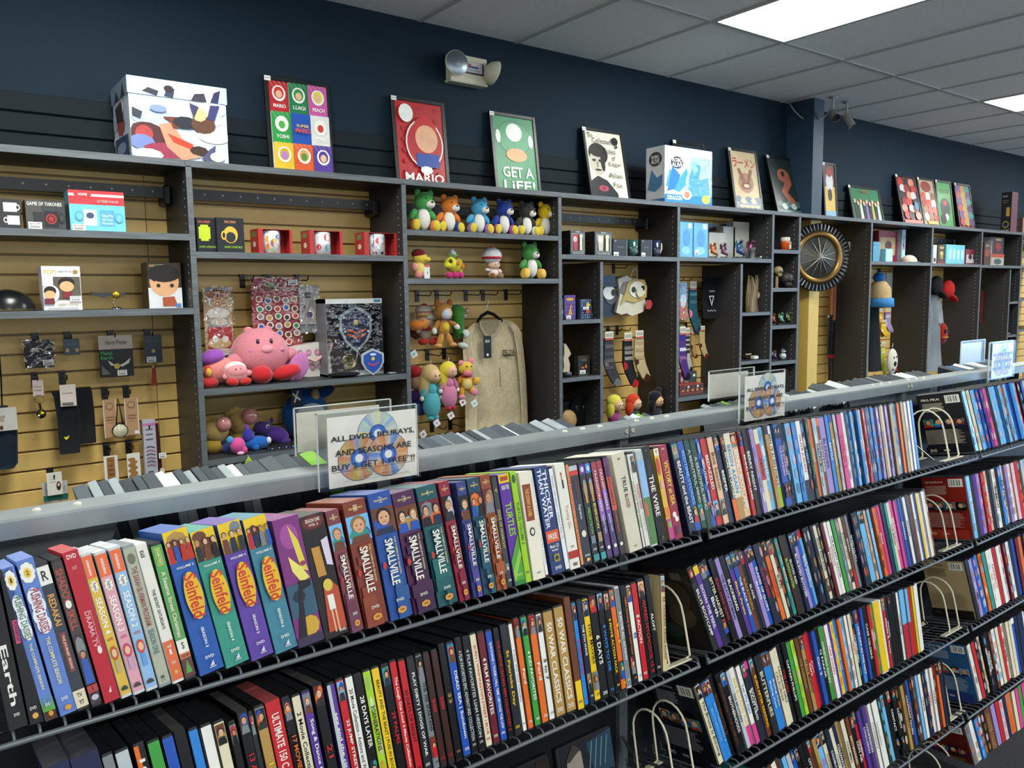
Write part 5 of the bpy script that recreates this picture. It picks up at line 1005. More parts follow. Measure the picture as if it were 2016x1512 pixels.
ibox('figure_box', 'boxed figure with a large dark-haired head printed on the front', 'figure box', 290, 356, 517, S['a2'], 3.36, .1, '3a2a22', lambda A: (A.R(0, 1, .55, 1, 'c9ccd0'), A.T('HARRY POTTER', .06, .5, .04, .1, 'c8b070'), A.E(.48, .42, .44, .32, 'cf9c72', 20), A.E(.48, .24, .5, .19, '1c1614', 16), A.G([(.05, .2), (.3, .2), (.2, .42), (.05, .35)], '1c1614'), A.G([(.45, .25), (.65, .25), (.56, .42)], '1c1614'), A.E(.3, .5, .06, .04, '241c1a', 10), A.E(.7, .5, .06, .04, '241c1a', 10), A.G([(.4, .76), (.75, .74), (.85, .95), (.4, .95)], 'a04a2c'), A.R(.8, .95, .9, .97, '3a7ac0')), '4a3a24', None)
def snitch():
    P = onY(226, 580, 3.36); t = thing('ornament', 'gold ball ornament with dark paper wings on a small stand', 'ornament', (P.x, 3.36, S['a2']))
    x, z = P.x+.004, P.z; m = MB(); m.ell((x, 3.36, z), .0155, 'c8a83a', 18); m.build('ball', 'metal', t)
    m = MB(); m.tube([(x-.004, 3.36, z-.014), (x-.012, 3.36, z-.03), (x-.006, 3.36, z-.045), (x-.002, 3.36, S['a2']+.008)], .0022, 'c8b890', 6); m.lathe([(.018, 0), (.018, .004), (.006, .009), (0, .009)], (x-.001, 3.36, S['a2']), '7a8488', 16); m.build('stand', 'chrome', t)
    for s, L in ((-1, .09), (1, .035)):
        m = MB(); m.prism([(x+s*.012, 3.36, z+.002), (x+s*.02, 3.36, z+.008), (x+s*L*.6, 3.36, z+.007), (x+s*L, 3.36, z+.012), (x+s*L*.85, 3.36, z-.004), (x+s*L*.5, 3.36, z-.012), (x+s*.018, 3.36, z-.003)][::s], Vector((0, .0015, 0)), '2a2e30'); m.build('wing', 'card', t)
snitch()
def cap(name, label, cat, C, R_, c, dirx=-1, mat='cloth'):
    t = thing(name, label, cat, tuple(C))
    m = MB(); x, y, z = C; n = 16
    vs = []; 
    for i in range(7):
        a = math.pi/2*i/6; 
        for j in range(n): th = 2*math.pi*j/n; vs.append((x+R_*cos(a)*cos(th)*1.05, y+R_*.9*cos(a)*sin(th), z+R_*.85*sin(a)+.006))
    m.add(vs, [(i*n+j, i*n+(j+1) % n, i*n+n+(j+1) % n, i*n+n+j) for i in range(6) for j in range(n)], c, True); m.build('crown', mat, t)
    m = MB(); d = dirx; pts = []
    for k in range(9): a = -math.pi/2+math.pi*k/8; pts.append((x+d*(R_*.7+R_*.85*cos(a)), y-R_*.1+R_*.8*sin(a), z+.006-.012*cos(a)))
    m.prism(pts if d < 0 else pts[::-1], Vector((0, 0, .003)), c); m.build('brim', mat, t)
P = onY(14, 590, 3.38); cap('cap', 'black leather cap lying on the second shelf at the frame edge', 'cap', (P.x, 3.40, S['a2']), .085, '101316', 1, 'gloss')
# ---- hanging goods of the first bay
hcard('boxed_bracelet', 'black square pack in crinkled plastic with gold print and price sticker', 'packet', 48, 106, 670, 724, '1d1d20', lambda A: ([A.E(.3+.08*k, .3+.05*(k % 3), .06, .03, 'c8a850' if k % 2 else 'b8b8c0', 6) for k in range(6)], price(A, .6, .98, .72, .92)), crinkle=1)
hcard('earring_card', 'slate blue card with two gold stud earrings', 'earrings', 125, 157, 667, 699, '3d4c59', lambda A: (A.T('Harry Potter', .2, .8, .28, .36, '6a7a84'), A.E(.22, .7, .12, .12, 'b8a060', 12), A.E(.82, .7, .12, .12, 'b8a060', 12)))
hcard('model_kit_packet', 'black hanging packet with grey header, green words and a winged gold ball', 'packet', 195, 262, 660, 742, '1c1e20', lambda A: (A.R(-.0, 1, 0, .33, 'b9aaa0'), A.T('Harry Potter', .2, .85, .12, .25, '3a3430'), A.T('Metal', .05, .38, .38, .46, '3aa858'), A.T('Earth', .05, .4, .49, .57, '3aa858'), A.E(.5, .74, .09, .07, 'c8a84a', 14), A.G([(.45, .72), (.3, .62), (.24, .6), (.32, .72)], 'd8d0cc'), A.G([(.56, .72), (.7, .68), (.92, .55), (.86, .68), (.65, .76)], 'd8d0cc'), A.G([(.05, .7), (.05, .93), (.3, .93)], '6a6460'), price(A, .5, .78, .84, .97)), T=False)
o, X0, X1, Z0, Z1 = hcard('charm_card', 'dark blue card with a gold stud and a red tassel below', 'necklace', 284, 319, 659, 714, '2f3a49', lambda A: (A.T('Harry Potter', .15, .85, .18, .26, '5a6874'), A.E(.5, .58, .11, .07, 'b8a060', 12), price(A, .1, .62, .78, .98)))
m = MB(); x = X0+(X1-X0)*.42
for k in range(9): a = (k-4)/4; m.tube([(x, 3.497, Z0-.005), (x+a*.003, 3.495, Z0-.02), (x+a*.011, 3.494-.002*(k % 2), Z0-.088-.004*(k % 3))], .0018, '8a3a30', 4)
m.ell((x, 3.496, Z0-.016), (.005, .005, .008), 'b08a4a', 8); m.build('tassel', 'cloth', o)
o, X0, X1, Z0, Z1 = hcard('keyring', 'keyring with a dark and yellow charm on a pale card', 'keyring', 64, 86, 748, 780, 'c4b4ae', lambda A: (A.T('Harry', .15, .85, .35, .5, '8a7a74'), A.T('Potter', .15, .85, .55, .7, '8a7a74')), T=True)
m = MB(); x = (X0+X1)/2; m.tube([(x+.016*cos(a*.524), 3.497, Z0-.012+.016*sin(a*.524)) for a in range(13)], .0018, '8a7a4a', 5); m.tube([(x, 3.497, Z0-.026), (x+.003, 3.497, Z0-.05)], .004, '3a3a20', 6); m.build('ring', 'metal', o)
m = MB(); m.ell((x+.003, 3.495, Z0-.068), (.017, .009, .018), '2c2c18', 9); m.ell((x+.006, 3.489, Z0-.066), (.009, .006, .008), 'c8b830', 7); m.ell((x-.006, 3.489, Z0-.074), (.005, .005, .006), 'd8d8c8', 6); m.build('charm', 'metal', o)
def clothpanel(m, rows, Y, c, fold=.006, n=10, thick=.008, ph=0):
    """rows: (z, xl, xr)"""
    vs = []; R_ = len(rows)
    for s in (0, 1):
        for z, a, b in rows:
            for i in range(n+1):
                t = i/n; e = 4*t*(1-t); vs.append((a+(b-a)*t, Y+fold*sin(t*11+z*9+ph)*.5+(thick*e**.5*.6 if s else -thick*e**.5*.4), z))
    fs = []; N_ = (n+1)*R_
    for j in range(R_-1):
        for i in range(n):
            q = (j*(n+1)+i, j*(n+1)+i+1, (j+1)*(n+1)+i+1, (j+1)*(n+1)+i); fs.append(q if rows[0][0] < rows[-1][0] else q[::-1]); q2 = tuple(k+N_ for k in q); fs.append(q2[::-1] if rows[0][0] < rows[-1][0] else q2)
    for j in range(R_-1):
        for i in (0, n): a = j*(n+1)+i; b = a+n+1; fs.append((a, b, b+N_, a+N_))
    for j in (0, R_-1):
        for i in range(n): a = j*(n+1)+i; fs.append((a, a+1, a+1+N_, a+N_))
    m.add(vs, fs, c, True)
def prow(x0, x1, y, Y): a = onY(x0, y, Y); b = onY(x1, y, Y); return (a.z+b.z)/2, a.x, b.x
Y = 3.49
t = thing('socks', 'pair of plain black knee socks with a small yellow emblem', 'socks', tuple(onY(145, 890, Y)))
m = MB(); clothpanel(m, [prow(118, 158, 893, Y), prow(112, 158, 820, Y), prow(105, 150, 780, Y), prow(100, 148, 770, Y-.002)], Y, '121418', .004); m.build('sock', 'cloth', t)
m = MB(); clothpanel(m, [prow(150, 190, 873, Y+.02), prow(140, 187, 820, Y+.02), prow(120, 182, 775, Y+.02), prow(150, 178, 762, Y+.02)], Y+.02, '16181c', .006); m.build('sock', 'cloth', t)
m = MB(); P = onY(131, 862, Y-.008); A = face(m, P.x-.011, P.x+.011, P.y, P.z-.011, P.z+.011); A.G([(.05, .3), (.5, .35), (.95, .1), (.8, .6), (.4, .9), (.25, .6)], 'c8b83a'); m.build('emblem', 'cloth', t)
hcard('sock_label', 'cream paper band with a price sticker around black socks', 'label', 118, 150, 757, 800, 'c9bcb4', lambda A: (A.T('Harry Potter', .15, .8, .35, .45, '8a7a70'), A.R(.1, .8, .82, .84, '444444'), A.R(.1, .8, .86, .95, '5a5a5a')), Y=3.475, T=True)
Y = 3.50; t = thing('pouch', 'dark velvety drawstring pouch hanging at the frame edge', 'pouch', tuple(onY(10, 920, Y)))
m = MB(); clothpanel(m, [prow(-35, 28, 925, Y), prow(-36, 36, 915, Y), prow(-36, 35, 850, Y), prow(-30, 15, 800, Y)], Y, '14202a', .008, thick=.03); m.build('bag', 'cloth', t)
m = MB(); m.tube([onY(4, 800, Y), onY(2, 745, Y), onY(-2, 690, Y)], .003, '15171a', 5); m.build('cord', 'cloth', t)
hcard('pouch_card', 'pale printed card hanging on the dark pouch', 'label', -25, 34, 803, 849, 'b3b0aa', lambda A: (A.T('Potter', .1, .6, .2, .6, '8a7a5a'), A.E(.45, .85, .06, .1, '4a2a20', 8)), Y=3.475, hk=False)
for k, (a, b, c_, d, nm) in enumerate([(204, 230, 786, 862, 'wooden bookmark in a clear sleeve behind the round glass pendant'), (246, 273, 783, 857, 'wooden bookmark sleeve beside the black ribbon')]):
    hcard('bookmark', nm, 'bookmark', a, b, c_, d, 'b08a66', lambda A: (A.R(0, .06, 0, 1, 'd0ccc4'), A.R(.94, 1, 0, 1, 'd0ccc4'), A.E(.5, .18, .3, .1, '8a6444', 12), A.E(.5, .18, .22, .07, 'b08a66', 12), A.R(.2, .8, .45, .47, '8a6444'), A.R(.2, .8, .52, .54, '8a6444'), A.R(.25, .7, .6, .61, '8a6444'), A.R(.62, .95, .88, .97, 'd8d8dc')), T=True, Y=3.51)
for k, (a, b, c_, d, nm) in enumerate([(206, 234, 897, 970, 'carved wooden bookmark on a white card, just behind the rail'), (251, 277, 892, 952, 'lacy cut wooden bookmark on a white card')]):
    hcard('bookmark', nm, 'bookmark', a, b, c_, d, 'd0ccc6', lambda A, k=k: (A.R(.2, .76, .04, .96, '8a6038') if not k else [A.E(.35+.15*(j % 2), .2+.09*j, .3, .06, '94683c', 9) for j in range(8)], [A.R(.3, .66, .12+.12*j, .15+.12*j, '6e4826') for j in range(7)] if not k else None), T=True, Y=3.51)
Y = 3.47; P = onY(236.5, 848, Y); t = thing('pendant', 'round glass pendant ornament on a black ribbon', 'ornament', tuple(P))
m = MB(); m.lathe([(0, -.006), (.024, -.006), (.029, 0), (.024, .005), (0, .007)], P, 'b9b49a', 24, (0, -1, 0)); m.build('disc', 'glossy', t)
m = MB(); m.lathe([(.0275, -.006), (.031, 0), (.0275, .005)], P, '9c9ea0', 24, (0, -1, 0)); m.build('rim', 'chrome', t)
m = MB()
for s in (-1, 1): a = P+Vector((s*.012, 0, .028)); b = onY(232, 785, Y); m.prism([a+Vector((-.003, 0, 0)), a+Vector((.003, 0, 0)), b+Vector((.001+s*.001, 0, 0)), b+Vector((-.001+s*.001, 0, 0))], Vector((0, .001, 0)), '141416')
m.build('ribbon', 'cloth', t)
o, X0, X1, Z0, Z1 = hcard('wand_box', 'tall narrow pink and grey box with a clear side and dark red rod', 'toy box', 284, 309, 826, 945, 'a9a8b4', lambda A: (A.R(0, 1, .06, .1, 'b86aa8'), [A.R(.2, .75, .15+.08*k, .17+.08*k, '5a5a68') for k in range(3)], [A.G([(.15, .45+.06*k), (.45, .43+.06*k), (.85, .46+.06*k), (.85, .475+.06*k), (.45, .445+.06*k), (.15, .465+.06*k)], '8a4a6a' if k % 2 else '3a3a48') for k in range(6)], A.R(.2, .6, .85, .92, '2a2a30'), A.R(0, 1, .95, 1, 'c05aa0')), th=.03, Y=3.49)
W_ = X1-X0; m = MB(); m.box(X1, X1+.035, 3.492, 3.52, Z0-.004, Z1-.01, 'w'); m.build('clear_side', 'clear', o)
m = MB(); m.tube([(X1+.012, 3.505, Z0+.02), (X1+.006, 3.505, Z1-.02)], .008, '4a1c24', 8); m.build('rod', 'card', o)
m = MB(); A = face(m, X1+.001, X1+.036, 3.49, Z0-.004, Z0+.055); A.R(0, 1, .82, 1, 'c05aa0'); A.E(.4, .45, .3, .3, 'c9bca8', 12); A.E(.4, .42, .17, .17, 'd8c8b8', 10); A.R(.2, .62, .62, .82, '4a4450'); m.build('sticker', 'card', o)
m = MB(); A = face(m, X1+.006, X1+.034, 3.488, Z0+.085, Z0+.108); price(A, 0, 1, 0, 1); m.build('price_sticker', 'paper', o)
Y = 3.50; t = thing('socks', 'folded grey socks with a green band and paper label, low on the wall', 'socks', tuple(onY(108, 988, Y)))
m = MB(); clothpanel(m, [prow(86, 134, 988, Y), prow(84, 133, 965, Y), prow(80, 133, 948, Y)], Y, '8b8c8c', .003); A = face(m, *[onY(x, 975, Y).x for x in (85, 134)], Y-.008, onY(110, 982, Y).z, onY(110, 973, Y).z); A.R(0, 1, 0, 1, '1f5a4a'); m.build('sock', 'cloth', t)
hcard('sock_label', 'small white paper label with a photo, on folded grey socks', 'label', 92, 123, 930, 975, 'c8c4bc', lambda A: (A.R(.2, .6, .3, .32, '9a948c'), A.R(.2, .6, .4, .42, '9a948c'), A.E(.75, .6, .15, .2, '2c2420', 9), A.E(.75, .55, .08, .08, 'd0a888', 8)), Y=3.48)
# ---------------------------------------------------------------- second bay
ibox('mug_box', 'black boxed mug with a yellow blocky disc and yellow mug printed on it', 'mug box', 426, 480, 429, S['b1'], 3.33, .12, '1b1d22', lambda A: (A.T('PAC-MAN', .3, .7, .08, .15, 'd8824a'), A.E(.5, .48, .26, .24, 'd8a83a', 20), A.E(.5, .55, .18, .15, '26282c', 16), A.E(.25, .5, .1, .13, 'd8a83a', 14), A.E(.25, .5, .05, .08, '1b1d22', 14), A.T('SHAPED COFFEE MUG', .25, .9, .8, .86, '8ab03a')), None, None)

def pac():
    X0, X1_, Z0, Z1 = ext(386, 424, 429, 3.35, None, S['b1']); m = MB(); m.cbox(X0, X1_-.001, 3.345, 3.44, Z0, Z1, '15171c', .0008)
    A = face(m, X0, X1_, 3.345, Z0, Z1); A.T('PAC-MAN', .1, .7, .08, .15, 'c86a3a'); A.R(.1, .7, .26, .6, 'b8c82a'); A.R(.2, .6, .2, .66, 'b8c82a'); A.T('SHAPED COFFEE MUG', .1, .95, .8, .86, '8ab03a')
    tag(m.build('mug_box', 'card'), 'black box with a chunky lime block, tucked against the divider', 'mug box')
pac()
def mugbox(x0, x1, yt, label, art):
    X0, X1, Z0, Z1 = ext(x0, x1, yt, 3.32, None, S['b1']); D = .1; t = thing('mug_box', label, 'mug box', ((X0+X1)/2, 3.37, Z0), 'open-fronted red mug boxes on the second bay shelf')
    w_ = X1-X0; m = MB(); r = 'a82c2c'
    for q in ((X0, X1, 3.42, 3.423, Z0, Z1), (X0, X0+.002, 3.33, 3.42, Z0, Z1), (X1-.002, X1, 3.33, 3.42, Z0, Z1), (X0, X1, 3.33, 3.42, Z0, Z0+.002), (X0, X1, 3.33, 3.42, Z1-.002, Z1), (X0, X0+w_*.14, 3.328, 3.331, Z0, Z1), (X1-w_*.08, X1, 3.328, 3.331, Z0, Z1)): m.box(*q, r)
    A = sideface(m, X0, 3.33, 3.42, Z0, Z1); A.R(.2, .7, .1, .3, '5a7a4a'); A.E(.5, .6, .2, .12, 'd8ccb8', 9); m.build('carton', 'card', t)
    cx = X0+w_*.46; R_ = w_*.27; m = MB(); m.lathe([(0, Z0+.004), (R_, Z0+.004), (R_, Z1-.006), (R_-.003, Z1-.005), (R_-.003, Z0+.01)], (cx, 3.372, 0), 'd8d8dc', 28); m.build('mug', 'glossy', t)
    m = MB(); n = 12; r_ = random.Random(len(label))
    for (u, v, ru, rv, c) in art:
        pts = []
        for k in range(12): a = 2*math.pi*k/12; th = (u+ru*cos(a)-.5)*2.6; pts.append((cx+(R_+.0006)*sin(th), 3.372-(R_+.0006)*cos(th), Z0+(Z1-Z0)*min(.95, max(.04, 1-(v+rv*sin(a))))))
        m.poly(pts[::-1], c)
    m.build('mug_print', 'glossy', t)
mugbox(510, 577, 451, 'red mug box with a multicoloured busy mug', [(.5, .3, .45, .25, '6a9ac8'), (.4, .4, .25, .2, 'd8a04a'), (.6, .55, .25, .2, '8a4a2a'), (.45, .7, .3, .15, 'c86a2a'), (.6, .85, .35, .1, '6aa84a'), (.35, .2, .12, .08, 'e0dcd4'), (.55, .45, .1, .08, 'c8b04a'), (.7, .3, .12, .1, '3a6ab8')])
mugbox(611, 676, 454, 'red mug box with a white mug bearing a heart and a globe', [(.62, .27, .16, .15, 'c83038'), (.66, .72, .17, .17, '2a6ab0'), (.64, .7, .08, .1, '4a9a4a'), (.25, .68, .1, .12, 'b82c34'), (.22, .3, .08, .1, 'c8ccd4')])
mugbox(719, 783, 458, 'red mug box with a dark blue mug and checkered rim', [(.5, .3, .46, .28, '2c3060'), (.55, .35, .22, .18, 'c8402c'), (.4, .55, .25, .14, '8a8a94'), (.6, .6, .2, .12, 'd0ccc4'), (.5, .85, .4, .08, 'e0dcc8'), (.3, .87, .08, .06, '1a1a1c'), (.6, .87, .08, .06, '1a1a1c')])
hcard('sock_pack', 'packet of socks with orange, white and red cartoon faces', 'socks', 402, 458, 566, 700, 'b89a72', lambda A: (A.R(.1, .9, 0, .06, '8a8e9a'), A.E(.5, .1, .38, .08, 'a8663a', 12), A.E(.5, .2, .25, .08, 'c08a58', 12), A.E(.5, .38, .4, .09, 'd8d0c4', 12), A.R(.15, .85, .44, .58, '8a8a8c'), A.E(.5, .5, .3, .06, 'c8b8a0', 10), A.R(.1, .95, .58, .9, 'a82e36'), A.E(.5, .82, .42, .08, 'c8a878', 12), A.E(.35, .76, .12, .05, 'dcd8d4', 10), A.E(.7, .76, .12, .05, 'dcd8d4', 10), A.R(.1, .95, .9, 1, 'c9c9cc'), A.T('SONIC', .35, .85, .92, .97, 'c88a2a')), T=True, crinkle=1, Y=3.49)
hcard('sticker_sheet', 'large red hanging sheet of many small white-edged stickers', 'stickers', 497, 592, 548, 683, 'a02c34', lambda A: (A.R(.03, 1, 0, .2, '8c2430'), A.T('SUPER MARIO', .28, .55, .06, .17, '4a8a4a'), A.T('STICKER SHEET', .58, .96, .13, .18, 'd8c8c8'), price(A, .76, .95, .02, .1), [(A.E(.14+.18*(k % 5), .3+.125*(k//5)+.02*(k % 2), .075, .05, 'd6cfc8', 10), A.E(.14+.18*(k % 5), .3+.125*(k//5)+.02*(k % 2), .05, .035, ['b03a34', '3a5aa0', '5a3a2a', '8a7a8a', 'b08a4a', '3a7a4a', '2a2a34'][k % 7], 8)) for k in range(29)]), Y=3.48, crinkle=1)
hcard('sock_pack', 'pale grey packet of socks with a small hexagon badge', 'socks', 590, 627, 562, 655, 'a9a4a2', lambda A: (A.E(.45, .2, .2, .08, '3a4454', 9), A.G([(.1, .5), (.4, .35), (.15, .6)], '4a4a50'), A.E(.5, .62, .17, .075, '5a3a6a', 6), A.R(0, 1, .82, .85, '5a5470'), A.R(0, 1, .85, 1, '7a7c7e')), Y=3.47, crinkle=1)
hook(onY(478, 545, 3.58).x, onY(478, 545, 3.58).z, 'left empty between sock pack and sticker sheet')
def shieldpts(cx, cz, w_, h): return [(cx-w_*.5, cz+h*.3), (cx-w_*.28, cz+h*.4), (cx, cz+h*.5), (cx+w_*.28, cz+h*.4), (cx+w_*.5, cz+h*.3), (cx+w_*.5, cz-.02*h), (cx+w_*.34, cz-h*.28), (cx, cz-h*.5), (cx-w_*.34, cz-h*.28), (cx-w_*.5, cz-.02*h)]
def winbox():
    X0, X1, Z0, Z1 = ext(641, 752, 588, 3.36, None, S['b2']); D = .13; t = thing('display_box', 'large window box holding a dark blue shield replica', 'toy box', ((X0+X1)/2, 3.42, Z0))
    m = MB(); Y = 3.36
    for q in ((X0, X1, Y+D-.003, Y+D, Z0, Z1, '4a4448'), (X0, X0+.002, Y, Y+D, Z0, Z1, '6a6a6e'), (X1-.002, X1, Y, Y+D, Z0, Z1, '2a2c34'), (X0, X1, Y, Y+D, Z0, Z0+.01, 'b8bcc0'), (X0, X1, Y, Y+D, Z1-.02, Z1, 'a8aaac')): m.box(*q)
    A = face(m, X0, X1, Y, Z1-.022, Z1); A.R(0, 1, 0, 1, 'b4b6b4'); A.R(.85, .97, .2, .8, '2a6a8a'); m.build('carton', 'card', t)
    cx, cz = X0+(X1-X0)*.62, Z0+(Z1-Z0)*.6; w_, h = (X1-X0)*.58, (Z1-Z0)*.62
    m = MB(); m.prism([(x, 3.42, z) for x, z in shieldpts(cx, cz, w_, h)][::-1], Vector((0, .012, 0)), '9aa2aa'); m.prism([(x, 3.417, z) for x, z in shieldpts(cx, cz, w_*.84, h*.86)][::-1], Vector((0, .004, 0)), '1c2444')
    A = face(m, cx-w_/2, cx+w_/2, 3.4155, cz-h/2, cz+h/2); A.E(.5, .36, .07, .06, 'b8a04a', 12); [A.G([(.2, .48+.1*k), (.5, .56+.1*k), (.8, .48+.1*k), (.8, .53+.1*k), (.5, .61+.1*k), (.2, .53+.1*k)], 'a8482c') for k in range(2)]
    for u, v in ((.12, .25), (.88, .25), (.14, .55), (.86, .55)): A.E(u, v, .03, .022, 'c8ccd0', 8)
    m.build('shield_replica', 'steel', t)
    m = MB()
    for s in (-1, 1): m.tube([(cx, 3.41, cz-h*.45), (cx+s*.03, 3.385, Z0+.011)], .0025, 'b8bcc0', 6)
    m.build('stand', 'chrome', t)
    m = MB(); m.lathe([(0, -.003), (.033, -.003), (.036, 0), (.033, .002)], (X0+(X1-X0)*.4, 3.375, Z0+.065), 'a8a078', 24, (0, -1, 0)); A = face(m, X0+(X1-X0)*.4-.022, X0+(X1-X0)*.4+.022, 3.3735-.002, Z0+.045, Z0+.085); A.T('ZELDA', .2, .8, .05, .25, '3a3420'); A.T('HYLIAN', .05, .95, .35, .6, '3a3420'); A.T('SHIELD', .1, .9, .68, .92, '3a3420'); m.build('medallion', 'metal', t)
    m = MB(); m.poly([(X0+.002, Y+.001, Z0+.01), (X1-.002, Y+.001, Z0+.01), (X1-.002, Y+.001, Z1-.02), (X0+.002, Y+.001, Z1-.02)], 'w'); m.build('clear_window', 'crinkle', t)
winbox()
def badge():
    X0, X1, Z0, Z1 = ext(712, 756, 686, 3.31, 733); cx, cz = (X0+X1)/2, (Z0+Z1)/2; w_, h = X1-X0, Z1-S['b2']; cz = S['b2']+h/2
    t = thing('shield_keychain', 'small silver and blue shield badge leaning in front of the window box', 'ornament', (cx, 3.31, S['b2']))
    m = MB(); m.prism([(x, 3.31, z) for x, z in shieldpts(cx, cz, w_, h)][::-1], Vector((0, .006, 0)), 'a8aeb2'); m.build('rim', 'steel', t)
    m = MB(); m.prism([(x, 3.3085, z) for x, z in shieldpts(cx, cz, w_*.82, h*.84)][::-1], Vector((0, .003, 0)), '2c4a9a'); A = face(m, cx-w_/2, cx+w_/2, 3.308, cz-h/2, cz+h/2); A.E(.5, .38, .08, .07, 'c8b04a', 10); A.G([(.25, .5), (.5, .58), (.75, .5), (.75, .58), (.5, .68), (.25, .58)], '8a4a7a'); A.E(.5, .22, .15, .05, 'c0c8d8', 8); m.build('field', 'glossy', t)
badge()
P = onY(680, 742, 3.32); m = MB(); m.ell((P.x, 3.335, S['b2']+.012), (.078, .05, .011), '121318', 20); tag(m.build('beret', 'cloth'), 'flat black knitted hat lying in front of the window box', 'hat')
P = onY(772, 735, 3.33); m = MB(); m.lathe([(0, 0), (.022, 0), (.024, .003), (.018, .006), (0, .006)], (P.x, 3.33, S['b2']), '8a9296', 18); tag(m.build('coaster', 'steel'), 'small round grey tin lying at the end of the shelf', 'tin')
# ---- plush toys: soft ellipsoid bodies with limbs of their own
def rotY(a): return Matrix.Rotation(a, 3, 'Y')
def rotX(a): return Matrix.Rotation(a, 3, 'X')
def plush(label, cx, yt, Zb, Y, spec, H=None, group=None, cat='plush toy', name='plush_toy', n=18, Wpx=None):
    """spec: list of (part, colour, centre(x,y,z), radii, rot deg about Y, rot about X) in units of the toy's height"""
    P = onY(cx, yt, Y); Z0 = Zb; h = H or P.z-Z0; X = P.x
    t = thing(name, label, cat, (X, Y, Z0), group); parts = {}; order = []
    for p in spec:
        part, c, ctr, r = p[:4]; ry = rad(p[4]) if len(p) > 4 else 0; rx = rad(p[5]) if len(p) > 5 else 0
        if part not in parts: parts[part] = MB(); order.append(part)
        parts[part].ell((X+ctr[0]*h, Y+ctr[1]*h, Z0+ctr[2]*h), tuple(q*h for q in r), c, n if max(r) > .06 else 9, rotY(ry) @ rotX(rx))
    for k in order: parts[k].build(k.rstrip('0123456789'), 'plush' if not k.startswith('eye') and 'nose' not in k else 'glossy', t)
    return t
def eyes(x, y, z, d, r=.05): return [('eye1', 'e8e6e0', (x-d, y, z), (r, r*.6, r*1.2)), ('eye1', 'k', (x-d+.005, y-r*.5, z), (r*.5, r*.3, r*.7)), ('eye2', 'e8e6e0', (x+d, y, z), (r, r*.6, r*1.2)), ('eye2', 'k', (x+d+.005, y-r*.5, z), (r*.5, r*.3, r*.7))]
def sit(c, feet, sole, belly='d8d4cc', lean=.06):     # a seated teddy-like toy
    return [('body', c, (0, .03, .27), (.23, .19, .27)), ('belly', belly, (.01, -.06, .29), (.17, .13, .25)),
        ('head', c, (lean, 0, .7), (.25, .21, .23)), ('muzzle', belly, (lean+.06, -.17, .63), (.12, .09, .09)),
        ('ear1', c, (lean-.17, .02, .9), (.085, .05, .09)), ('ear2', c, (lean+.17, .02, .9), (.085, .05, .09)),
        ('arm1', c, (-.25, -.02, .4), (.08, .08, .15), 40), ('arm2', c, (.26, -.02, .4), (.08, .08, .15), -40),
        ('foot1', feet, (-.25, -.1, .14), (.12, .14, .15), 8), ('sole1', sole, (-.26, -.2, .15), (.1, .05, .13), 8), ('foot2', feet, (.28, -.1, .13), (.12, .14, .15), -10), ('sole2', sole, (.29, -.2, .14), (.1, .05, .13), -10),
        ('nose1', 'k', (lean+.06, -.255, .67), (.035, .02, .025)), ('eye1', 'k', (lean-.06, -.19, .76), (.022, .015, .028)), ('eye2', 'k', (lean+.14, -.185, .76), (.022, .015, .028))]
G3 = 'seated plush toys with white bellies on the third bay'
for cx, yt, c, ft, nm in ((829, 371, '4a9a4e', 'd8784a', 'green seated plush toy with white belly, first of the upper plush row'), (880, 381, 'd8792c', '2a3c9a', 'orange seated plush toy with white belly on the upper plush shelf'),
    (939, 386, '4a9cc4', '9a6ab0', 'light blue seated plush toy with white belly on the upper plush shelf'), (988, 390, '243c8c', 'b04a9a', 'dark blue seated plush toy with white belly on the upper plush shelf'),
    (1033, 395, '3a3a38', 'd8d4c8', 'charcoal seated plush toy with white belly, leaning against the yellow one'), (1070, 396, 'd8b81c', '8ab03a', 'yellow seated plush toy, last of the upper plush row')):
    plush(nm, cx, yt, S['c1'], 3.37, sit(c, ft, 'd0b83c', lean=.08), group=G3)
plush('green seated plush toy with yellow feet on the lower plush shelf, by the divider', 1043, 475, S['c2'], 3.36, sit('4a944a', 'd8a83c', 'd8b05a', 'd0ccc6', 0), group=G3)
plush('small plush in red cap and yellow face with pink limbs', 824, 487, S['c2'], 3.37, [('body', 'd8c06a', (0, 0, .3), (.2, .18, .26)), ('head', 'd8c048', (.05, 0, .66), (.26, .2, .19)), ('beak', 'd8b83a', (.2, -.1, .62), (.17, .15, .09)), ('cap', '7a1c22', (0, .01, .8), (.24, .2, .16)), ('arm1', 'd89090', (-.2, -.05, .38), (.13, .1, .14)), ('arm2', 'b85a50', (.25, -.05, .38), (.14, .09, .09)), ('foot1', 'd88a8a', (-.12, -.15, .12), (.13, .13, .12)), ('foot2', 'd8a0a0', (.15, -.18, .12), (.13, .13, .12))])
m = MB(); P = onY(839, 540, 3.31); A = face(m, P.x-.016, P.x+.014, 3.30, S['c2']+.001, S['c2']+.055); A.R(0, 1, 0, 1, 'c8ccca'); A.R(.5, .7, .4, .6, '5a8a5a'); tag(m.build('swing_tag', 'paper'), 'white paper tag standing against the plush in the red cap', 'tag')
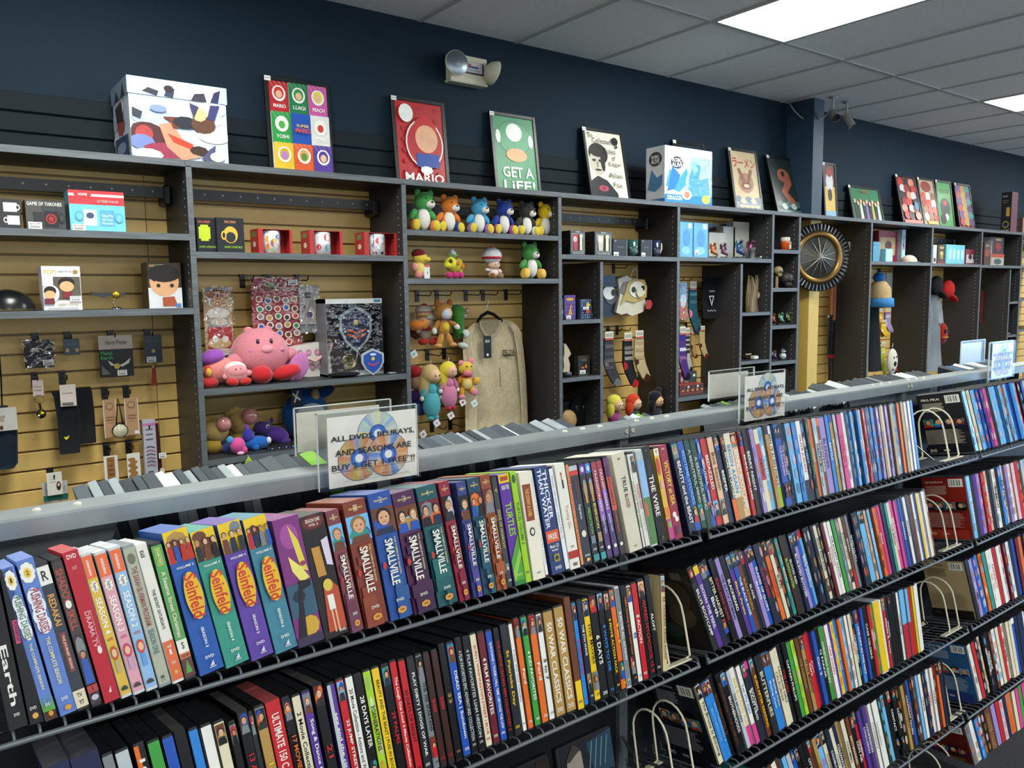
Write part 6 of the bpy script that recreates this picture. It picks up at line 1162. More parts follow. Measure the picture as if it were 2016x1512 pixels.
plush('yellow spotted plush caterpillar with magenta feet and a flower on its head', 890, 487, S['c2'], 3.37, [('body', 'b8b02c', (.12, .06, .42), (.3, .17, .2), -20), ('body', 'b8a02c', (.3, .1, .4), (.16, .15, .28)), ('head', 'd0cc30', (-.1, -.05, .5), (.2, .17, .2)), ('snout', 'd0cc30', (-.24, -.1, .44), (.12, .12, .11)), ('nose', '3a1c14', (-.2, -.22, .56), (.07, .06, .06)), ('leaf1', '7ab03a', (-.1, 0, .74), (.13, .05, .03), 25), ('leaf2', '7ab03a', (.12, 0, .74), (.12, .05, .03), -25), ('flower', 'c8ccd8', (0, 0, .86), (.08, .07, .1)), ('flower', 'd8dce0', (.08, 0, .82), (.07, .06, .07)),
    ('foot1', 'b02a6a', (-.2, -.1, .12), (.12, .11, .11)), ('foot2', 'b02a6a', (.02, -.12, .12), (.12, .11, .11)), ('foot3', 'b02a6a', (.26, -.05, .12), (.12, .11, .11)), ('spot1', 'c8702a', (.15, -.12, .5), (.07, .03, .07)), ('spot2', 'c8702a', (.36, -.06, .4), (.07, .04, .08))])
plush('plush doll in a puffy white hat with a broad red band', 968, 486, S['c2'], 3.37, [('hat', 'c4c2c6', (0, 0, .72), (.34, .28, .26)), ('band', 'a8242c', (0, 0, .66), (.352, .292, .1)), ('pompom', 'a8242c', (0, 0, .96), (.1, .09, .06)), ('head', 'd8b49c', (.05, -.04, .44), (.2, .17, .14)), ('body', 'd4c0b4', (.05, 0, .18), (.18, .14, .17)), ('arm1', 'd8c4bc', (-.18, -.05, .28), (.12, .06, .05), 10), ('arm2', 'd8c4bc', (.25, -.05, .25), (.1, .06, .06), 30), ('foot1', '7a4a28', (-.1, -.16, .1), (.1, .08, .09)), ('foot2', '8a6a4a', (.2, -.18, .1), (.1, .08, .09)), ('eye1', 'k', (0, -.21, .46), (.015, .01, .03)), ('eye2', 'k', (.09, -.21, .47), (.015, .01, .03))])
# plush on the second bay's lower shelves
plush('large round pink plush with red feet', 510, 659, S['b2'], 3.42, [('body', 'c87a86', (0, 0, .53), (.53, .46, .47)), ('ear1', 'c87a86', (-.2, 0, .95), (.09, .06, .08)), ('ear2', 'c87a86', (.16, 0, .96), (.09, .06, .08)), ('arm1', 'c87a86', (-.5, -.12, .4), (.17, .15, .15), 30), ('arm2', 'c87a86', (.52, -.05, .47), (.18, .14, .13), -25), ('foot1', 'b0242c', (-.12, -.36, .16), (.2, .24, .17)), ('foot2', 'b0242c', (.36, -.34, .17), (.28, .2, .14), -14),
    ('muzzle', 'd48e98', (-.02, -.42, .62), (.12, .07, .08)), ('eye1', '1c2030', (-.16, -.37, .76), (.035, .03, .06)), ('eye2', '1c2030', (.08, -.39, .76), (.035, .03, .06)), ('blush1', 'c870a0', (-.26, -.36, .6), (.07, .03, .035)), ('blush2', 'c870a0', (.26, -.38, .6), (.07, .03, .035))], n=28, H=.232)
plush('small round pink plush with a white headband and red feet', 463, 712, S['b2'], 3.33, [('body', 'd08a8e', (0, 0, .52), (.5, .42, .46)), ('band', 'd8d0cc', (0, .03, .72), (.46, .38, .3)), ('body', 'd08a8e', (0, -.06, .6), (.46, .4, .36)), ('arm2', 'd08a8e', (.52, -.05, .5), (.16, .12, .14)), ('arm1', 'd08a8e', (-.45, -.05, .4), (.14, .12, .14)), ('foot1', 'b02a2c', (-.26, -.32, .18), (.26, .2, .17), 14), ('foot2', 'b02a2c', (.3, -.32, .18), (.24, .2, .16), -14), ('eye1', 'k', (-.12, -.42, .72), (.025, .02, .05)), ('eye2', 'k', (.08, -.42, .72), (.025, .02, .05))], H=.098)
plush('pink plush with a purple cap lying at the divider', 423, 690, S['b2'], 3.38, [('body', 'd0807c', (.1, 0, .45), (.5, .3, .38)), ('cap', '8a4aa0', (-.1, 0, .82), (.38, .3, .22), -15), ('trim', 'b83a2c', (-.3, -.24, .42), (.12, .12, .2)), ('trim', 'c8a03a', (-.3, -.33, .42), (.08, .08, .13)), ('foot1', 'a82c30', (-.28, -.25, .12), (.26, .2, .16)), ('hand', 'b8a03a', (.45, -.3, .2), (.18, .14, .17)), ('handle', 'c8b090', (.5, -.2, .45), (.2, .05, .05), -30)], H=.145)
plush('flat lilac plush coin pouch standing on edge beside the big pink plush', 587, 700, S['b2'], 3.35, [('body', 'b06aa0', (0, 0, .5), (.38, .12, .52), 22), ('hand', 'b06aa0', (.3, .02, .92), (.1, .06, .09)), ('foot1', 'b06aa0', (-.3, -.02, .1), (.1, .06, .1))], H=.118, cat='pouch', name='plush_pouch')
Y = 3.45; t = thing('handbag', 'white handbag printed with pink round figures, behind the lilac pouch', 'bag', tuple(onY(605, 735, Y)))
a = [onY(*q, Y) for q in ((560, 684), (640, 672), (648, 684), (654, 735), (640, 742), (570, 742))]; m = MB(); m.prism(a[::-1], Vector((0, .06, 0)), 'cfc8c4'); X0, X1 = a[0].x, a[3].x; A = face(m, X0, X1, Y, S['b2']+.005, a[1].z-.012)
for k in range(9): A.E(.14+.18*(k % 5)+.06*(k//5), .25+.45*(k//5), .06, .11, 'b87a94', 9); A.E(.14+.18*(k % 5)+.06*(k//5)+.01, .25+.45*(k//5), .03, .05, 'd0a0b0', 8)
m.build('bag_body', 'card', t); m = MB(); p = [onY(*q, 3.43) for q in ((560, 680), (575, 712), (590, 700), (620, 712), (650, 690), (653, 676))]; m.tube(p, .008, 'd0a8a8', 6); m.build('strap', 'cloth', t)
m = MB(); c = onY(648, 674, 3.43); m.tube([(c.x+.012*cos(k*.7), 3.43, c.z+.014*sin(k*.7)) for k in range(10)], .002, 'c8a84a', 5); m.build('clasp', 'metal', t)
def big_nosed(cx, yt, nm, s=1, H=.16, Y=3.42):
    plush(nm, cx, yt, S['b3'], Y, [('head', 'b89a5e', (0, 0, .62), (.36, .3, .34)), ('nose_', 'c0807a', (.14*s, -.3, .78), (.2, .17, .2)), ('body', 'a88a38', (-.05, 0, .2), (.3, .22, .22)), ('arm1', '22284a', (.25, -.15, .22), (.2, .1, .1), 20), ('foot1', '2a3468', (.2, -.25, .12), (.13, .16, .13)), ('hair', 'a8884a', (-.25, 0, .9), (.2, .1, .08), -20)], H=H)
big_nosed(422, 818, 'tan plush toy with a big pink nose, nearest the divider on the low shelf')
big_nosed(476, 800, 'second tan plush toy with a big pink nose, behind the purple plush', .6, .18, 3.47)
plush('small hot pink plush lying on its side with a white tag', 467, 858, S['b3'], 3.32, [('body', 'c04a8a', (0, 0, .5), (.42, .38, .46)), ('ear1', '4a8ac0', (-.4, 0, .85), (.2, .15, .22)), ('arm1', 'c04a8a', (.3, -.25, .25), (.15, .12, .2)), ('foot1', 'd0a0b8', (.05, -.3, .1), (.2, .12, .1))], H=.075)
plush('bright blue plush lying down with small horns', 505, 848, S['b3'], 3.37, [('body', '1f5aa8', (0, 0, .4), (.75, .38, .4)), ('head', '3a3a9a', (-.5, 0, .85), (.35, .3, .42)), ('ear1', '7a4ab0', (-.55, 0, 1.3), (.12, .08, .25), -10), ('arm1', '1f5aa8', (-.2, -.3, .2), (.18, .16, .2)), ('foot1', 'c8ccd8', (.62, -.2, .5), (.14, .14, .2))], H=.075)
plush('purple plush toy with round eyes lying on the low shelf', 532, 826, S['b3'], 3.43, [('body', '4a2c7a', (.2, 0, .4), (.55, .36, .36), 20), ('head', '3c2a6a', (-.3, 0, .72), (.4, .32, .3), 15), ('eye1', 'b8b0c8', (-.22, -.3, .82), (.08, .05, .09)), ('eye1', 'k', (-.22, -.35, .82), (.04, .03, .05)), ('arm1', '4a2c7a', (.5, -.25, .15), (.2, .14, .14)), ('ear1', '4a2c7a', (.05, 0, 1.0), (.07, .05, .12))], H=.11)
t = plush('big round blue plush backpack with pointed ears, behind the sign holder', 600, 770, S['b3'], 3.49, [('body', '1a4478', (0, 0, .5), (.52, .2, .52)), ('spike1', '1a3c6e', (.4, .04, .92), (.3, .1, .12), -20), ('spike2', '1a3c6e', (-.1, .04, 1.0), (.3, .1, .07), 0), ('ear1', 'a08a5e', (.18, -.1, .92), (.1, .06, .12)), ('patch1', 'a8acb0', (.05, -.16, .56), (.3, .07, .2)), ('patch3', 'b08a5e', (0, -.16, .2), (.3, .07, .16)), ('zip', '15161a', (0, -.19, .36), (.3, .03, .012))], H=.22, cat='backpack', name='plush_backpack', n=24)
hcard('care_tag', 'black square tag with crossed white shapes on the blue backpack', 'tag', 573, 594, 766, 800, '1a1c20', lambda A: (A.G([(.1, .3), (.2, .2), (.9, .6), (.85, .7)], 'c8ccd0'), A.G([(.6, .1), (.75, .12), (.35, .8), (.25, .75)], 'c8ccd0')), Y=3.41, hk=False)
ibox('flat_pouch', 'flat black patterned case lying under the plush toys', 'case', 528, 596, 878, S['b3'], 3.32, .1, '14161c', lambda A: [A.R(.1*k, .1*k+.05, .3, .6, 'b8c0d0' if k % 2 else '3a5ab0') for k in range(10)], mat='cloth')
m = MB(); P = onY(490, 908, 3.26); m.prism([(P.x-.022, 3.262, P.z-.018), (P.x+.022, 3.262, P.z-.012), (P.x, 3.262, P.z+.022)], Vector((0, .001, 0)), 'a8c040'); A = face(m, P.x-.012, P.x+.012, 3.2615, P.z-.012, P.z+.006); A.E(.5, .5, .4, .35, '7a9a30', 9); m.tube([(P.x, 3.262, P.z+.02), (P.x-.004, 3.264, S['b3']+.004)], .0008, 'd0d0cc', 4); tag(m.build('swing_tag', 'paper'), 'lime green triangular tag hanging from the low shelf edge', 'tag')
# ---------------------------------------------------------------- third bay: hanging toys and shirt
def doll(label, cx, yt, yb, Y, sk, hair, dress, spec=None, legs='r', w=1.0, group=None):
    Zt, Zb = onY(cx, yt, Y).z, onY(cx, yb, Y).z
    sp = spec or [('hair', hair, (0, .03, .83), (.2*w, .15, .18)), ('hair', hair, (-.12*w, .05, .62), (.13*w, .1, .25)), ('head', sk, (.03, -.04, .8), (.14*w, .13, .13)), ('torso', dress, (0, 0, .55), (.11*w, .09, .13)), ('skirt', dress, (.0, 0, .28), (.19*w, .12, .27)), ('arm1', dress, (-.17*w, 0, .52), (.05, .05, .14), 22), ('arm2', dress, (.17*w, 0, .52), (.05, .05, .14), -22), ('hand1', 'dcd4cc', (-.22*w, -.01, .4), (.04, .04, .05)), ('hand2', 'dcd4cc', (.22*w, -.01, .4), (.04, .04, .05)), ('shoe1', legs, (-.04, -.02, .03), (.07, .06, .05)), ('shoe2', legs, (.07, -.02, .04), (.06, .06, .05)), ('eye1', 'k', (.0, -.165, .81), (.012, .01, .02)), ('eye2', 'k', (.08, -.16, .81), (.012, .01, .02))]
    t = plush(label, cx, yt, Zb, Y, sp, H=Zt-Zb, cat='plush doll', name='plush_doll', group=group)
    P = onY(cx, yt, Y); m = MB(); m.tube([(P.x, Y, Zt-.01), (P.x+.002, Y, Zt+.022)], .0012, 'd8d8d4', 4); m.build('hanging_loop', 'paint', t)
    return t
for x, lb in ((823, 'above the doll in the white cap'), (862, 'above the cat-eared plush'), (919, 'left empty beside the green plush'), (953, 'carrying the shirt hanger'), (998, 'empty by the end panel of the third bay')): p = onY(x, 577, 3.58); hook(p.x, p.z, lb, .12)
for x, y, lb in ((843, 692, 'behind the doll in turquoise'), (876, 692, 'behind the doll in pink'), (852, 828, 'low down under the turquoise doll'), (888, 828, 'low down under the pink doll')): p = onY(x, y, 3.58); hook(p.x, p.z, lb, .12)
doll('plush doll with a red and white cap and a brown backpack', 835, 601, 680, 3.47, None, None, None, [('cap', 'c8c0b8', (0, 0, .85), (.26, .2, .16)), ('pompom', 'a8282c', (0, 0, .99), (.09, .08, .06)), ('stripe', 'a8282c', (0, 0, .84), (.262, .205, .06)), ('band', 'c89a3a', (0, 0, .76), (.27, .21, .05)), ('lamp', 'b0b4b8', (.05, -.18, .7), (.1, .08, .07)), ('head', 'd8b098', (0, -.02, .6), (.2, .17, .14)), ('pack', '5a2c1c', (-.2, .08, .35), (.16, .12, .2)), ('body', 'a89a8a', (0, 0, .32), (.17, .13, .18)), ('vest', 'a82c2c', (0, -.05, .42), (.15, .12, .07)), ('foot1', 'b0302c', (-.1, -.08, .1), (.14, .12, .09)), ('foot2', 'b0302c', (.2, -.08, .1), (.14, .12, .09), -20), ('arm1', 'd8b098', (-.22, -.05, .4), (.07, .06, .09))])
doll('tan cat-eared plush figure with a yellow belly, hanging in front of the green plush', 873, 591, 684, 3.40, None, None, None, [('body', 'b07a3a', (0, 0, .42), (.13, .1, .17)), ('belly', 'c8b030', (0, -.07, .44), (.08, .06, .1)), ('leg1', 'b07a3a', (-.1, 0, .17), (.07, .07, .17), 22), ('leg2', 'b07a3a', (.12, 0, .17), (.07, .07, .17), -25), ('foot1', 'b8844a', (-.17, -.03, .04), (.09, .08, .05)), ('foot2', 'b8844a', (.2, -.03, .05), (.09, .08, .05)), ('arm1', 'b07a3a', (-.18, 0, .47), (.05, .05, .13), 30), ('arm2', 'b07a3a', (.22, 0, .5), (.13, .05, .05), 20), ('hand1', 'd8d4cc', (-.24, 0, .36), (.05, .05, .08)), ('hand2', 'd8d4cc', (.32, 0, .43), (.09, .05, .06), 30), ('hood', 'a8743a', (.0, .02, .76), (.2, .16, .19)), ('ear1', 'a8642c', (-.15, 0, .93), (.07, .05, .1), -15), ('ear2', 'a8642c', (.15, 0, .93), (.07, .05, .1), 15), ('face', 'd0a088', (.02, -.1, .72), (.12, .1, .12)), ('bubble', 'a8acb4', (-.08, -.22, .7), (.1, .09, .11))])
doll('green hanging plush with white hands and shoes, behind the tan one', 902, 597, 686, 3.47, None, None, None, [('body', '3a7a34', (0, .02, .55), (.15, .12, .35)), ('head', '4a8a3c', (-.02, 0, .8), (.18, .14, .18)), ('hand1', 'c8ccc4', (.14, -.05, .32), (.1, .08, .1)), ('shoe1', 'c4c8c0', (.08, -.03, .06), (.14, .1, .07), 15), ('spot1', '2a4a24', (-.05, -.12, .5), (.04, .03, .05)), ('spot2', '2a4a24', (.02, -.12, .3), (.04, .03, .05)), ('nose_', 'c09078', (.22, -.02, .83), (.07, .06, .07)), ('arm2', 'c4c8c0', (.16, 0, .72), (.06, .05, .03))])
p = onY(818, 640, 3.44); m = MB(); m.ell((p.x, 3.44, p.z), (.055, .035, .028), 'c8742a', 14); m.ell((p.x+.045, 3.43, p.z+.004), (.022, .02, .026), 'd08a3c', 12); m.tube([(p.x, 3.44, p.z+.02), (p.x+.004, 3.45, p.z+.085)], .0012, 'd8d8d4', 4); tag(m.build('plush_tail', 'plush'), 'orange fuzzy plush tail poking out by the divider', 'plush toy')
doll('red-capped plush doll hanging beside the divider, partly hidden', 815, 718, 820, 3.46, 'b08468', '6a1c20', '2a3a6a', [('cap', 'a0222a', (0, 0, .86), (.18, .15, .13)), ('head', 'b08468', (.05, -.02, .66), (.18, .15, .15)), ('hair', '4a3024', (-.1, .04, .66), (.12, .12, .14)), ('body', '4a2c6a', (.05, 0, .4), (.18, .12, .12)), ('body', '24366e', (.12, 0, .2), (.2, .13, .2)), ('arm1', '8a2a30', (.25, -.02, .3), (.06, .06, .15), -20), ('button', 'c8a83a', (.05, -.14, .33), (.035, .02, .035))])
doll('plush doll with blonde hair in a long turquoise dress', 848, 718, 826, 3.41, 'd0a884', 'b8a06a', '4a9aa4', None, '4a9aa4', .95)
doll('plush doll with yellow hair in a pink dress and red shoes', 883, 712, 806, 3.39, 'd4a48c', 'c8b83a', 'b87090', None, 'b0202c', .95)
doll('yellow plush creature with pink lips and a red collar, hanging beside the shirt', 917, 706, 785, 3.40, None, None, None, [('body', 'c88e2a', (0, 0, .4), (.17, .13, .2)), ('belly', 'c8b070', (-.02, -.08, .38), (.12, .08, .15)), ('collar', 'a8202c', (0, -.02, .57), (.15, .12, .05)), ('head', 'c8a83a', (0, 0, .76), (.2, .17, .17)), ('lips', 'c87080', (-.05, -.16, .65), (.12, .07, .08)), ('bow', 'd07a8a', (.14, 0, .93), (.09, .06, .09)), ('bow2', 'd07a8a', (-.14, 0, .9), (.08, .06, .07)), ('arm1', 'c88e2a', (-.22, -.02, .48), (.06, .06, .1), 20), ('arm2', 'c89a3a', (.28, -.02, .42), (.12, .07, .1), -20), ('leg1', 'c88e2a', (-.14, 0, .18), (.08, .08, .14), 15), ('foot1', 'c87a90', (-.16, -.03, .06), (.09, .08, .07)), ('leg2', 'c88e2a', (.13, -.05, .2), (.1, .1, .1)), ('foot2', 'c87a90', (.16, -.14, .16), (.09, .05, .09)), ('eye1', 'k', (-.08, -.16, .82), (.03, .02, .015)), ('eye2', 'k', (.06, -.17, .82), (.03, .02, .015))])
for x, y, nm in ((860, 833, 'white square tag under the turquoise dress'), (888, 818, 'white square tag under the red shoes'), (911, 792, 'white square tag beside the yellow creature'), (934, 794, 'white square tag in front of the shirt sleeve'), (815, 697, 'white square tag near the divider'), (833, 855, 'small tag with a red picture, just behind the rail')):
    p = onY(x, y, 3.385); r = .017; m = MB(); F = Matrix.Translation(p) @ Matrix.Rotation(rad(-28), 4, 'Y'); m.box(-r, r, -.0004, .0004, -r, r, 'cfcfd2', F); A = Art(m, F @ Vector((-r, -.0006, -r)), F.to_3x3() @ Vector((1, 0, 0)), F.to_3x3() @ Vector((0, 0, 1)), 2*r, 2*r); A.E(.5, .5, .25, .2, ['8ab0b8', 'c890a0', 'b06a5a', 'b8705a', '8a7a8a', 'b03a3a'][(x+y) % 6], 9); tag(m.build('swing_tag', 'paper'), nm, 'tag')
Y = 3.47; t = thing('shirt', 'cream long-sleeved shirt on a black hanger with a black tag', 'shirt', tuple(onY(975, 840, Y)))
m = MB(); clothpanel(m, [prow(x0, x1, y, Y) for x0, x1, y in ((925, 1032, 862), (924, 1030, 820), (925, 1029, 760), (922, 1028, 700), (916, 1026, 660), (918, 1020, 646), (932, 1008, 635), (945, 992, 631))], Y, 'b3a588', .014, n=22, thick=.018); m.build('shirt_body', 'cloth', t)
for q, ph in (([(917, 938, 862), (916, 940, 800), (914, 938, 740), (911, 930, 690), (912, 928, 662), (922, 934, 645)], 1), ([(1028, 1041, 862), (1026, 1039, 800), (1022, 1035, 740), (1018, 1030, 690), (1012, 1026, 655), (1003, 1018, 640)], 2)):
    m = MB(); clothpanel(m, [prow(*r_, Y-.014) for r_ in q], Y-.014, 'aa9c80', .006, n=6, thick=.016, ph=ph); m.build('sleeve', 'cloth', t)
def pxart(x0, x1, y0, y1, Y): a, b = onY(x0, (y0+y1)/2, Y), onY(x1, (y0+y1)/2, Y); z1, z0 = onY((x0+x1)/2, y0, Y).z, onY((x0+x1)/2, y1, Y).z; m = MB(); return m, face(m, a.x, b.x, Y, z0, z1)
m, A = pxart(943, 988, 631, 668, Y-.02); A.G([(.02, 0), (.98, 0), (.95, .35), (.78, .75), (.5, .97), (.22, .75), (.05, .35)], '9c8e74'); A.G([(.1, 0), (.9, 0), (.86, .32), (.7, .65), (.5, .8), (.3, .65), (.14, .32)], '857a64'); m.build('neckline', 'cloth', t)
m, A = pxart(985, 1015, 685, 702, Y-.022); A.T('ZELDA', .1, .95, .2, .8, '2a2622'); A.R(.2, .95, .82, .95, '2a2622'); m.build('chest_print', 'cloth', t)
m, A = pxart(982, 986, 725, 762, Y-.022); [A.R(.2, .8, .1*k, .1*k+.05, '3a3630') for k in range(10)]; m.build('size_strip', 'cloth', t)
m, A = pxart(952, 967, 661, 705, Y-.03); A.R(0, 1, 0, 1, '15161a'); A.T('ZELDA', .2, .8, .18, .3, 'd8d8d4'); A.E(.5, .85, .15, .06, 'd8d8d4', 12); m.build('tag', 'card', t)
t = thing('hanger', 'black velvet hanger with a steel hook, carrying the cream shirt', 'hanger', tuple(onY(960, 640, 3.47)))
m = MB(); m.tube([onY(*q, 3.462) for q in ((940, 634), (948, 622), (960, 615), (972, 619), (988, 632))], [.008, .009, .01, .009, .008], '101114', 8); m.build('shoulders', 'cloth', t)
m = MB(); m.tube([onY(*q, 3.47) for q in ((959, 614), (958, 603), (962, 596), (961, 590), (957, 588))], .0018, 'a8aaac', 6); m.build('hook', 'chrome', t)
# ---------------------------------------------------------------- fourth bay
def mugbox2(x0, x1, yt, label, c):
    ibox('mug_box', label, 'mug box', x0+17, x1, yt, S['d1'], 3.31, .1, '4a4e52', lambda A: (A.T('CERAMIC', .35, .65, .03, .07, 'd8d8d4'), A.R(.1, .9, .12, .85, 'a8acae'), A.R(.13, .87, .14, .83, '201e1c'), A.G([(.15, .16), (.5, .16), (.46, .8), (.22, .8)], c), A.E(.3, .35, .14, .12, mix(c, 'w', .5), 9), A.R(.62, .78, .25, .8, 'd0c8b0'), A.E(.7, .22, .12, .08, 'd0c8b0', 10), A.T('Mug & Spoon Set', .15, .85, .89, .95, 'd0d0cc')), '15161a', lambda A: (A.T('COLLECTION', .15, .85, .1, .15, '3a3c40'), A.E(.5, .5, .25, .15, '2c2e32', 10), A.E(.5, .5, .15, .1, '15161a', 10), A.T('HORROR', .2, .8, .32, .38, '4a4c50')))
mugbox2(1106, 1152, 454, 'grey boxed mug and spoon set with a red printed mug', 'a83a48'); mugbox2(1154, 1205, 456, 'grey boxed mug and spoon set with a black and cream mug', 'b8b4a0')
def lattemug(x0, x1, xm0, xm1, yt, label, c, c2):
    X0, X1, Z0, Z1 = ext(x0, x1, yt+1, 3.33, None, S['d1']); t = thing('boxed_mug', label, 'mug', ((X0+X1)/2, 3.36, Z0))
    m = MB(); m.cbox(X0, X1, 3.33, 3.40, Z0, Z1, '2c3034', .001); A = face(m, X0, X1, 3.33, Z0, Z1); A.T('SLYTHERIN', .25, .8, .4, .5, '5a6064') if 0 else A.T('MUG', .3, .7, .4, .5, '6a7074'); price(A, .04, .38, .75, .97); A.E(.15, .1, .07, .05, '8a8a80', 8); A.R(.94, .97, 0, 1, '9a9c98'); m.build('sleeve', 'card', t)
    a, b = onY(xm0, yt, 3.35).x, onY(xm1, yt, 3.35).x; R_ = (b-a)/2*.86; cx = (a+b)/2
    m = MB(); h = Z1-Z0; m.lathe([(0, .003), (R_*.72, .003), (R_*.85, h*.25), (R_, h), (R_-.003, h), (R_*.8, h*.3), (0, .01)], (cx, 3.36, Z0), c, 28); m.build('mug', 'glossy', t)
    m = MB(); m.tube([(cx+R_*.9, 3.36, Z0+h*.88), (cx+R_*1.35, 3.355, Z0+h*.82), (cx+R_*1.4, 3.355, Z0+h*.55), (cx+R_*1.1, 3.36, Z0+h*.25), (cx+R_*.85, 3.36, Z0+h*.15)], .0045, 'd0ccb8', 8); m.build('handle', 'glossy', t)
lattemug(1207, 1235, 1235, 1257, 470, 'tall dark green mug with cream handle in a grey sleeve', '2a4a44', 0); lattemug(1262, 1283, 1284, 1302, 471, 'tall dark navy mug with cream handle in a black sleeve', '232a44', 0)
ibox('card_pack', 'purple boxed card deck with a gold dog shape and price sticker', 'card pack', 1111, 1133, 581, S['d2'], 3.32, .03, '4a3474', lambda A: (A.E(.5, .17, .35, .06, 'c88a3a', 10), A.G([(.55, .4), (.65, .38), (.6, .6), (.7, .8), (.4, .78), (.3, .85), (.45, .6)], 'c8883a'), [A.E(.1+.2*(k % 5), .32+.15*(k//5), .025, .012, 'd0b8d8', 5) for k in range(20)], price(A, .08, .48, .82, .97)))
ibox('card_pack', 'slim boxed deck cut off by the divider, beside the purple pack', 'card pack', 1104, 1110, 588, S['d2'], 3.33, .03, '8a94a8', lambda A: (A.R(0, 1, .2, .5, 'b07a5a'), A.R(.1, .9, .55, .7, 'd8d8d4')))
ibox('card_pack', 'blue patterned boxed deck with a yellow burst', 'card pack', 1143, 1164, 589, S['d2'], 3.33, .03, '34466e', lambda A: ([A.E(.1+.2*(k % 5), .06+.12*(k//5), .05, .025, ['6a8ab8', 'b8c0d0', '8a9a5a'][k % 3], 6) for k in range(40)], A.G([(.3, .3), (.45, .2), (.5, .1), (.6, .22), (.75, .3), (.5, .42)], 'c8a83a'), A.E(.5, .62, .2, .1, 'a83a34', 10), price(A, .05, .55, .38, .52)))
def statue(name, label, cat, cx, yb_, pts, Y, Zb, c, mat='paint', base=None, th=.05):
    """lathe-like statuette from ellipsoids: pts (dx, z, rx, ry, rz, colour)"""
    X = onY(cx, yb_, Y).x; t = thing(name, label, cat, (X, Y, Zb)); ms = {}
    for p in pts:
        k = p[6] if len(p) > 6 else 'body'; ms.setdefault(k, MB()).ell((X+p[0], Y+(p[7] if len(p) > 7 else 0), Zb+p[1]), (p[2], p[3], p[4]), p[5] or c, 12, rotY(rad(p[8])) if len(p) > 8 else None)
    for k, m in ms.items(): m.build(k, mat, t)
    return t
X = onY(1114, 740, 3.34).x; Z = S['d3']; t = thing('figurine', 'cream long-eared figurine on a round black base', 'figurine', (X, 3.34, Z))
m = MB(); m.lathe([(0, 0), (.034, 0), (.034, .028), (0, .028)], (X, 3.34, Z), '1c2026', 20); m.build('base', 'black_plastic', t)
m = MB(); m.prism([(X-.03, 3.33, Z+.028), (X+.018, 3.33, Z+.028), (X+.022, 3.33, Z+.07), (X+.01, 3.33, Z+.105), (X+.03, 3.33, Z+.125), (X+.018, 3.33, Z+.15), (X-.008, 3.33, Z+.185), (X-.02, 3.33, Z+.175), (X-.018, 3.33, Z+.13), (X-.026, 3.33, Z+.1), (X-.02, 3.33, Z+.06)], Vector((0, .025, 0)), 'b8a890'); m.build('figure', 'paint', t)
ibox('lantern_box', 'small dark boxed lantern glowing orange in its picture', 'box', 1139, 1161, 701, S['d3'], 3.33, .04, '34322e', lambda A: (A.R(.12, .9, .06, .9, '1c1b1a'), A.E(.5, .2, .3, .1, '4a4438', 12), A.R(.25, .5, .55, .64, 'c85a2c'), A.G([(.55, .6), (.65, .4), (.75, .6)], 'd88a4a'), price(A, .1, .6, .72, .92)))
ibox('black_box', 'large black box with white lettering low in the fourth bay', 'box', 1106, 1131, 790, S['d4'], 3.42, .1, '15161a', lambda A: A.T('NOIR', .2, .35, .3, .6, 'c8c8c4', True))
X = onY(1120, 840, 3.34).x; m = MB(); m.lathe([(0, -.004), (.052, -.004), (.055, 0), (.052, .006), (0, .006)], (X, 3.34, S['d4']+.075), 'a07c4a', 28, (0, -1, .15)); tag(m.build('wooden_disc', 'wood'), 'round tan wooden board leaning in the low cubby', 'board')
P = onY(1143, 820, 3.40); m = MB(); m.prism([(P.x+.075*cos(a*.449)*(1 if sin(a*.449) > -.3 else .6), 3.40, S['d4']+.1+.1*sin(a*.449)) for a in range(14)][::-1], Vector((0, .012, 0)), '1a1b1e'); [m.ell((P.x+dx, 3.398, S['d4']+.12), (.016, .003, .02), '2c2d30', 9) for dx in (-.025, .03)]; tag(m.build('wall_plaque', 'glossy'), 'flat black skull-shaped board behind the wooden disc', 'board')
def pack(label, x0, x1, y0, y1, Y, shapes, hk=True):
    X0, X1, Z0, Z1 = ext(x0, x1, y0, Y, y1); t = thing('character_backpack', label, 'backpack', ((X0+X1)/2, Y, Z0)); W, H = X1-X0, Z1-Z0
    for k, (part, c, pts, d) in enumerate(shapes):
        m = MB(); P = [(X0+W*u, Y-.0035*k-.001, Z1-H*v) for u, v in pts]
        m.prism(P, Vector((0, d if k == 0 else min(d, .003), 0)), c); m.build(part, 'card', t)
    if hk:
        m = MB(); cx = (X0+X1)/2; m.tube([(cx-.03, Y, Z1-.02), (cx-.012, Y-.005, Z1+.03), (cx, Y-.008, Z1+.035), (cx+.02, Y-.004, Z1+.028), (cx+.03, Y, Z1-.02)], .004, 'b0a89a', 6); m.build('handle_loop', 'cloth', t)
        hook(cx, Z1+.05, 'holding up the '+' '.join(label.split()[:6]), .1)
def circ(u, v, ru, rv, n=18): return [(u+ru*cos(2*math.pi*k/n), v+rv*sin(2*math.pi*k/n)) for k in range(n)][::-1]
pack('dark blue bird-faced backpack with a top hat, beside the inner panel', 1178, 1217, 541, 624, 3.44, [('bag', '161e2e', [(0, .55), (.1, .98), (.6, 1), (.95, .92), (1, .5), (.9, .3), (.1, .3)], .06), ('mask', '4a4a4e', circ(.62, .48, .34, .22), .012), ('eye_patch', 'd0d0cc', circ(.5, .42, .3, .17), .01), ('eye', 'k', circ(.7, .42, .1, .08), .004), ('hat_brim', '1c2c40', [(.05, .28), (.9, .28), (1.0, .2), (.1, .16)], .03), ('hat', '24405c', [(.1, .2), (.75, .18), (.72, 0), (.12, .02)], .03)], False)
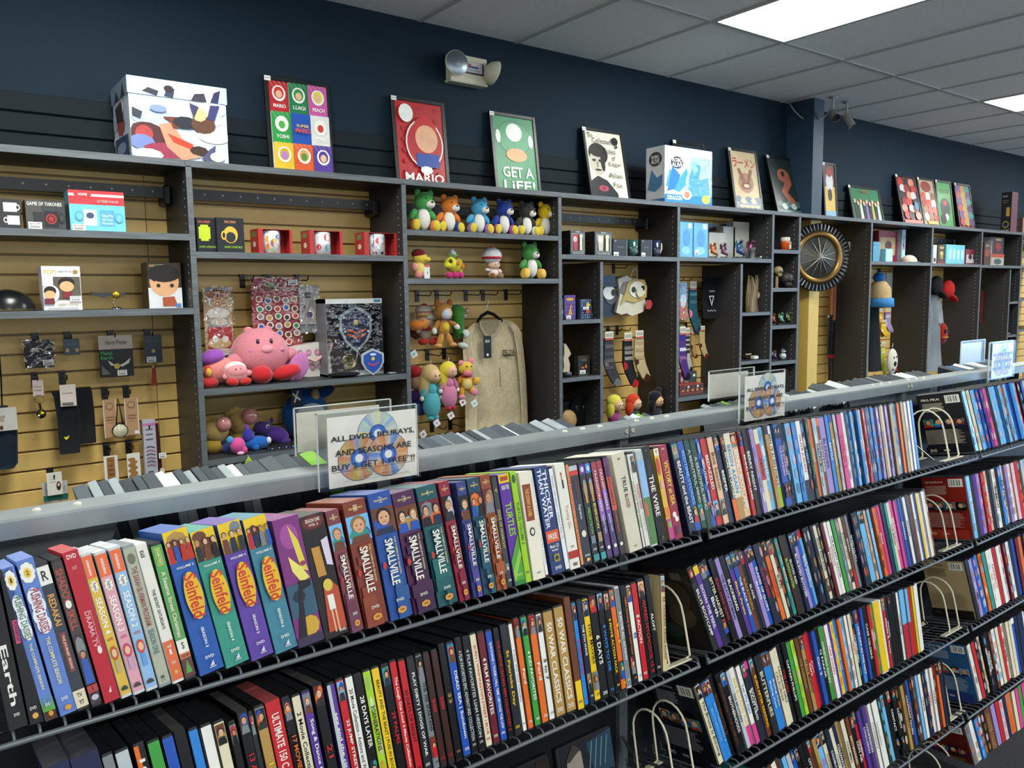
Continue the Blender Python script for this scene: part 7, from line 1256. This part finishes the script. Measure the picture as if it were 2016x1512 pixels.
pack('cream backpack with a yellow hood and long beak face', 1213, 1280, 541, 622, 3.42, [('bag', 'b8b2a0', [(0, .9), (.15, .96), (.3, .93), (.45, 1), (.62, .96), (.8, .9), (.88, .7), (.8, .5), (.7, .2), (.3, .02), (.05, .1), (.1, .5)][::-1], .07), ('straps', '6a655c', [(.05, .4), (.2, .18), (.35, .15), (.25, .5)][::-1], .02), ('hood', 'a8924c', [(.1, .72), (.25, .62), (.5, .68), (.86, .55), (.88, .3), (.8, .12), (.5, .1), (.3, .2), (.25, .4)][::-1], .02), ('face', 'd0ccbc', circ(.58, .36, .24, .2), .014), ('eye', 'k', circ(.46, .36, .055, .07), .005), ('eye', 'k', circ(.72, .33, .055, .07), .005), ('beak', 'c0baa4', circ(.62, .42, .1, .12), .016), ('cup', '9a3438', [(.8, .62), (.93, .62), (.98, .72), (.92, .84), (.78, .84)][::-1], .03)])
def sock(label, x0, x1, yt, yb, Y, c, heel, toe, bands=(), hdr='c8c2b4', flip=False, hk=True, group='novelty socks on paper headers'):
    X0, X1, Z0, Z1 = ext(x0, x1, yt, Y, yb); W, H = X1-X0, Z1-Z0; X = X0
    t = thing('sock', label, 'socks', ((X0+X1)/2, Y, Z0), group); f = (lambda u: X0+W*(1-u)) if flip else (lambda u: X0+W*u)
    o = [(0, .16), (.55, .16), (.58, .5), (.72, .68), (1, .9), (.98, .97), (.75, 1), (.5, .93), (.15, .72), (-.02, .55)]
    m = MB(); P = [(f(u), Y, Z1-H*v) for u, v in o]; m.prism(P if not flip else P[::-1], Vector((0, .012, 0)), c)
    m.f = [tuple(q) for q in m.f]; m.build('sock_body', 'cloth', t)
    m = MB(); A = face(m, X0, X1, Y-.0005, Z0, Z1, .0006); g = (lambda u: 1-u) if flip else (lambda u: u)
    A.G([(g(-.02), .52), (g(.22), .56), (g(.25), .64), (g(.05), .68)], heel); m.build('heel', 'cloth', t)
    m = MB(); A = face(m, X0, X1, Y-.0005, Z0, Z1, .0006); A.G([(g(1), .9), (g(.98), .97), (g(.75), 1), (g(.55), .95), (g(.72), .84)], toe); m.build('toe', 'cloth', t)
    m = MB(); A = face(m, X0, X1, Y-.0005, Z0, Z1, .0006)
    for v, cc in bands: A.G([(g(.04), v), (g(.55), v), (g(.56), v+.06), (g(.05), v+.06)], cc)
    if bands: tag(m.build('knitted_bands', 'cloth', t), kind='stuff')
    m = MB(); m.box(f(.02) if not flip else f(.5), f(.5) if not flip else f(.02), Y-.004, Y-.003, Z1-H*.17, Z1-H*.02, hdr); A = face(m, min(f(.02), f(.5)), max(f(.02), f(.5)), Y-.0042, Z1-H*.17, Z1-H*.02); A.T('SOCKS', .1, .9, .2, .6, '5a6a5a'); A.R(0, 1, .75, 1, 'a84a3a'); m.build('header_card', 'card', t)
    if hk: hook(f(.26), Z1+.004, 'carrying the '+' '.join(label.split()[:7]), .1)
sock('black and grey patterned sock on a paper header, nearest the inner panel', 1190, 1223, 650, 762, 3.45, '3c3a3e', '6a6a6c', '6a6a6e', [(.25, '5a585c'), (.38, '4c4a4e'), (.5, '5a585c'), (.62, '4c4a4e')])
sock('black sock with a grey winged figure and red heel and toe', 1228, 1258, 652, 764, 3.42, '1c2026', 'a82028', 'a81c24', [(.26, '6a6a60'), (.34, '7a7a6e'), (.44, '8a867a')])
sock('cream printed sock with dark brown heel and toe', 1250, 1281, 648, 752, 3.40, 'b09c78', '3a1c14', '3a1e16', [(.22, '9a8866'), (.36, '9c8a68'), (.5, 'a08c68')])
def bust(cx, yt, label, hair, skin, shirt, hat=None):
    plush(label, cx, yt, S['d4']+.005, 3.38, [('hair', hair, (0, .03, .72), (.3, .22, .27)), ('hair', hair, (-.2, 0, .5), (.15, .16, .3), 10), ('head', skin, (.06, -.08, .62), (.22, .18, .21)), ('body', shirt, (0, 0, .2), (.28, .18, .25)), ('eye1', 'e8e4dc', (0, -.245, .65), (.045, .02, .045)), ('eye1', 'k', (0, -.265, .65), (.025, .01, .03)), ('eye2', 'e8e4dc', (.14, -.235, .65), (.045, .02, .045)), ('eye2', 'k', (.14, -.255, .65), (.025, .01, .03))] + ([('hat', hat, (0, .04, .85), (.27, .22, .16)), ('hat', hat, (.2, .05, 1.0), (.14, .1, .14), 30)] if hat else []), cat='plush doll', name='plush_doll')
bust(1210, 776, 'plush doll with long yellow hair, low in the fourth bay', 'c8bc4a', 'c8a080', '8a3a6a'); bust(1247, 774, 'plush doll with bright red hair, low in the fourth bay', 'b83a20', 'cca080', '24402c'); bust(1291, 770, 'plush doll with black fringe and dark pointed hat', '17171c', 'c89c78', '2a2a34', '1c1c28')
# ---------------------------------------------------------------- fifth bay
for k, (a, b, yt, nm) in enumerate([(1339, 1364, 437, 'tall pale blue glossy box next to the fifth bay divider'), (1366, 1394, 439, 'second tall pale blue glossy box, with a white sticker')]):
    ibox('display_box', nm, 'box', a, b, yt, S['e1'], 3.33, .06, '5a9ac8', lambda A, k=k: (A.E(.5, .45, .3, .25, '4a84b4', 12), A.E(.45, .8, .35, .12, '7ab4dc', 10), A.R(.6, .9, .03, .18, 'a8bcc8'), (price(A, .08, .35, .78, .92) if k else 0)))
for a, b, yt, Y, nm in ((1396, 1428, 458, 3.42, 'low plain cream box behind the orange statuette'), (1404, 1443, 443, 3.52, 'long plain grey box at the back of the fifth bay'), (1424, 1447, 446, 3.44, 'plain white upright box behind the dragon statuettes'), (1444, 1475, 437, 3.44, 'tallest plain grey box behind the dragon statuettes')):
    ibox('plain_box', nm, 'box', a, b, yt, S['e1'], Y, .07, 'a8a8a0')
def dragon(cx, nm, c, c2, s, Y=3.34, Zb=None, n=0):
    Zb = S['e1'] if Zb is None else Zb; X = onY(cx, 500, Y).x; t = thing('dragon_statuette', nm, 'statuette', (X, Y, Zb), 'dragon statuettes')
    m = MB(); r_ = random.Random(n)
    for k in range(9): m.ell((X+r_.uniform(-.3, .3)*s, Y+r_.uniform(-.1, .1)*s, Zb+.04*s), (.12*s, .1*s, .08*s), '2c2a2e', 7)
    m.build('rock_base', 'paint', t)
    m = MB(); m.tube([(X+.28*s, Y-.05*s, Zb+.1*s), (X+.3*s, Y-.1*s, Zb+.25*s), (X+.1*s, Y-.12*s, Zb+.3*s), (X-.1*s, Y-.05*s, Zb+.4*s), (X-.05*s, Y, Zb+.65*s), (X+.05*s, Y-.05*s, Zb+.85*s), (X-.02*s, Y-.14*s, Zb+.93*s)], [.03*s, .05*s, .1*s, .15*s, .12*s, .07*s, .06*s], c, 9)
    m.ell((X-.06*s, Y-.2*s, Zb+.9*s), (.07*s, .12*s, .06*s), c, 9)
    for d in (-.04, .04): m.tube([(X+d*s, Y-.12*s, Zb+.95*s), (X+d*2*s, Y-.04*s, Zb+1.05*s)], [.018*s, .004*s], c2, 5)
    m.build('body', 'pearl', t)
    for sg in (-1, 1):
        m = MB(); m.prism([(X, Y+.04*s, Zb+.6*s), (X+sg*.12*s, Y+.06*s, Zb+.98*s), (X+sg*.3*s, Y+.04*s, Zb+.85*s), (X+sg*.36*s, Y, Zb+.55*s), (X+sg*.26*s, Y-.02*s, Zb+.6*s), (X+sg*.22*s, Y-.02*s, Zb+.38*s), (X+sg*.1*s, Y, Zb+.48*s)][::-sg], Vector((0, .012*s, 0)), c2); m.build('wing', 'pearl', t)
dragon(1404, 'orange and copper winged dragon statuette on dark rocks', 'a8643a', '7a3a28', .1, n=1); dragon(1424, 'plum winged dragon statuette beside the copper one', '6a3a54', '3a2030', .1, n=2); dragon(1455, 'blue and green dragon statuette with folded wings', '2c3c7a', '3a6a5a', .125, n=3); dragon(1478, 'magenta dragon statuette perched above a grey castle tower', '7a3a60', '5a2a4a', .13, 3.38, n=4)
X = onY(1481, 500, 3.33).x; t = thing('castle_ornament', 'small grey stone tower ornament below the magenta dragon', 'statuette', (X, 3.33, S['e1'])); m = MB(); m.lathe([(.024, 0), (.017, .012), (.016, .055), (.02, .06), (.02, .068), (0, .068)], (X, 3.33, S['e1']), '4a504e', 10); m.build('tower', 'paint', t)
m = MB(); [m.cbox(X+.016*cos(k*1.05)-.004, X+.016*cos(k*1.05)+.004, 3.33+.016*sin(k*1.05)-.004, 3.33+.016*sin(k*1.05)+.004, S['e1']+.068, S['e1']+.077, '555b58', .001) for k in range(6)]; tag(m.build('battlements', 'paint', t), kind='stuff')
m = MB(); [m.ell((X+.02*k+.01, 3.315-.004*k, S['e1']+.006), (.013, .01, .009), '3a3f3d', 7) for k in range(3)]; m.ell((X+.065, 3.31, S['e1']+.012), (.008, .008, .01), 'a8acb4', 8); m.build('rubble', 'paint', t)
X = onY(1480, 612, 3.36).x; Z = S['e2']; t = thing('tree_figurine', 'tall brown tree-root figurine with a woman in profile', 'statuette', (X, 3.36, Z)); r_ = random.Random(6); m = MB()
for k in range(13): a = k*.5; x0 = X+.035*cos(a); y0 = 3.36+.02*sin(a); m.tube([(x0, y0, Z), (x0+.008*sin(k), y0, Z+.08), (X+.03*cos(a+.9), y0, Z+.16), (x0+r_.uniform(-.01, .02), y0-.003, Z+.225+r_.uniform(-.02, .03))], [.017, .013, .011, .005], ['6a5c40', '584a32', '7a6c4e'][k % 3], 6)
m.build('roots', 'paint', t); m = MB(); m.ell((X+.034, 3.34, Z+.11), (.014, .016, .026), '8a7e62', 10); m.ell((X+.046, 3.338, Z+.106), (.004, .004, .008), '8a7e62', 6); m.ell((X+.03, 3.345, Z+.13), (.017, .016, .012), '6a5c40', 8); m.build('carved_face', 'paint', t)
X = onY(1482, 708, 3.34).x; m = MB(); m.cbox(X-.02, X+.035, 3.315, 3.35, S['e3'], S['e3']+.026, 'b8b4a4', .006); tag(m.build('ceramic_block', 'glossy'), 'small rounded cream ceramic piece in the fifth bay cubby', 'ornament')
X = onY(1470, 706, 3.37).x; m = MB(); m.cbox(X-.02, X+.06, 3.355, 3.41, S['e3'], S['e3']+.03, '2a2420', .008); [m.ell((X+.012*k-.005, 3.37, S['e3']+.033), (.006, .006, .005), 'c8b89a', 6) for k in range(5)]; tag(m.build('dark_tray', 'glossy'), 'dark low dish with pale beads behind the cream ceramic piece', 'dish')
hcard('sock_pack', 'orange and blue sock packet in shiny plastic behind the divider', 'socks', 1338, 1352, 556, 628, 'a84a26', lambda A: (A.R(0, 1, 0, .5, '6a94b8'), A.E(.5, .5, .4, .2, 'b8c8d8', 8)), Y=3.44, crinkle=1)
sock('teal and navy sock with a pink heel, hanging in the fifth bay', 1357, 1383, 552, 660, 3.46, '1f4a58', 'b86a8a', '1a2c44', [(.22, '4a7a80'), (.36, '3a6a72')]); sock('purple abstract sock with a black toe below the orange packet', 1337, 1360, 640, 750, 3.43, '4a2f74', '7a4a6a', '15161c', [(.2, '3a2a8a'), (.4, 'c8c4d0'), (.55, '8a5a8a')])
sock('striped edge sock pressed behind the purple one', 1349, 1364, 643, 735, 3.47, 'a8a8a0', '2a2a2c', '1c1c20', [(.2+.1*k, '2a2a2c') for k in range(4)], hk=False); sock('tan sock with dark red toe, under the teal sock', 1361, 1374, 648, 706, 3.48, '9a8058', '5a1c18', '5a1c18', hk=False); sock('cream sock with dark red toe, beside the black shirt', 1378, 1395, 640, 706, 3.45, 'a89468', '5a1c18', '5a1c18')
Y = 3.47; t = thing('shirt', 'black folded shirt with white runic print hanging in the fifth bay', 'shirt', tuple(onY(1400, 620, Y))); m = MB(); clothpanel(m, [prow(1384, 1422, 626, Y), prow(1382, 1420, 590, Y), prow(1385, 1416, 560, Y), prow(1392, 1410, 545, Y)], Y, '121216', .006, thick=.02); m.build('shirt_body', 'cloth', t)
m, A = pxart(1388, 1412, 560, 618, Y-.022); A.G([(.3, .38), (.75, .38), (.55, .75)], 'b8b8b8'); A.G([(.4, .42), (.65, .42), (.54, .64)], '121216'); [A.R(.2+.12*k, .27+.12*k, .86+.02*(k % 2), .9+.02*(k % 2), 'b0b0b0') for k in range(6)]; [A.R(.3+.12*k, .36+.12*k, .2, .26, 'b0b0b0') for k in range(4)]; m.build('chest_print', 'cloth', t)
for a, b, nm, c in ((1338, 1346, 'thin dark red book leaning low in the fifth bay', '5a1c20'), (1346, 1357, 'thin brown and cream book low in the fifth bay', '5a4438'), (1357, 1371, 'thin dark green book with a white sticker, low in the fifth bay', '1c2c28')):
    ibox('book', nm, 'book', a, b, 757, .99, 3.44, .015, c, lambda A, c=c: A.R(.5, .8, .6, .8, 'd8d8d4') if c == '1c2c28' else A.E(.5, .4, .25, .25, mix(c, 'w', .4), 8), yb=785)
o, X0, X1, Z0, Z1 = ibox('counter_display', 'red cardboard counter display with rows of small packets', 'display', 1338, 1384, 779, .92, 3.36, .1, '8a2c1c', lambda A: ([A.R(.04+.2*k, .2+.2*k, .3, .95, '3a1c1a') for k in range(5)], [A.E(.12+.2*k, .5, .05, .12, 'b87a3a', 8) for k in range(5)], [A.R(.1+.2*k, .17+.2*k, .7, .9, 'd0ccc8') for k in (1, 3)]))
# ---------------------------------------------------------------- sixth bay cubbies
def cubmug():
    X = onY(1546, 490, 3.33).x; t = thing('mug', 'orange and white travel-style mug with a handle', 'mug', (X, 3.33, S['f1'])); m = MB(); R_ = .031
    m.lathe([(0, 0), (R_, 0), (R_, .062)], (X, 3.33, S['f1']), 'c8521c', 24); m.lathe([(R_, .062), (R_+.002, .066), (R_, .09), (0, .088)], (X, 3.33, S['f1']), 'c4beac', 24); m.build('cup', 'glossy', t)
    m = MB(); m.tube([(X+R_*.9, 3.33, S['f1']+.08), (X+R_*1.6, 3.33, S['f1']+.07), (X+R_*1.6, 3.33, S['f1']+.03), (X+R_*.9, 3.33, S['f1']+.015)], .005, 'c4beac', 8); m.build('handle', 'glossy', t)
    m = MB(); A = face(m, X-.004, X+.02, 3.33-R_-.002, S['f1']+.01, S['f1']+.058); A.R(0, 1, 0, 1, 'b8b4a0'); A.R(.2, .8, .15, .4, '8a4a3a'); m.build('label_panel', 'card', t)
cubmug()
def skull(cx, nm, Z, c, s, spine=0):
    X = onY(cx, 560, 3.33).x; t = thing('skull_ornament', nm, 'ornament', (X, 3.33, Z)); m = MB(); z = Z+spine
    if spine: 
        for k in range(9): m.lathe([(.0, 0), (.009, 0), (.011, .004), (.009, .009), (0, .009)], (X-.004, 3.335, Z+.004+k*spine/9), c, 8)
        m.lathe([(.02, 0), (.014, .004), (0, .005)], (X-.004, 3.335, Z), c, 12)
    m.ell((X, 3.33, z+.6*s), (.42*s, .45*s, .4*s), c, 14); m.ell((X+.02*s, 3.33-.16*s, z+.24*s), (.26*s, .24*s, .24*s), c, 12); m.build('cranium', 'paint', t)
    m = MB(); [m.ell((X+d*s, 3.33-.38*s, z+.5*s), (.1*s, .08*s, .1*s), '0c0b0b', 9) for d in (-.15, .17)]; m.ell((X+.01*s, 3.33-.4*s, z+.34*s), (.04*s, .04*s, .06*s), '0c0b0b', 6); m.build('sockets', 'paint', t)
skull(1531, 'tan skull ornament on a spine-shaped column', S['f2'], '8a7a58', .075, .075); skull(1547, 'dark bronze skull ornament beside the tan one', S['f2'], '2a2422', .11)
dragon(1541, 'pearly teal small dragon in the narrow cubby', '5a8a80', '6a7a4a', .085, 3.33, S['f3'], 5); dragon(1556, 'green and white small dragon in the narrow cubby', '5a6a2c', '8a9a8a', .085, 3.33, S['f3'], 6); dragon(1525, 'red small dragon half hidden by the divider', '8a3a2a', 'a8643a', .08, 3.35, S['f3'], 7)
dragon(1529, 'purple small dragon beside the white owl', '43307a', '8a7a4a', .07, 3.33, S['f4'], 8)
statue('owl_figurine', 'round white owl figurine with silver head', 'figurine', 1541, 710, [(0, .025, .026, .024, .026, 'b8bcc0'), (0, .058, .017, .016, .015, '7a848c', 'head'), (-.006, .06, .005, .004, .005, 'd8d8d0', 'eye1', -.014), (.007, .06, .005, .004, .005, 'd8d8d0', 'eye2', -.014), (-.011, .072, .004, .004, .008, '7a848c', 'tuft'), (.011, .072, .004, .004, .008, '7a848c', 'tuft2')], 3.33, S['f4'], 'b8bcc0', 'pearl')
# ---------------------------------------------------------------- seventh bay: round shield and swords
C = onY(1611, 507, 3.325); R_ = .243; t = thing('round_shield', 'large round metallic shield with a bronze ring and radiating ridges', 'shield', tuple(C)); ax = Vector((-.5, -1, 0)).normalized()
m = MB(); m.lathe([(R_, .02), (R_-.004, 0), (R_*.78, -.02)][::1], C, '4a4c4e', 48, ax); m.lathe([(R_*.78, 0), (R_, -.008)], C, '3a3c3e', 48, ax)
a_ = ax.normalized(); e1 = a_.orthogonal().normalized(); e2 = a_.cross(e1)
for k in range(48):
    th = 2*math.pi*k/48; d = e1*cos(th)+e2*sin(th); m.tube([C+d*R_*.8+a_*.012, C+d*R_*.98+a_*.006], [.004, .007], ['8a8c8c', '6c6e70'][k % 2], 5)
m.build('ridged_rim', 'metal', t)
m = MB(); m.lathe([(R_*.6, .0), (R_*.62, .016), (R_*.7, .022), (R_*.78, .014), (R_*.79, 0)], C, '8a6a3c', 48, ax); m.build('bronze_ring', 'metal', t)
m = MB(); m.lathe([(R_*.61, .004), (R_*.3, .02), (R_*.08, .034), (0, .04)], C, '4c4a46', 48, ax)
for k in range(14):
    th = 2*math.pi*k/14; d = e1*cos(th)+e2*sin(th); m.tube([C+a_*.036, C+d*R_*.35+a_*.021, C+d*R_*.58+a_*.008], [.005, .004, .0015], '8c8a84', 5)
m.build('boss', 'metal', t)
for x, nm, y0, y1, Y in ((1637, 'wooden-handled sword hanging behind the round shield', 545, 748, 3.50), (1643, 'second sword with a longer wooden handle, against the panel', 555, 748, 3.52)):
    a, b, c_, d = onY(x, y0, Y), onY(x, y0+75, Y), onY(x, y0+100, Y), onY(x, 705, Y); t = thing('sword', nm, 'sword', tuple(a)); X = a.x
    m = MB(); m.tube([(X, Y, a.z), (X, Y, b.z)], [.016, .018], '8a5228', 10); m.build('handle', 'wood', t); m = MB(); m.cbox(X-.035, X+.035, Y-.008, Y+.008, b.z-.022, b.z, 'a8acae', .003); m.build('guard', 'chrome', t)
    m = MB(); m.cbox(X-.022, X+.022, Y-.006, Y+.006, d.z, b.z-.022, '15161a', .003); m.build('scabbard', 'gloss', t); m = MB(); e = onY(x, y1, Y).z; m.prism([(X-.016, Y-.001, d.z), (X, Y-.001, e-.05), (X+.016, Y-.001, d.z)], Vector((0, .003, 0)), '9aa0a4'); m.build('blade', 'chrome', t)
    m = MB(); m.cbox(X-.024, X+.024, Y-.009, Y+.009, d.z, d.z+.03, '7a1c1c', .003); m.build('red_band', 'gloss', t)
hcard('paper_packet', 'slim curved horn ornament hanging on the dark side panel', 'ornament', 1666, 1674, 476, 508, 'b0a890', Y=3.42, hk=False)
# ---------------------------------------------------------------- eighth to eleventh bays
ibox('gift_box', 'teal blue box with lid at the start of the eighth bay shelf', 'box', 1719, 1732, 476, S['h1'], 3.34, .1, '4a8aa8', lambda A: A.R(0, 1, .15, .18, '2a6a88'))
ibox('board_game', 'dark red boxed game with a cream picture, standing upright', 'board game', 1730, 1776, 455, S['h1'], 3.46, .05, '8a2438', lambda A: (A.R(.05, .7, .2, .75, 'b89a6a'), A.E(.4, .45, .15, .15, '5a3a3a', 9), A.R(.78, .9, .08, .18, 'c8b8b8')))
ibox('board_game_edge', 'white-spined box pressed against the red game', 'board game', 1776, 1783, 452, S['h1'], 3.42, .09, 'a8c0d0', lambda A: A.T('GAME', .2, .8, .2, .6, '8a3a5a', True))
X = onY(1748, 510, 3.32).x; m = MB(); m.cbox(X-.05, X+.055, 3.31, 3.36, S['h1'], S['h1']+.105, '8ac0d0', .004); tag(m.build('clear_cup_box', 'glossy'), 'small pale turquoise boxed cup in front of the red game', 'box')
P = onY(1792, 505, 3.36); cap('cap', 'white cap with a coral pink brim on the eighth bay shelf', 'cap', (P.x-.02, 3.36, S['h1']), .07, 'c0b8a8', 1)
Y = 3.40; p0, p1 = onY(1731, 540, Y), onY(1733, 604, Y); t = thing('pompom_hat', 'patterned knit hat with a bright blue pompom and cuff', 'hat', tuple(p1)); X = p0.x
m = MB(); m.ell((X, Y, p0.z-.025), (.055, .045, .045), '1f5aa0', 16); m.build('pompom', 'plush', t)
m = MB(); m.lathe([(0, 0), (.05, -.01), (.085, -.06), (.092, -.14)], (X+.01, Y, p0.z-.05), 'a8906a', 20); m.build('crown', 'cloth', t); m = MB(); m.lathe([(.095, -.14), (.105, -.145), (.11, -.21), (.1, -.215)], (X+.02, Y, p0.z-.05), '3a7ab0', 20); m.build('cuff', 'cloth', t)
hk_x = onY(1731, 536, 3.58); hook(hk_x.x, hk_x.z, 'holding the blue pompom hat', .14)
hcard('sock_pack', 'long grey socks on a card beside the pompom hat', 'socks', 1745, 1757, 538, 588, '8a8c84', Y=3.50)
Y = 3.42; t = thing('dress', 'long black garment hanging at the eighth bay divider', 'garment', tuple(onY(1726, 730, Y))); m = MB(); clothpanel(m, [prow(1712, 1734, 731, Y), prow(1711, 1733, 660, Y), prow(1712, 1729, 600, Y)], Y, '101216', .01, thick=.05); m.build('fabric', 'cloth', t)
for x0, x1, y0, y1, c, nm in ((1730, 1741, 606, 664, 'c8982a', 'yellow and white socks hanging below the pompom hat'), (1743, 1760, 607, 655, '8a7a9a', 'lilac and cream printed socks hanging in the eighth bay'), (1735, 1752, 629, 664, 'c09a24', 'mustard yellow sock in front of the lilac ones'), (1734, 1748, 672, 738, 'b8b84a', 'pale yellow sock pair low in the eighth bay')):
    sock(nm, x0, x1, y0, y1, 3.45 if c != 'c09a24' else 3.42, c, mix(c, 'w', .4), mix(c, 'k', .3), [(.3, mix(c, 'w', .4))], hk=c != 'c09a24', group='socks in the eighth bay')
Y = 3.38; Pz = onY(1757, 686, Y); t = thing('plush_purse', 'white snowy face plush purse with black spots, on a clip', 'purse', tuple(onY(1757, 737, Y))); m = MB(); X = Pz.x; zb = onY(1757, 737, Y).z; h = Pz.z-zb; m.ell((X, Y, zb+h*.5), (.075, .03, h*.5), 'c4c0b0', 18); m.build('pouch', 'plush', t)
m = MB(); [m.ell((X+dx, Y-.028, zb+h*v), (r, .006, r), '15161a', 10) for dx, v, r in ((.0, .42, .022), (-.02, .66, .008), (.02, .68, .008), (-.03, .2, .008), (.02, .15, .006))]; m.prism([(X+.02, Y-.031, zb+h*.28), (X+.035, Y-.031, zb+h*.12), (X+.012, Y-.031, zb+h*.16)], Vector((0, .004, 0)), 'b03a2c'); m.build('face_patches', 'cloth', t)
m = MB(); m.tube([(X, Y, Pz.z-.005), (X-.004, Y, Pz.z+.02), (X+.006, Y, Pz.z+.03), (X, Y, Pz.z+.045)], .003, 'a8aaac', 5); m.build('clip', 'chrome', t)
ibox('figure_box', 'white-edged box half hidden at the ninth bay divider', 'figure box', 1837, 1844, 482, S['i1'], 3.33, .1, 'b8b8b4', lambda A: A.R(.2, .8, .7, .9, '3a3a3a'))
ibox('figure_box', 'small black window box with a gold figure', 'figure box', 1846, 1861, 482, S['i1'], 3.33, .09, '3a3230', lambda A: (A.E(.5, .15, .3, .08, 'a8884a', 10), A.E(.5, .45, .25, .12, 'b8a05a', 10), A.R(.3, .7, .55, .75, '8a7a3a'), A.R(0, 1, .85, 1, '7a2a24')))
ibox('glass_set_box', 'turquoise boxed glass set with pale glasses pictured', 'box', 1863, 1899, 482, S['i1'], 3.32, .09, '6ab4c4', lambda A: [A.E(.2+.22*k, .5, .08, .3, 'a8d8e0', 10) for k in range(4)])
ibox('toy_box', 'red and white boxed toy with round dark lenses', 'toy box', 1901, 1925, 491, S['i1'], 3.33, .09, '7a2a34', lambda A: (A.R(.05, .95, .35, .9, 'b8b0b4'), A.E(.35, .5, .14, .18, '4a1c24', 9), A.E(.7, .5, .14, .18, '4a1c24', 9)))
Y = 3.40
for x, y, c, nm in ((1843, 562, '17181c', 'black cap hanging beside the red one'), (1866, 570, 'a01c1c', 'bright red cap hanging in the ninth bay')):
    P = onY(x, y, Y); t = thing('cap', nm, 'cap', tuple(P)); m = MB(); m.ell(P, (.085, .05, .085), c, 16, rotY(rad(15))); m.build('crown', 'cloth', t); m = MB(); m.ell(P+Vector((.05, -.02, -.075)), (.085, .04, .02), c, 14, rotY(rad(28))); m.build('brim', 'cloth', t); q = onY(x, y-18, 3.58); hook(q.x, q.z, 'holding the '+nm.split(' hanging')[0], .12)
Y = 3.43; t = thing('shirt', 'grey short-sleeved shirt hanging at the ninth bay divider', 'shirt', tuple(onY(1842, 730, Y))); m = MB(); clothpanel(m, [prow(1828, 1853, 730, Y), prow(1828, 1851, 680, Y), prow(1830, 1850, 620, Y), prow(1831, 1846, 585, Y), prow(1832, 1840, 567, Y)], Y, '6c7276', .02, thick=.05); m.build('shirt_body', 'cloth', t); m = MB(); clothpanel(m, [prow(1847, 1858, 636, Y-.02), prow(1845, 1855, 610, Y-.02), prow(1841, 1848, 580, Y-.02)], Y-.02, '747a7e', .006, thick=.03); m.build('sleeve', 'cloth', t)
plush('red and black cartoon mask plush hanging behind the grey shirt', 1857, 636, onY(1857, 676, 3.46).z, 3.46, [('body', '8a2018', (0, 0, .5), (.35, .2, .5)), ('spot1', '1c1416', (-.1, -.17, .6), (.1, .06, .12)), ('spot2', '1c1416', (.14, -.17, .6), (.1, .06, .12)), ('band', 'b0602c', (0, -.1, .3), (.3, .14, .06))])
ibox('figure_box', 'slim dark figure box standing in the tenth bay', 'figure box', 1938, 1950, 477, S['j1'], 3.34, .09, '4a2c28', lambda A: (A.R(.1, .9, .3, .6, '8a3a2c'), A.T('BOX', .2, .8, .1, .2, 'c8b8a8')))
o, X0, X1, Z0, Z1 = ibox('figure_box', 'lower white and red figure box of the stacked pair', 'figure box', 1951, 1976, 500, S['j1'], 3.33, .11, 'a8a098', lambda A: (A.R(0, 1, 0, .3, 'b0402c'), A.E(.5, .65, .3, .25, '3a4a4a', 9)))
ibox('figure_box', 'dark purple figure box with red figure, stacked on the white one', 'figure box', 1954, 1976, 467, Z1+.0005, 3.335, .1, '2c2438', lambda A: (A.E(.5, .15, .3, .08, 'a8884a', 10), A.E(.5, .55, .28, .22, '8a2424', 9), A.R(.35, .65, .7, .9, '7a2020')), 'b0b0b8')
ibox('glass_box', 'pale turquoise box at the end of the tenth bay shelf', 'box', 2000, 2012, 496, S['j1'], 3.33, .08, '5a94a8', lambda A: A.E(.5, .5, .3, .3, '8ac0cc', 10))
ibox('mug_box', 'tiny white boxed mug in the tenth bay cubby', 'mug box', 1990, 2008, 574, S['j2'], 3.34, .08, 'a8acb0', lambda A: (A.R(.05, .45, .2, .8, '22262e'), A.R(.55, .9, .3, .75, '2a3a8a')))
ibox('flat_packet', 'flat pale packet lying in the tenth bay lower cubby', 'packet', 1984, 1996, 655, S['j3'], 3.33, .08, '9ab4c4')
hcard('red_packet', 'long red packet hanging at the tenth bay divider', 'packet', 1931, 1937, 572, 635, '7a2420', Y=3.50)
